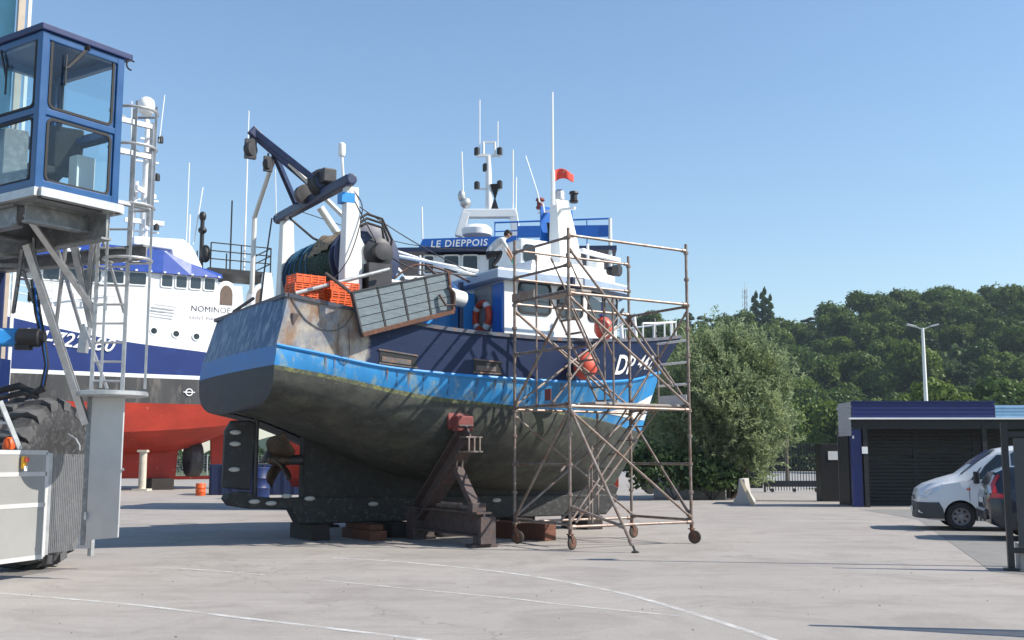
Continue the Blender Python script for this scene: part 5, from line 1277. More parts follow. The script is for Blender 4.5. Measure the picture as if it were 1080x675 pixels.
g = MB(); g.tube([(1.0, 2.4, 12.0), (1.0, 2.4, 16.0)], .045, 6); g.tube([(2.5, 2.0, 12.1), (2.5, 2.0, 14.8)], .12, 8); g.ell((2.5, 2.0, 15.0), (.2, .2, .28)); g.ell((2.5, 2.05, 14.2), (.24, .24, .2)); g.ell((2.3, 2.1, 12.9), (.3, .3, .5)); g.build('deck_equipment', black_paint, nom, smooth=50)
g = MB(); g.tube([(.15, 2.2, 12.0), (.15, 2.2, 15.5), (.15, 2.2, 21.4)], [.06, .05, .03], 6); g.tube([(3.3, 1.8, 13.4), (3.3, 1.8, 18.0)], .03, 6); g.tube([(2.9, 1.8, 13.4), (2.5, 1.8, 16.7)], .035, 6); g.tube([(3.0, 1.2, 13.4), (3.0, 1.2, 15.2)], .05, 6); g.build('whip_antenna', white_bright, nom, smooth=50)
# main mast
nm_ = empty('main_mast', (0, 0, 0)); nm_.parent = nom
g = MB(); g.tube([(5.2, 0, 12.5), (5.2, 0, 18.2), (5.25, 0, 20.6)], [.28, .2, .12], 10)
g.tube([(5.9, 0, 12.5), (5.7, 0, 17.0)], .12, 8); g.tube([(5.2, .5, 12.5), (5.2, .5, 16.0)], .1, 8)
for z, l in ((14.2, 1.0), (16.0, .9), (18.2, .8), (19.5, .5)): g.bar((5.2, -l, z), (5.2, l, z), .14, .1); g.bar((5.2-l*.8, 0, z), (5.2+l*.8, 0, z), .14, .1)
g.build('mast_pole', n_white, nm_, smooth=40)
g = MB(); g.lathe([(.25, 0), (.42, .15), (.46, .55), (.4, .85), (.2, 1.0)], (5.35, 0, 20.9), n=18); g.tube([(5.3, 0, 20.4), (5.35, 0, 20.95)], .12, 8); g.build('satellite_dome', white_bright, nm_, smooth=50)
g = MB(); g.bar((4.5, -.9, 16.45), (5.9, .9, 16.45), .2, .25); g.build('radar_scanner', white_bright, nm_)
g = MB(); g.bar((4.2, .3, 14.7), (6.3, .3, 14.7), .22, .25); g.build('radar_scanner', white_bright, nm_)
for x, y, z in ((5.9, .3, 18.3), (4.5, 0, 19.4), (5.9, 0, 16.1), (4.6, .3, 14.3), (4.6, 0, 17.2)):
    g = MB(); g.lathe([(.16, 0), (.16, .3), (.1, .4)], (x, y, z), n=10); g.build('mast_light', black_paint, nm_)
g = MB(); g.tube([(4.6, .1, 19.4), (4.4, .1, 22.2)], .03, 5); g.tube([(6.1, .2, 18.2), (6.2, .2, 21.5)], .03, 5); g.build('whip_antenna', white_bright, nm_)
# props under the hull
for (x, y, lab) in ((5.2, 2.2, 'pale steel prop under the red bottom of the large trawler'), (9.6, 2.4, 'pale steel prop under the forward bottom of the large trawler')):
    p_ = V((NO.x+x*math.cos(NA_)-y*math.sin(NA_), NO.y+x*math.sin(NA_)+y*math.cos(NA_), 0))
    g = MB(); g.tube([(0, 0, 0), (0, 0, 2.0)], .2, 12); g.box((0, 0, .05), (.8, .8, .1)); g.box((0, 0, 2.06), (.5, .5, .12)); o = g.build('steel_prop', mat('pale_prop', (.5, .46, .38), .7, var=.2), smooth=40, loc=p_); tag(o, lab, 'prop')
def nblock(x, y, sx_, sy_, h_, m, nm, lab, cat):
    p_ = V((NO.x+x*math.cos(NA_)-y*math.sin(NA_), NO.y+x*math.sin(NA_)+y*math.cos(NA_), 0))
    g = MB(); g.box((0, 0, h_/2), (sx_, sy_, h_)); return tag(g.build(nm, m, bevel=.03, loc=p_, rz=NA_), lab, cat)
nblock(3.9, 0, 1.2, 2.4, .6, timber_dark, 'keel_block', 'dark block under the aft keel of the large trawler', 'block')
nblock(8.0, 0, 1.2, 2.4, .6, timber_dark, 'keel_block', 'dark block under the middle keel of the large trawler', 'block')
nblock(12.5, 0, 1.2, 2.4, .6, timber_dark, 'keel_block', 'dark block under the forward keel of the large trawler', 'block')
def barrel(p, r_, h_, m, lab):
    g = MB(); g.lathe([(r_*.94, 0), (r_, .03), (r_, h_*.33), (r_*1.04, h_*.35), (r_, h_*.37), (r_, h_*.64), (r_*1.04, h_*.66), (r_, h_*.68), (r_, h_-.03), (r_*.94, h_)], n=18); o = g.build('drum', m, smooth=40, loc=p); return tag(o, lab, 'drum')
barrel(at(212, 505, 50)*1.0-V((0, 0, at(212, 505, 50).z)), .22, .55, orange_plastic, 'orange drum standing beyond the rudder of the large trawler')
blue_drum = mat('blue_drum', (.005, .02, .1), .5, var=.15)
for px, Y in ((273, 46),):
    q = at(px, 510, Y); barrel(V((q.x, q.y, 0)), .45, 1.3, blue_drum, 'tall blue drum behind the propeller of the blue trawler')
q = at(288, 500, 52); g = MB(); g.box((0, 0, .7), (5.5, 2.2, 1.4))
for k in range(12): g.box((-2.6+k*.47, -1.12, .7), (.09, .06, 1.36))
tag(g.build('skip_container', mat('skip_blue', (.008, .02, .07), .6, var=.2, c2=(.2, .1, .05), thr=.68), loc=(q.x, q.y, 0), rz=R(5)), 'dark blue ribbed skip container standing behind the blue trawler stern', 'container')
# wire mesh fence in the far background
def mesh_fence(p, q, h_, lab, n=6):
    p, q = V(p), V(q); e = empty('mesh_fence', p, math.atan2(q.y-p.y, q.x-p.x), lab, 'fence'); L = (q-p).length
    for i in range(n+1):
        g = MB(); g.tube([(L*i/n, 0, -.02), (L*i/n, 0, h_)], .035, 6); g.build('post', galv, e)
    for i in range(n):
        g = MB(); x0, x1 = L*i/n, L*(i+1)/n
        k = x0
        while k < x1: g.bar((k, 0, .08), (k, 0, h_-.05), .012, .012); k += .2
        z = .1
        while z < h_: g.bar((x0, .012, z), (x1, .012, z), .012, .012); z += .2
        g.build('wire_panel', galv, e)
mesh_fence((-30, 84, 0), (2, 90, 0), 2.0, 'grey wire mesh fence far behind the two trawlers', 10)

# ================================================================== THE BOAT BEHIND THE TRAWLER (name board)
DA, DY = R(-3), 35.0
die = empty('white_fishing_boat', (-1.0, DY+2.4, 0), DA, 'white fishing boat with a blue name board standing behind the blue trawler', 'boat')
def dl(px, py, dy=0.0):
    """pixel to boat-local point on the plane dy behind the name board plane"""
    p = at(px, py, DY+dy); c_, s_ = math.cos(-DA), math.sin(-DA); x, y = p.x+1.0, p.y-(DY+2.4)
    return V((x*c_-y*s_, x*s_+y*c_, p.z))
d_hb = curve([(-6.5, 2.0), (-3, 2.5), (1, 2.5), (3.2, 1.6), (4.6, .1)])
hx2 = [-6.5+11.1*i/24 for i in range(25)]
h = MB()
for sg in (-1, 1):
    rws = [[V((x, sg*d_hb(x)*k, z+.06*max(0, x-1)*(z > 3))) for x in hx2] for z, k in ((5.0, 1), (3.7, .98), (3.3, .95), (2.0, .8), (1.0, .4), (.7, .08))]
    for i, mi in enumerate((0, 1, 2, 2, 2)): h.grid(rws[i:i+2] if sg > 0 else rws[i:i+2][::-1], mi)
h.add([(-6.5, 2.0*k*sg, z) for z, k in ((5.0, 1), (3.3, .95), (2.0, .8), (.7, .08)) for sg in (-1, 1)], [(0, 1, 3, 2), (2, 3, 5, 4), (4, 5, 7, 6)], 0)
h.build('hull', [n_blue, white_paint, n_red], die, smooth=30)
g = MB(); g.prism([(-6, .5), (-5.5, 1.2), (3.0, 1.2), (2.7, .5)], (0, -.15, 0), (1, 0, 0), (0, 0, 1), (0, .3, 0)); g.build('keel', n_red, die)
g = MB(); g.grid([[V((x, -d_hb(x)+.03, 4.5)) for x in hx2], [V((x, d_hb(x)-.03, 4.5)) for x in hx2]]); g.build('deck', n_grey, die)
a, b = dl(447, 268), dl(640, 262)
g = MB(); x0, x1 = a.x, b.x-1.6; z1 = a.z
g.grid([[V((x, y, 4.4)) for x, y in ((x0, -2.25), (x1, -2.25), (x1+.3, -1.2), (x1+.3, 1.2), (x1, 2.25), (x0, 2.25))], [V((x, y, z1)) for x, y in ((x0, -2.25), (x1, -2.25), (x1+.3, -1.2), (x1+.3, 1.2), (x1, 2.25), (x0, 2.25))]], close=True); g.build('wheelhouse', n_white, die)
for px0, px1 in ((447, 456), (468, 483), (488, 503), (515, 528), (560, 574)):
    p0, p1 = dl(px0, 269), dl(px1, 287); w, hh = p1.x-p0.x, p0.z-p1.z
    g = MB(); g.prism(rounded(w, hh, .06), ((p0.x+p1.x)/2, -2.262, (p0.z+p1.z)/2), (1, 0, 0), (0, 0, 1), (0, -.015, 0)); wo = g.build('window', dark_glass, die)
    g = MB(); frame_ring(g, rounded(w+.1, hh+.1, .08), rounded(w, hh, .06), ((p0.x+p1.x)/2, -2.256, (p0.z+p1.z)/2), (1, 0, 0), (0, 0, 1), (0, -.03, 0)); g.build('frame', white_paint, wo)
p0, p1 = dl(404, 266), dl(650, 262)
g = MB(); g.box(((p0.x+p1.x)/2, 0, (p0.z+p1.z)/2+.03), (p1.x-p0.x, 5.0, .14)); g.build('bridge_deck', navy_paint, die)
# name board with letters
nb = [dl(441, 262), dl(545, 260), dl(545, 249.5), dl(446, 252)]
g = MB(); pts = [V((p.x, -2.5, p.z)) for p in nb]; vs_ = pts+[p+V((0, .08, 0)) for p in pts]; g.add(vs_, [(0, 1, 2, 3), (7, 6, 5, 4), (0, 4, 5, 1), (1, 5, 6, 2), (2, 6, 7, 3), (3, 7, 4, 0)])
sign_blue = mat('name_board_blue', (.012, .12, .48), .45, var=.08); g.build('name_board', sign_blue, die)
bl = dl(454, 261.0); br = dl(537, 259.0); u_ = (br-bl); u_.y = 0
lettering('LE DIEPPOIS', .315, white_bright, (bl.x, -2.515, bl.z), u_, (0, 0, 1), die, 'name_letters', space=1.12, shear=.12, bold=.005)
q0, q1 = dl(545, 250), dl(643, 251); q2 = dl(643, 239)
g = MB(); g.box(((q0.x+q1.x)/2+.02, -2.4, (q1.z+q2.z)/2), (q1.x-q0.x, .07, q2.z-q1.z)); g.build('bridge_coaming', sign_blue, die); g = MB(); g.box(((q0.x+q1.x)/2, 2.3, (q1.z+q2.z)/2), (q1.x-q0.x, .07, q2.z-q1.z)); g.build('bridge_coaming', sign_blue, die)
r0, r1 = dl(522, 235), dl(643, 232)
for y in (-2.4, 2.3):
    g = MB()
    g.tube([(r0.x, y, r0.z), (r1.x, y, r1.z)], .03, 6); g.tube([(r0.x, y, r0.z-.3), (r1.x, y, r1.z-.26)], .022, 6)
    for k in range(6): x = r0.x+(r1.x-r0.x)*k/5; g.tube([(x, y, r0.z-.75), (x, y, r0.z+.03)], .022, 6)
    g.build('bridge_rail', blue_paint, die, smooth=50)
g = MB(); p = dl(643, 232); g.tube([(p.x, -2.42, 4.6), (p.x, -2.42, p.z)], .06, 8); g.build('corner_post', white_paint, die, smooth=50)
# mast gantry
gm_ = empty('mast_gantry', (0, 0, 0)); gm_.parent = die
A1, A2, B1, B2 = dl(484, 250, 2.4), dl(492, 224, 2.4), dl(545, 250, 2.4), dl(541, 224, 2.4)
g = MB(); g.bar(A1, A2, .3, .3); g.bar(B1, B2, .3, .3); g.bar(A2+V((-.12, 0, -.05)), B2+V((.12, 0, -.05)), .3, .3); g.build('gantry_frame', n_white, gm_, bevel=.03)
g = MB(); m0, m1_, mt = dl(516, 224, 2.4), dl(515, 165, 2.4), dl(514, 152, 2.4)
g.tube([m0, m1_], [.14, .09], 10); g.bar(dl(503, 164, 2.4), dl(529, 164, 2.4), .1, .09); g.bar(dl(500, 199, 2.4), dl(528, 200, 2.4), .06, .06); g.bar(dl(509, 150, 2.4), dl(523, 150, 2.4), .06, .06)
for px in (510, 522): g.tube([dl(px, 165, 2.4), dl(px, 150, 2.4)], .05, 6)
g.build('mast_pole', n_white, gm_, smooth=40)
for px, py in ((503, 160), (527, 160), (503, 196), (527, 195), (512, 177)):
    p = dl(px, py, 2.4); g = MB(); g.lathe([(.1, -.12), (.1, .12), (.05, .16)], p, n=10); g.build('navigation_light', black_paint, gm_)
g = MB()
for p, q in (((506, 105), (506, 156)), ((525, 128), (525, 158)), ((541, 158), (541, 224)), ((544.5, 187), (544, 224)), ((488, 190), (489, 224)), ((445, 218), (446, 262)), ((487, 160), (488, 190))): g.tube([dl(*p, 2.4), dl(*q, 2.4)], .028 if p[1] > 150 else .022, 6)
g.build('whip_antenna', white_bright, gm_)
g = MB(); p = dl(522, 222, 2.4)
g.lathe([(.2, 0), (.03, .42), (.22, .92), (.02, .93)], p, n=4); g.build('radar_reflector', black_paint, gm_)
g = MB(); p = dl(491, 214, 2.4); g.ell(p, (.2, .2, .2)); g.ell(dl(487, 207, 2.4), (.14, .14, .22)); g.build('camera_dome', galv, gm_, smooth=50)
g = MB(); p = dl(503, 249, 1.2); g.lathe([(.35, -.05), (.5, .02), (.52, .22), (.4, .34), (.1, .38)], p, n=18); g.build('radar_dome', white_bright, die, smooth=45)
for x in (-4.0, -.8, 2.2):
    g = MB(); g.box((0, 0, .26), (.5, 1.6, .52)); p_ = V((-1.0+x*math.cos(DA), DY+2.4+x*math.sin(DA), 0)); tag(g.build('keel_block', timber_dark, bevel=.03, loc=p_, rz=DA), 'dark block under the keel of the white fishing boat', 'block', 'blocks under the white fishing boat')

# ================================================================== TRAVEL LIFT (left foreground)
lift_o = V((-7.4, 16.0, 0))
lift = empty('travel_lift', lift_o, 0, 'boat travel lift with a blue glazed operator cab, caged ladder and huge tyre', 'travel lift')
def ll(p): return V(p)-lift_o
def la(px, py, Y): return ll(at(px, py, Y))
cab_blue = mat('cab_blue', (.006, .062, .19), .35, var=.1, coat=.3)
cab_dark = mat('cab_roof_blue', (.008, .02, .09), .4, var=.1)
lift_grey = mat('lift_grey_steel', (.2, .21, .22), .5, metal=.4, var=.2, scale=4, c2=(.28, .29, .3), thr=.55)
panel_grey = mat('guard_panel_aluminium', (.31, .31, .3), .45, metal=.15, var=.08, scale=1.2)
cab_glass = glass('cab_glass', (.9, .96, .97), .03)
c0 = V((-6.04, 13.5, 0)); ax = V((.55, .835, 0)); bx = V((-.835, .55, 0)); LA, LB, Z0, Z1 = 1.14, 1.40, 5.05, 7.12
cc = lambda a, b, z: ll(c0+ax*a+bx*b+V((0, 0, z)))
cabn = empty('operator_cab', (0, 0, 0)); cabn.parent = lift
g = MB()
for a, b in ((0, 0), (LA, 0), (0, LB), (LA, LB)): g.bar(cc(a, b, Z0), cc(a, b, Z1), .11, .11, up=ax)
for z, hh in ((Z0+.05, .14), (Z0+1.02, .09), (Z1-.05, .10)):
    g.bar(cc(0, 0, z), cc(LA, 0, z), .10, hh); g.bar(cc(0, 0, z), cc(0, LB, z), .10, hh); g.bar(cc(LA, 0, z), cc(LA, LB, z), .10, hh); g.bar(cc(0, LB, z), cc(LA, LB, z), .10, hh)
g.build('cab_frame', cab_blue, cabn, bevel=.012)
g = MB()
rp_ = [cc(-.09, -.09, Z1), cc(LA+.16, -.09, Z1), cc(LA+.16, LB+.09, Z1), cc(-.09, LB+.09, Z1)]
g.add(rp_+[p+V((0, 0, .09)) for p in rp_], [(3, 2, 1, 0), (4, 5, 6, 7), (0, 1, 5, 4), (1, 2, 6, 5), (2, 3, 7, 6), (3, 0, 4, 7)]); g.build('cab_roof', cab_dark, cabn, bevel=.015)
def pane(org, u, nrm, w, h_):
    g = MB(); g.prism(rounded(w, h_, .07), org, u, (0, 0, 1), nrm*.008); g.build('window_pane', cab_glass, cabn)
    g = MB(); frame_ring(g, rounded(w+.05, h_+.05, .09), rounded(w-.02, h_-.02, .06), org-nrm*.004, u, (0, 0, 1), nrm*.022); g.build('window_seal', black_rubber, cabn)
    g = MB(); frame_ring(g, rounded(w+.14, h_+.12, .02), rounded(w+.03, h_+.03, .08), org-nrm*.02, u, (0, 0, 1), nrm*.025); g.build('window_surround', cab_blue, cabn)
nb_, na_ = -bx, -ax
for zc, hh in ((Z0+1.57, .94), (Z0+.535, .80)):
    pane(cc(LA/2, -.02, zc), ax, nb_, LA-.22, hh); pane(cc(-.02, LB/2, zc), bx, na_, LB-.22, hh); pane(cc(LA+.02, LB/2, zc), bx, ax, LB-.22, hh); pane(cc(LA/2, LB+.02, zc), ax, bx, LA-.22, hh)
g = MB(); g.bar(cc(.2, .1, Z0+.03), cc(.2, LB-.1, Z0+.03), .3, .05); g.bar(cc(.08, LB/2, Z0+.02), cc(LA-.08, LB/2, Z0+.02), LB-.15, .04); g.build('cab_floor', lift_grey, cabn)
g = MB(); s0 = cc(.7, .95, Z0); g.box(s0+V((0, 0, .5)), (.5, .5, .12), .6); g.box(s0+V((.2, .22, .85)), (.46, .12, .7), .6); g.tube([s0, s0+V((0, 0, .45))], .07, 8); g.build('seat', black_rubber, cabn, bevel=.03)
g = MB(); s1 = cc(.25, .95, Z0); g.box(s1+V((0, 0, .5)), (.3, .4, .9), .6); g.tube([s1+V((0, 0, .95)), s1+V((.05, -.03, 1.15))], .015, 6); g.build('console', lift_grey, cabn, bevel=.02)
g = MB(); s2 = cc(LA-.18, .45, Z0+.45); g.box(s2, (.28, .2, .5), .95); g.build('control_box', white_paint, cabn, bevel=.015)
# wipers
g = MB(); w0, w1 = cc(LA*.52, -.05, Z1-.05), cc(LA*.26, -.06, Z1-.42); g.tube([w0, w1], .014, 6); g.tube([w0+V((.03, 0, 0)), w1+V((.03, 0, .01))], .01, 6); g.bar(w1+V((0, 0, .2)), w1+V((0, 0, -.22)), .02, .015, up=ax); g.box(w0+V((0, 0, .02)), (.08, .06, .06)); g.build('wiper', black_paint, cabn)
g = MB(); w0, w1 = cc(-.05, LB*.62, Z1-.08), cc(-.06, LB*.5, Z1-.5); g.tube([w0, w1], .014, 6); g.bar(w1+V((0, 0, .2)), w1+V((0, 0, -.22)), .02, .015, up=bx); g.build('wiper', black_paint, cabn)
g = MB(); g.tube([cc(LA+.13, -.07, Z1)+V((.02*math.cos(a)+.02, 0, -.07+.07*math.sin(a)))+ax*(.06*math.cos(a)) for a in [R(x_) for x_ in range(60, 300, 30)]], .012, 6); g.build('cable_loop', black_rubber, cabn)
# platform below the cab
g = MB()
g.bar(cc(-.02, -.1, Z0-.055), cc(LA+.06, -.1, Z0-.055), .12, .11); g.bar(cc(-.02, -.1, Z0-.055), cc(-.02, 3.4, Z0-.055), .12, .11)
g.bar(cc(LA+.06, -.1, Z0-.055), cc(LA+.06, 3.4, Z0-.055), .12, .11); g.build('platform_edge', galv, lift)
g = MB(); g.ibeam(cc(.12, .55, Z0-.26), cc(.12, 4.2, Z0-.26), .16, .30, .03); g.ibeam(cc(LA-.1, -.05, Z0-.30), cc(LA-.1, 4.2, Z0-.30), .16, .38, .03)
g.ibeam(cc(.1, .35, Z0-.24), cc(LA-.1, .35, Z0-.24), .14, .26, .03); g.ibeam(cc(.1, 1.6, Z0-.24), cc(LA-.1, 1.6, Z0-.24), .14, .26, .03); g.ibeam(cc(LA+.9, .4, Z0-.45), cc(LA+.2, 4.4, Z0-.45), .16, .2, .03); g.build('platform_beam', lift_grey, lift)
g = MB(); pl = [cc(0, 0, Z0-.115), cc(LA, 0, Z0-.115), cc(LA, 3.4, Z0-.115), cc(0, 3.4, Z0-.115)]; g.add(pl+[p+V((0, 0, .02)) for p in pl], [(3, 2, 1, 0), (4, 5, 6, 7)]); g.build('platform_plate', lift_grey, lift)
# struts and bracing
def strut(name, p, q, w, h_, m=galv):
    g = MB(); g.ibeam(la(*p), la(*q), w*.68, h_*.8, .014, up=(0, -1, 0)); return g.build(name, m, lift)
strut('strut', (27, 225, 14.4), (100, 328, 15.6), .11, .09); strut('strut', (28, 258, 14.8), (91, 447, 15.5), .14, .12); strut('strut', (74, 240, 15.2), (97, 345, 16.0), .12, .12)
strut('strut', (100, 240, 15.2), (92, 320, 16.0), .10, .10); strut('strut', (72, 238, 15.6), (58, 352, 16.4), .06, .06); strut('strut', (57, 250, 15.6), (88, 355, 16.4), .06, .06)
strut('strut', (108, 252, 15.6), (131, 330, 16.2), .05, .05); strut('strut', (24, 262, 15.0), (14, 330, 15.6), .06, .06, lift_grey); strut('strut', (36, 250, 15.0), (38, 325, 15.8), .05, .05, lift_grey)
strut('strut', (88, 342, 15.7), (113, 410, 15.6), .05, .05); strut('strut', (24, 285, 15.0), (40, 330, 15.4), .05, .05, lift_grey)
g = MB(); g.bar(la(91, 345, 15.9), la(87, 372, 15.9), .12, .12); g.build('bracket', galv, lift)
g = MB(); g.bar(la(0, 360, 15.4), la(20, 360, 15.6), .2, .05); g.bar(la(0, 352, 15.4), la(20, 352, 15.6), .05, .05); g.bar(la(0, 269, 15.0), la(25, 269, 15.2), .05, .05); g.bar(la(0, 280, 15.0), la(25, 280, 15.2), .05, .05); g.build('small_landing', lift_grey, lift)
# main leg (column) with a beige strip painting in its sunlit edge
colm = mat('lift_leg_blue', (.16, .42, .55), .35, var=.1)
g = MB(); b0 = V((-8.78, 17.5, 0)); g.box(ll(b0)+V((0, 0, 6.4)), (.75, .7, 9.4), R(31)); g.build('main_leg', colm, lift, bevel=.02)
g = MB(); g.box(ll(V((-8.12, 17.25, 0)))+V((0, 0, 6.4)), (.10, .26, 9.2), R(31)); g.build('lit_edge_strip', mat('lit_edge_beige', (.5, .42, .34), .5, var=.12), lift)
g = MB(); g.box(ll(V((-7.98, 17.25, 0)))+V((0, 0, 6.4)), (.05, .10, 9.2), R(31)); g.build('edge_rail', white_paint, lift)
g = MB(); g.box(ll(V((-8.3, 16.7, 0)))+V((0, 0, 3.6)), (.75, .6, 2.7), R(31)); g.build('leg_box', cab_dark, lift, bevel=.02)
g = MB(); g.box(la(10, 356, 15.2), (.8, .3, .24), R(20)); hyd = g.build('hydraulic_motor', sky_blue_paint, lift, bevel=.03)
g = MB(); g.lathe([(.1, 0), (.13, .03), (.13, .3), (.09, .33)], la(18, 356, 15.0), (1, .1, 0), 14); g.lathe([(.08, 0), (.08, .12)], la(38, 355, 15.0), (1, .1, 0), 12); g.box(la(25, 366, 15.0), (.2, .12, .08)); g.build('valve_block', black_paint, hyd, smooth=40)
g = MB(); g.box(la(33, 313, 15.3), (.08, .06, .13)); g.build('junction_box', black_paint, lift)
for k in range(3):
    o = k*2.0; g = MB(); g.tube([la(34+o, 295, 15.3), la(38+o, 330, 15.2), la(45+o*.6, 360, 15.1), la(49+o*.4, 385, 15.1), la(44+o*.6, 408, 15.2), la(28+o, 420, 15.4)], .028-.004*k, 7); g.build('hydraulic_hose', (black_rubber, blue_paint, black_rubber)[k], lift, smooth=60)
g = MB(); g.tube([la(0, 412, 15.4), la(20, 407, 15.3), la(36, 414, 15.2), la(48, 409, 15.2)], .05, 8); g.tube([la(0, 420, 15.2), la(25, 414, 15.2), la(40, 419, 15.2)], .04, 8); g.build('hose_bundle', black_rubber, lift, smooth=60)
# ladder with safety cage
rl_ = [at(106, 235, 15.5), at(142.5, 200, 15.5)]
XL, XR, YL = -5.98, -5.54, 15.5
lad = MB()
for X in (XL, XR): lad.bar(ll((X, YL, 2.58)), ll((X, YL, 5.2 if X == XL else 6.75)), .05, .03, up=(0, 1, 0))
lo = lad.build('ladder', galv, lift)
z = 2.75
while z < 5.2:
    g = MB(); g.tube([ll((XL, YL, z)), ll((XR, YL, z))], .017, 7); g.build('rung', white_worn if False else galv, lo); z += .275
cage_c = V((-5.47, 15.28, 0)); cage = MB()
for z in (6.62, 6.08, 5.22, 4.45):
    pts = [ll((XL+.22, YL-.02, z-.0))] if z < 5.3 else [ll((XL+.3, YL, z))]
    pts += [ll(cage_c+V((.33*math.cos(a), .33*math.sin(a), z))) for a in [R(q_) for q_ in range(-160, 60, 20)]]+[ll((XR, YL, z))]
    cage = MB(); cage.tube(pts, .022, 6); cage.build('cage_hoop', galv, lift, smooth=50)
for a in (-125, -65, -5):
    g = MB(); p = cage_c+V((.335*math.cos(R(a)), .335*math.sin(R(a)), 0)); g.bar(ll(p+V((0, 0, 2.62 if a == -5 or a == -125 else 4.4))), ll(p+V((0, 0, 6.7 if a > -100 else 5.3))), .035, .012, up=(0, 1, 0)); g.build('cage_bar', galv, lift)
g = MB(); g.lathe([(.46, 0), (.48, .01), (.48, .06), (.46, .07)], ll((-5.63, 15.38, 2.52)), n=28); g.build('ladder_landing', galv, lift, smooth=40)
# cab-side handrail behind
g = MB(); q0 = cc(LA+.1, .3, Z0)
for z in (.9, 1.35): g.bar(q0+V((.02, .1, z)), q0+V((.42, .55, z)), .05, .07)
g.bar(q0+V((.42, .55, -.1)), q0+V((.42, .55, 1.4)), .05, .05); g.bar(q0+V((.1, .15, .15)), q0+V((.42, .55, .15)), .1, .05); g.build('landing_rail', galv, lift)
# hinged ladder plate
g = MB(); pA, pB, pC, pD = at(97, 419, 15.45), at(131, 419, 15.3), at(124, 567, 15.3), at(90, 570, 15.45)
pt = [ll(p) for p in (pD, pC, pB, pA)]; nrm = (pt[1]-pt[0]).cross(pt[3]-pt[0]).normalized(); g.add(pt+[p-nrm*.03 for p in pt], [(0, 1, 2, 3), (7, 6, 5, 4), (0, 4, 5, 1), (1, 5, 6, 2), (2, 6, 7, 3), (3, 7, 4, 0)]); pz = g.build('ladder_plate', mat('plate_aluminium', (.44, .45, .46), .42, metal=.2, var=.12, scale=1.5), lift, bevel=.006)
g = MB(); g.bar(ll(at(96, 412, 15.5)), ll(at(88, 575, 15.5)), .07, .06, up=(0, 1, 0)); g.build('plate_post', lift_grey, lift)
g = MB(); g.tube([ll(at(129, 495, 15.3)), ll(at(130.5, 495, 15.3))], .02, 6); g.bar(ll(at(90, 540, 15.42)), ll(at(90, 548, 15.42)), .03, .03); g.build('plate_latch', galv, lift)
# wheel-guard panel: framed aluminium sheets and a perforated end
P0, P1 = V((-7.62, 11.8, 0)), V((-6.34, 16.75, 0)); du = (P1-P0).normalized(); L = (P1-P0).length; pn = V((du.y, -du.x, 0))
def gp(s, z, o=0.0): return ll(P0+du*s+pn*o+V((0, 0, z)))
s_mesh = L-1.12
g = MB()
for k in range(3):
    sa, sb = s_mesh*k/3, s_mesh*(k+1)/3
    for za, zb in ((.30, .98), (1.04, 1.42), (1.46, 1.73)):
        pts = [gp(sa+.035, za), gp(sb-.035, za), gp(sb-.035, zb), gp(sa+.035, zb)]
        q = MB(); q.add(pts+[p-pn*.012 for p in pts], [(0, 1, 2, 3), (7, 6, 5, 4), (0, 4, 5, 1), (1, 5, 6, 2), (2, 6, 7, 3), (3, 7, 4, 0)]); q.build('guard_sheet', panel_grey, lift)
for k in range(4): g.bar(gp(s_mesh*k/3, .28, -.004), gp(s_mesh*k/3, 1.74, -.004), .075, .02, up=pn)
for z in (.285, 1.01, 1.44, 1.74): g.bar(gp(0, z, -.006), gp(s_mesh, z, -.006), .024, .06)
g.build('guard_frame', mat('guard_frame_white', (.5, .5, .495), .45, var=.08), lift)
def mesh_screen():
    m = bpy.data.materials.new('perforated_sheet'); m.use_nodes = True; n = m.node_tree.nodes; l = m.node_tree.links; p = n['Principled BSDF']
    p.inputs['Base Color'].default_value = (.2, .21, .225, 1); p.inputs['Roughness'].default_value = .5; p.inputs['Metallic'].default_value = .2
    tc = n.new('ShaderNodeTexCoord'); v = n.new('ShaderNodeTexVoronoi'); v.inputs['Scale'].default_value = 95; v.inputs['Randomness'].default_value = 0; l.new(tc.outputs['Object'], v.inputs['Vector'])
    gt_ = n.new('ShaderNodeMath'); gt_.operation = 'GREATER_THAN'; gt_.inputs[1].default_value = .5; l.new(v.outputs['Distance'], gt_.inputs[0]); l.new(gt_.outputs[0], p.inputs['Alpha']); return m
g = MB(); pts = [gp(s_mesh+.04, .32), gp(L-.04, .32), gp(L-.04, 1.72), gp(s_mesh+.04, 1.72)]; g.add(pts, [(0, 1, 2, 3)]); g.build('perforated_screen', mesh_screen(), lift)
g = MB(); g.bar(gp(s_mesh+.06, .3, -.02), gp(s_mesh+.06, 1.73, -.02), .10, .05, up=pn); g.build('guard_post', galv, lift)
g = MB(); g.bar(gp(L, .2, -.02), gp(L, 1.76, -.02), .06, .06, up=pn); g.build('guard_post', galv, lift)
g = MB(); g.bar(gp(L+.07, .2, -.03), gp(L+.07, 1.76, -.03), .03, .03, up=pn); g.build('hinge_rod', galv, lift)
g = MB(); g.box(gp(s_mesh-.55, 1.60, .05), (.05, .07, .17), math.atan2(du.y, du.x)+math.pi/2); eb = g.build('emergency_stop', mat('safety_yellow', (.75, .38, .02), .5), lift, bevel=.01)
g = MB(); g.lathe([(.035, 0), (.035, .03), (.02, .04)], gp(s_mesh-.55, 1.64, .08), pn, 12); g.build('stop_button', red_plastic, eb)
g = MB(); g.box(gp(s_mesh-.55, 1.52, .082), (.012, .06, .07), math.atan2(du.y, du.x)+math.pi/2); g.build('label_plate', white_bright, eb)
g = MB(); g.bar(la(0, 423, 15.0), la(21, 474, 15.2), .05, .06); g.bar(la(0, 446, 15.1), la(9, 446, 15.1), .04, .04); g.build('guard_ladder', galv, lift)
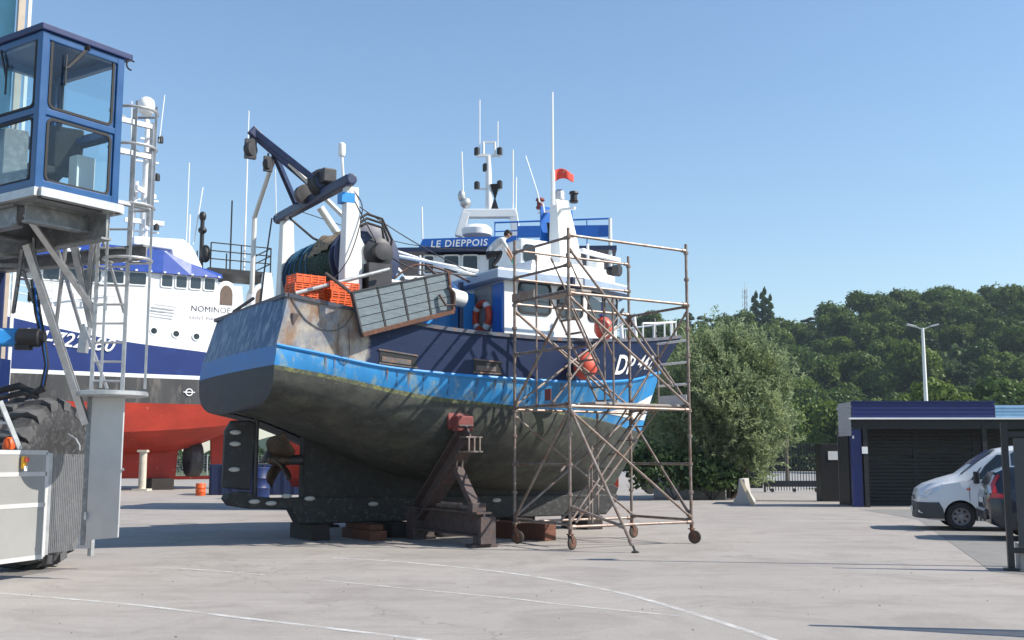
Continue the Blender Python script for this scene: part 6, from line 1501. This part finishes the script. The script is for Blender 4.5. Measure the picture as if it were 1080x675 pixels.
g = MB(); g.lathe([(.08, 0), (.085, .06), (.07, .14), (.03, .17)], la(9, 474, 15.3), n=14); g.build('beacon', orange_plastic, lift, smooth=45)
# tyre: chunky lugs on a carcass
wc = ll(V((-7.36, 16.95, 1.3))); roll = V((-.08, -.997, 0)); axl = V((.997, -.08, 0)); RT, WT = 1.3, .82
wheel = empty('wheel', (0, 0, 0)); wheel.parent = lift
tyre_m = mat('tyre_rubber', (.03, .03, .033), .8, var=.25, scale=5, c2=(.075, .075, .078), thr=.55)
g = MB(); g.lathe([(.62, -WT*.42), (.75, -WT*.5), (RT*.83, -WT*.5), (RT*.93, -WT*.42), (RT*.95, -WT*.2), (RT*.955, 0), (RT*.95, WT*.2), (RT*.93, WT*.42), (RT*.83, WT*.5), (.75, WT*.5), (.62, WT*.42)], wc, axl, 48); g.build('tyre', tyre_m, wheel, smooth=35)
lug_top = mat('tyre_lug', (.085, .085, .088), .8, var=.25, scale=6)
n_l = 18
for k in range(n_l):
    for sd in (-1, 1):
        a = 2*math.pi*(k+(.5 if sd > 0 else 0))/n_l; q = MB()
        def tp(an, w, r_): return wc+(roll*math.cos(an)+V((0, 0, 1))*math.sin(an))*r_+axl*w
        pl = [(a-.02, sd*.03), (a+.10, sd*.03), (a+.20, sd*WT*.33), (a+.21, sd*WT*.5), (a+.03, sd*WT*.5), (a+.05, sd*WT*.33)]
        vs_ = [tp(an, w, RT*(1.0 if abs(w) < WT*.45 else .95)) for an, w in pl]+[tp(an, w, RT*(.94 if abs(w) < WT*.45 else .85)) for an, w in pl]
        n6 = 6; q.add(vs_, [tuple(range(6)), tuple(range(6, 12))[::-1]]+[(i, i+6, (i+1) % 6+6, (i+1) % 6) for i in range(6)]); q.build('tread_lug', lug_top, wheel)
g = MB(); g.lathe([(.1, -.2), (.6, -.25), (.66, -.36), (.66, .36), (.6, .25), (.1, .2)], wc, axl, 28); g.build('rim', white_paint, wheel, smooth=35)
g = MB(); g.bar(wc+V((0, 0, 0)), wc+axl*-.9, .3, .3); g.bar(wc+axl*-.75, wc+axl*-.75+V((0, 0, 1.9)), .35, .35, up=roll); g.build('wheel_fork', cab_dark, lift)
g = MB(); g.tube([la(84, 475, 16.2), la(84, 470, 16.2), la(80, 463, 16.2), la(72, 458, 16.3)], .015, 6); g.build('guard_hoop', galv, lift)

# ================================================================== RIGHT SIDE: SHED, VEHICLES, GATE, BARRIERS
# ---------------- low shed with blue fascia
SX0, SX1, SY = (897-540)/FPX*38, 27.0, 38.0
shed = empty('shed', (SX0, SY, 0), 0, 'low open fronted shed with dark blue corrugated fascia and slatted dark wall', 'shed')
fas_blue = mat('fascia_blue', (.006, .015, .115), .45, var=.1); fas_pale = mat('fascia_pale_blue', (.22, .4, .58), .45, var=.08); fas_white = mat('side_cladding_white', (.4, .42, .44), .5, var=.1)
slat_m = mat('dark_slats', (.007, .007, .009), .6, var=.25)
zt_, zb2 = 3.62, 3.07; xs_pale = (1048-540)/FPX*38-SX0
def ribs(name, x0, x1, y0, z0, z1, n, m, side=False):
    g = MB(); h_ = (z1-z0)/n
    for k in range(n):
        za = z0+k*h_; pr_ = [(0, za), (-.014, za+.012), (-.014, za+h_*.55), (0, za+h_*.62), (0, za+h_)]
        if not side: g.grid([[V((x0, y0+a, z)) for a, z in pr_], [V((x1, y0+a, z)) for a, z in pr_]])
        else: g.grid([[V((y0+a, x1, z)) for a, z in pr_], [V((y0+a, x0, z)) for a, z in pr_]])
    return g.build(name, m, shed)
ribs('fascia_panel', 0, xs_pale, 0, zb2, zt_, 4, fas_blue); ribs('fascia_panel', xs_pale+.01, SX1-SX0, 0, zb2, zt_-.12, 4, fas_pale); ribs('side_cladding', 0, 1.5, -.02, 2.45, zt_, 8, fas_white, True)
g = MB(); g.box(((SX1-SX0)/2+.03, 1.0, zt_-.16), (SX1-SX0-.06, 1.9, .1)); g.build('roof', fas_white, shed)
g = MB(); g.box((xs_pale/2, .02, zt_+.015), (xs_pale, .12, .03)); g.build('coping', fas_blue, shed)
g = MB(); g.bar((-.12, -.06, zb2-.03), (SX1-SX0, -.06, zb2-.03), .1, .06); g.build('gutter', white_paint, shed)
g = MB(); g.box(((SX1-SX0)/2, .12, zb2-.22), (SX1-SX0, .12, .34)); g.build('lintel', slat_m, shed)
g = MB(); g.box((.16, .2, 1.5), (.34, .2, 3.0)); g.build('blue_post', fas_blue, shed)
for x in (.46, 4.6, 8.8):
    g = MB(); g.box((x, .12, 1.43), (.16, .16, 2.86)); g.build('front_post', slat_m, shed)
g = MB(); g.box((.42, .025, 1.95), (.2, .02, .24)); g.build('notice', white_paint, shed); g = MB(); g.box((.05, .08, 2.4), (.05, .04, .1)); g.build('lamp', white_paint, shed)
# slatted back wall in bays
for bay in range(4):
    x0 = .55+bay*2.15
    for k in range(22):
        if (bay, k) in ((1, 15), (0, 13), (2, 14)): continue
        g = MB(); g.box((x0+1.05, 1.6, .08+k*.128), (2.1, .03, .1+random.uniform(-.006, .004))); g.build('slat', slat_m, shed)
    g = MB(); g.box((x0, 1.62, 1.43), (.1, .09, 2.86)); g.build('bay_post', slat_m, shed)
g = MB(); g.box((.05, 1.2, 1.25), (.06, 1.2, 2.4)); g.build('end_wall', slat_m, shed)
g = MB(); g.box(((SX1-SX0)/2+.1, 2.1, 1.4), (SX1-SX0, .06, 2.8)); g.build('back_wall', mat('back_wall_grey', (.12, .125, .13), .8), shed)

# ---------------- vehicles
def ring_pts(s, zb, zm, zl, ztp, wb, wm, wl2, wt):
    half = [(wb, zb), (wm, zb+.12), (wm+.01, zm), (wl2, zl), (wt+.03, ztp-.09), (wt-.05, ztp-.015), (wt*.5, ztp)]
    return [V((s, y, z)) for y, z in half]+[V((s, -y, z)) for y, z in half[::-1]]
def loft_body(name, st, m, parent, arches, r_arch):
    g = MB(); rows = [ring_pts(*q) for q in st]; n = len(rows[0])
    g.grid(rows, close=True); g.add(rows[0], [tuple(range(n))]); g.add(rows[-1], [tuple(range(n))[::-1]])
    me = bpy.data.meshes.new(name); me.from_pydata(g.v, [], g.f)
    import bmesh
    bm = bmesh.new(); bm.from_mesh(me); bmesh.ops.remove_doubles(bm, verts=bm.verts, dist=1e-4); bmesh.ops.recalc_face_normals(bm, faces=bm.faces); bm.to_mesh(me); bm.free()
    o = bpy.data.objects.new(name, me); col.objects.link(o)
    tmp = []
    sub = o.modifiers.new('s', 'SUBSURF'); sub.subdivision_type = 'SIMPLE'; sub.levels = 1
    for ax_ in arches:
        c = MB(); c.tube([(ax_, -2, .33), (ax_, 2, .33)], r_arch, 28); co = c.build('arch_cutter', m); tmp.append(co)
        b = o.modifiers.new('cut', 'BOOLEAN'); b.operation = 'DIFFERENCE'; b.object = co; b.solver = 'EXACT'
    bpy.context.view_layer.update()
    out = bpy.data.meshes.new_from_object(o.evaluated_get(bpy.context.evaluated_depsgraph_get())); out.name = name
    bpy.data.objects.remove(o)
    for t in tmp: bpy.data.objects.remove(t)
    out.materials.clear(); out.materials.append(m); out.shade_smooth(); out.set_sharp_from_angle(angle=R(28))
    return link(name, out, parent)
def side_w(st, s, z):
    i = max(0, min(len(st)-2, max([k for k in range(len(st)) if st[k][0] <= s] or [0]))); a, b = st[i], st[i+1]; t = max(0, min(1, (s-a[0])/(b[0]-a[0]+1e-9)))
    q = [x*(1-t)+y*t for x, y in zip(a, b)]; _, zb, zm, zl, ztp, wb, wm, wl2, wt = q
    pr_ = [(zb, wb), (zb+.12, wm), (zm, wm+.01), (zl, wl2), (ztp-.09, wt+.03), (ztp-.015, wt-.05)]
    if z <= pr_[0][0]: return wb
    for (z0, w0), (z1, w1) in zip(pr_, pr_[1:]):
        if z <= z1: return w0+(w1-w0)*(z-z0)/(z1-z0+1e-9)
    return wt-.05
def side_panel(name, st, poly, m, parent, sg, off=.006, th=.01):
    """panel lying on the body side; polygon of (s, z) refined so that it follows the curve"""
    pts = []
    for i in range(len(poly)):
        a, b = poly[i], poly[(i+1) % len(poly)]
        for k in range(4): t = k/4; pts.append((a[0]+(b[0]-a[0])*t, a[1]+(b[1]-a[1])*t))
    n = len(pts); o_ = [V((s, sg*(side_w(st, s, z)+off), z)) for s, z in pts]
    c = sum((V((s, 0, z)) for s, z in pts), V())/n; cp_ = V((c.x, sg*(side_w(st, c.x, c.z)+off), c.z))
    g = MB(); g.add(o_+[cp_], [((i, (i+1) % n, n) if sg > 0 else ((i+1) % n, i, n)) for i in range(n)])
    g.grid([o_+[o_[0]], [p-V((0, sg*(off+.01), 0)) for p in o_+[o_[0]]]])
    return g.build(name, m, parent)
def wheel_of(parent, s, y, sg, r_, rimm):
    e = empty('wheel', (s, y, r_)); e.parent = parent
    g = MB(); g.lathe([(r_*.62, -.1), (r_*.9, -.105), (r_, -.07), (r_, .07), (r_*.9, .105), (r_*.62, .1)], (0, 0, 0), (0, 1, 0), 32, caps=False); g.build('tyre', black_rubber, e, smooth=35)
    g = MB(); g.lathe([(.02, .05), (r_*.2, .055), (r_*.24, .035), (r_*.5, .03), (r_*.6, .07), (r_*.64, .085), (r_*.64, -.08)][::1], (0, 0, 0), (0, sg, 0), 28); g.build('rim', rimm, e, smooth=30)
    for k in range(7):
        a = 2*math.pi*k/7; g = MB(); g.lathe([(.02, .0), (.03, .012), (.012, .02)], (r_*.4*math.cos(a), sg*.032, r_*.4*math.sin(a)), (0, sg, 0), 8); g.build('wheel_hole', black_paint, e)
def arch_liner(parent, s, w, r_):
    g = MB(); n = 20; ra = [R(180*k/n) for k in range(n+1)]
    for sg in (-1, 1): g.grid([[V((s+r_*math.cos(a), sg*w, .33+r_*math.sin(a))) for a in ra], [V((s+r_*math.cos(a), sg*(w-.32), .33+r_*math.sin(a))) for a in ra]]); g.add([V((s+r_*math.cos(a), sg*(w-.32), .33+r_*math.sin(a))) for a in ra], [tuple(range(n+1))])
    g.build('wheel_arch', black_paint, parent)
van_white = mat('van_white', (.74, .75, .76), .3, var=.03, coat=.4); lamp_glass = mat('headlamp', (.6, .65, .7), .08, metal=.4, var=.3, scale=9); bumper = mat('grey_bumper', (.055, .06, .068), .6, var=.1)
def van():
    # s runs from the nose backwards
    st = [(0.0, .36, .55, .72, .82, .55, .62, .60, .42), (.06, .28, .55, .80, .95, .72, .80, .76, .58), (.25, .24, .6, .95, 1.07, .84, .92, .86, .72), (.60, .22, .62, 1.06, 1.19, .88, .95, .90, .80), (.98, .22, .62, 1.12, 1.30, .88, .96, .92, .82),
          (1.40, .22, .62, 1.16, 1.62, .88, .96, .93, .78), (1.80, .22, .62, 1.18, 1.87, .88, .96, .93, .76), (2.2, .22, .62, 1.18, 1.95, .88, .96, .93, .77), (3.2, .22, .62, 1.18, 1.97, .88, .96, .93, .78), (4.6, .24, .62, 1.18, 1.94, .88, .95, .92, .78), (4.78, .35, .62, 1.15, 1.86, .84, .91, .88, .74)]
    e = empty('delivery_van', (9.72, 26.7, .004), R(-15), 'white panel van with grey bumper parked nose out in front of the shed', 'van')
    loft_body('body', st, van_white, e, (.93, 3.95), .37)
    for s in (.93, 3.95):
        arch_liner(e, s, .93, .372)
        for sg in (-1, 1): wheel_of(e, s, sg*.83, sg, .325, mat('van_wheel_grey', (.25, .25, .26), .45, metal=.4) if 'van_wheel_grey' not in MATS else MATS['van_wheel_grey'])
    for sg in (-1, 1):
        side_panel('sill', st, [(1.33, .24), (3.55, .24), (3.55, .33), (1.33, .33)], bumper, e, sg, .008)
        side_panel('rub_strip', st, [(1.36, .42), (2.7, .42), (2.7, .53), (1.36, .53)], bumper, e, sg, .012)
        d = side_panel('door_window', st, [(1.30, 1.18), (1.95, 1.17), (1.95, 1.74), (1.78, 1.74), (1.5, 1.48)], dark_glass, e, sg, .006)
        side_panel('side_window', st, [(2.07, 1.32), (2.75, 1.32), (2.78, 1.76), (2.72, 1.80), (2.12, 1.80), (2.07, 1.76)], smoke_glass, e, sg, .006)
        side_panel('quarter_window', st, [(1.17, 1.16), (1.26, 1.18), (1.44, 1.46), (1.4, 1.44)], dark_glass, e, sg, .006)
        side_panel('headlamp', st, [(.07, .80), (.16, .74), (.50, .95), (.62, 1.05), (.55, 1.06), (.3, .98)], lamp_glass, e, sg, .012)
        side_panel('indicator', st, [(1.08, .93), (1.16, .93), (1.16, .97), (1.08, .97)], orange_plastic, e, sg, .008)
        for s0 in (1.13, 2.0, 3.25):
            side_panel('door_gap', st, [(s0, .36), (s0+.012, .36), (s0+.012, 1.15), (s0, 1.15)], black_paint, e, sg, .003)
        g = MB(); g.box((1.78, sg*.985, .98), (.16, .03, .035)); g.build('door_handle', bumper, e)
        g = MB(); g.box((1.28, sg*1.08, 1.22), (.12, .2, .28)); g.bar((1.3, sg*.92, 1.16), (1.28, sg*1.04, 1.16), .05, .05); g.build('mirror', black_paint, e, bevel=.03)
    g = MB(); ws = [V((1.0, -.80, 1.285)), V((1.0, .80, 1.285)), V((1.40, .745, 1.60)), V((1.79, .70, 1.855)), V((1.79, -.70, 1.855)), V((1.40, -.745, 1.60))]; off = V((-.012, 0, .014))
    g.add([p+off for p in ws], [(0, 1, 2, 5), (5, 2, 3, 4)]); g.build('windscreen', dark_glass, e)
    g = MB(); rows_ = []
    for z in (.27, .36, .48, .58, .645):
        sd = [(s, side_w(st, s, max(z, .3))+.014) for s in (.565-.1*max(0, z-.45)/.2, .4, .25, .13, .06, .0)]
        rows_.append([V((s, y, z)) for s, y in sd]+[V((-.03, .35, z)), V((-.035, 0, z)), V((-.03, -.35, z))]+[V((s, -y, z)) for s, y in sd[::-1]])
    g.grid(rows_); g.grid([rows_[-1], [V((p.x+.05, p.y*.94, p.z)) for p in rows_[-1]]]); g.build('front_bumper', bumper, e, smooth=40)
    g = MB(); g.box((.03, 0, .74), (.06, .7, .1)); g.build('grille', black_paint, e)
    g = MB(); g.box((-.06, 0, .47), (.015, .52, .11)); g.build('number_plate', white_paint, e)
    return e
van()
def car():
    # s runs from the tail forwards
    st = [(0.0, .42, .6, .90, 1.0, .55, .66, .66, .50), (.05, .34, .6, .95, 1.12, .74, .82, .80, .56), (.22, .26, .6, .98, 1.38, .80, .86, .83, .58), (.45, .22, .6, .98, 1.49, .82, .88, .85, .60), (1.2, .2, .58, .98, 1.54, .82, .89, .86, .63), (2.2, .2, .58, .97, 1.53, .82, .89, .86, .63),
          (2.75, .2, .58, .96, 1.38, .82, .89, .86, .64), (3.35, .2, .58, .94, 1.06, .82, .88, .84, .72), (3.95, .22, .56, .82, .92, .80, .86, .80, .66), (4.25, .3, .5, .62, .72, .62, .68, .64, .5)]
    e = empty('parked_car', (9.92, 23.3, .004), R(-16), 'dark navy hatchback with tall red tail lamps parked beside the white van', 'car')
    cp_ = mat('car_dark_grey', (.013, .016, .03), .25, var=.08, coat=.6); tl = mat('tail_lamp', (.5, .015, .02), .15, var=.1, coat=.4); tw_ = mat('tail_lamp_clear', (.6, .6, .62), .15)
    loft_body('body', st, cp_, e, (.86, 3.42), .35)
    for s in (.86, 3.42):
        arch_liner(e, s, .85, .352)
        for sg in (-1, 1): wheel_of(e, s, sg*.76, sg, .31, galv)
    for sg in (-1, 1):
        side_panel('tail_lamp', st, [(.05, .86), (.40, .85), (.40, .90), (.24, .95), (.08, .95)], tl, e, sg, .012)
        side_panel('upper_tail_lamp', st, [(.09, .96), (.20, .96), (.17, 1.12), (.28, 1.32), (.22, 1.32), (.09, 1.12)], tl, e, sg, .014)
        side_panel('lamp_clear', st, [(.045, .96), (.085, .96), (.085, 1.12), (.20, 1.32), (.16, 1.32), (.045, 1.1)], tw_, e, sg, .012)
        side_panel('rear_quarter_window', st, [(.42, 1.06), (.85, 1.03), (.85, 1.40), (.50, 1.38), (.36, 1.22)], dark_glass, e, sg, .006)
        side_panel('rear_door_window', st, [(.92, 1.03), (1.75, 1.02), (1.75, 1.42), (.92, 1.41)], dark_glass, e, sg, .006)
        side_panel('front_door_window', st, [(1.83, 1.02), (2.8, 1.0), (2.72, 1.15), (2.4, 1.40), (1.83, 1.42)], dark_glass, e, sg, .006)
        for s0 in (1.0, 1.79, 2.85): side_panel('door_gap', st, [(s0, .3), (s0+.01, .3), (s0+.01, .98), (s0, .98)], black_paint, e, sg, .003)
        g = MB(); g.box((2.75, sg*.97, 1.03), (.1, .16, .13)); g.build('mirror', cp_, e, bevel=.03)
    g = MB(); rw = [V((.06, -.56, 1.12)), V((.06, .56, 1.12)), V((.22, .54, 1.37)), V((.22, -.54, 1.37))]; g.add([p+V((-.012, 0, .006)) for p in rw], [(3, 2, 1, 0)]); g.build('rear_window', dark_glass, e)
    g = MB(); g.box((-.01, 0, .52), (.1, 1.3, .22)); g.build('rear_bumper', cp_, e, bevel=.04)
    g = MB(); g.box((-.02, 0, .80), (.015, .52, .11)); g.build('number_plate', white_paint, e)
    return e
car()

# ---------------- fence panels at the right edge
fence_dark = mat('fence_black', (.014, .016, .02), .45, var=.2); fence_grey = mat('fence_panel_grey', (.05, .055, .062), .5, var=.15)
def gate_leaf(p, ang, L, lab, solid=True):
    e = empty('gate_leaf', p, ang, lab, 'gate')
    g = MB(); g.box((0, 0, 1.1), (.09, .09, 2.2)); g.box((0, 0, .02), (.2, .2, .04)); g.build('post', fence_dark, e)
    g = MB(); g.box((L, 0, 1.1), (.09, .09, 2.2)); g.box((L, 0, .02), (.2, .2, .04)); g.build('post', fence_dark, e)
    for z in (.3, 2.02):
        g = MB(); g.box((L/2, 0, z), (L-.1, .05, .08)); g.build('rail', fence_dark, e)
    if solid:
        g = MB(); g.box((L/2+.03, 0, 1.16), (L-.18, .02, 1.6)); g.build('infill_panel', fence_grey, e)
    else:
        for k in range(int(L/.14)):
            g = MB(); g.box((.12+k*.14, 0, 1.16), (.022, .022, 1.66)); g.build('bar', fence_dark, e)
    return e
pg_ = gnd(1067, 602); gate_leaf(V((pg_.x, pg_.y, 0)), R(-14), 2.6, 'dark gate leaf with solid grey infill at the edge of the car park')
g = MB(); g.box((0, 0, .2), (.5, .3, .4)); tag(g.build('gate_footing', concrete_cast, bevel=.02, loc=(pg_.x+.42, pg_.y+.12, 0), rz=R(-14)), 'pale concrete footing block at the foot of the dark gate leaf', 'footing')
gate_leaf(V((5.5, 10.75, 0)), R(-23), 2.6, 'dark barred gate leaf casting its shadow across the edge of the apron', False)
# lamp posts
def lamp_post(p, h_, lab, heads=2, r_=.07):
    e = empty('lamp_post', p, 0, lab, 'lamp post')
    g = MB(); g.tube([(0, 0, 0), (0, 0, h_)], [r_*1.3, r_*.7], 12); g.box((0, 0, .02), (.35, .35, .04)); g.build('pole', white_paint if heads == 2 else galv, e, smooth=40)
    for k in range(heads):
        sg = (-1, 1)[k] if heads == 2 else 1; g = MB(); g.bar((0, 0, h_-.08), (sg*.55, 0, h_+.12), .06, .06); g.build('arm', galv, e); g = MB(); g.box((sg*.75, 0, h_+.17), (.55, .28, .1), Matrix.Rotation(R(-sg*14), 3, 'Y')); g.build('lamp_head', galv, e, bevel=.02)
    return e
p = at(973, 346, 70); lamp_post(V((p.x, 70, 0)), p.z, 'tall white lamp post with twin heads rising behind the shed', 2, .13)
lamp_post(V((8.75, 17.0, 0)), 6.9, 'thin grey lamp post standing beside the dark gate leaf', 1, .05)
# wooden pole beyond the gate
p = at(828, 424, 66); g = MB(); g.tube([(0, 0, 0), (.03, 0, p.z)], [.14, .11], 9); tag(g.build('wooden_pole', mat('weathered_pole', (.17, .13, .1), .9, var=.2), smooth=40, loc=(p.x, 66, 0)), 'bare weathered wooden pole beyond the gate', 'pole')
# ---------------- sliding gate, its end cabinet
GY = 55.0; gx0, gx1 = (803-540)/FPX*GY, (864-540)/FPX*GY
gate = empty('sliding_gate', (gx0, GY, 0), 0, 'black sliding gate of thin vertical bars between the willow and the dark cabinet', 'gate'); gL = gx1-gx0
g = MB(); g.box((gL/2, 0, 2.38), (gL, .06, .07)); g.build('top_rail', fence_dark, gate); g = MB(); g.box((gL/2, 0, .42), (gL, .1, .3)); g.build('bottom_beam', fence_dark, gate)
g = MB(); g.box((.03, 0, 1.25), (.09, .09, 2.5)); g.box((-.75, .1, 1.3), (1.4, .05, 2.2)); g.build('end_post', fence_dark, gate)
for k in range(20):
    g = MB(); g.box((.15+k*(gL-.25)/19, 0, 1.45), (.032, .032, 1.86)); g.build('bar', fence_dark, gate)
for k in range(20):
    g = MB(); g.box((.15+k*(gL-.25)/19, 0, .17), (.032, .032, .2)); g.build('lower_bar', fence_dark, gate)
for k in range(3):
    g = MB(); g.lathe([(.03, -.02), (.1, -.02), (.1, .02), (.03, .02)], (.4+k*1.1, 0, .1), (0, 1, 0), 14); g.build('roller', dark_steel, gate)
CX = (863-540)/FPX*43.0; cab_ = empty('gate_cabinet', (CX, 43.0, 0), 0, 'dark metal cabinet with a white notice beside the shed', 'cabinet')
g = MB(); g.box((.5, .4, 1.12), (1.0, .8, 2.24)); g.build('body', slat_m, cab_, bevel=.015); g = MB(); g.box((.52, -.012, 1.78), (.46, .012, .34)); g.build('notice', white_paint, cab_)
g = MB(); g.box((1.3, .5, 1.05), (.5, .5, 2.1)); g.build('side_box', slat_m, cab_); g = MB(); g.box((1.25, .24, 1.55), (.08, .012, .26)); g.build('small_notice', white_paint, cab_)
g = MB(); g.box((.98, -.012, 1.1), (.03, .02, .2)); g.build('handle', galv, cab_)
# ---------------- concrete barriers
def barrier(p, ang, L, lab):
    g = MB(); pf = [(-.34, 0), (.34, 0), (.33, .1), (.17, .34), (.10, .92), (-.10, .92), (-.17, .34), (-.33, .1)]
    g.prism(pf, (0, 0, 0), (1, 0, 0), (0, 0, 1), (0, L, 0)); o = g.build('concrete_barrier', concrete_cast, bevel=.02, loc=p, rz=ang); return tag(o, lab, 'barrier')
q = gnd(783, 532); barrier(V((q.x, q.y, 0)), R(-16), 2.2, 'pale concrete barrier end with a broken board leaning on it')
q2 = gnd(766, 526); barrier(V((q2.x, q2.y, 0)), R(75), 3.0, 'long grey concrete barrier lying in the shade below the willow')
q = gnd(794, 534); g = MB()
for k, (dx, ln) in enumerate(((0, 1.25), (.06, 1.1))): g.bar((dx, -.03*k, 0), (-.33+dx, .28, ln*.72), .09, .02, up=(0, 1, 0))
tag(g.build('broken_board', mat('weathered_board', (.45, .37, .26), .85, var=.25, bump=.3), loc=(q.x, q.y, 0)), 'weathered split board leaning on the concrete barrier', 'board')
q = gnd(686, 521); g = MB(); g.lathe([(.1, -.12), (.34, -.12), (.38, -.06), (.38, .06), (.34, .12), (.1, .12)], (0, 0, .38), (.3, -.9, 0), 22); tag(g.build('old_tyre', black_rubber, smooth=40, loc=(q.x, q.y, 0)), 'old black tyre standing behind the scaffold near the willow', 'tyre')
# ---------------- lattice mast on the ridge
p0, p1 = at(787, 350, 360), at(787, 297, 360); mz = hill_z(p0.x, 335)
tmst = empty('lattice_mast', (p0.x, 360, p0.z-10), 0, 'slender lattice radio mast standing on the wooded ridge', 'mast'); mh = p1.z-p0.z+10
g = MB()
for k in range(3):
    a = 2*math.pi*k/3; g.tube([(1.0*math.cos(a), 1.0*math.sin(a), 0), (.35*math.cos(a), .35*math.sin(a), mh*.9)], .12, 5)
for i in range(14):
    f0, f1 = i/14, (i+1)/14
    for k in range(3):
        a, b = 2*math.pi*k/3, 2*math.pi*(k+1)/3; r0, r1 = 1-.65*f0, 1-.65*f1
        g.tube([(r0*math.cos(a), r0*math.sin(a), mh*.9*f0), (r1*math.cos(b), r1*math.sin(b), mh*.9*f1)], .06, 4)
g.build('lattice', galv, tmst)
g = MB(); g.tube([(0, 0, mh*.88), (0, 0, mh)], .1, 5)
for z in (.55, .68, .78, .86): g.tube([(-.9, 0, mh*z), (-.9, 0, mh*z+1.6)], .14, 6); g.tube([(.9, 0, mh*z+.4), (.9, 0, mh*z+1.9)], .14, 6); g.bar((-.9, 0, mh*z+.8), (.9, 0, mh*z+.9), .08, .08)
g.build('antenna', white_paint, tmst)

# ------------------------------------------------------------------ summer haze over the whole place
hz = MB(); hz.box((0, 1070, 55), (3100, 2320, 112)); hm_ = bpy.data.materials.new('summer_haze'); hm_.use_nodes = True
hn = hm_.node_tree.nodes; hn.remove(hn['Principled BSDF']); pv = hn.new('ShaderNodeVolumePrincipled'); pv.inputs['Color'].default_value = (.72, .86, 1, 1); pv.inputs['Density'].default_value = .0002; pv.inputs['Anisotropy'].default_value = .2
hm_.node_tree.links.new(pv.outputs[0], hn['Material Output'].inputs['Volume'])
tag(hz.build('haze', hm_), kind='stuff')
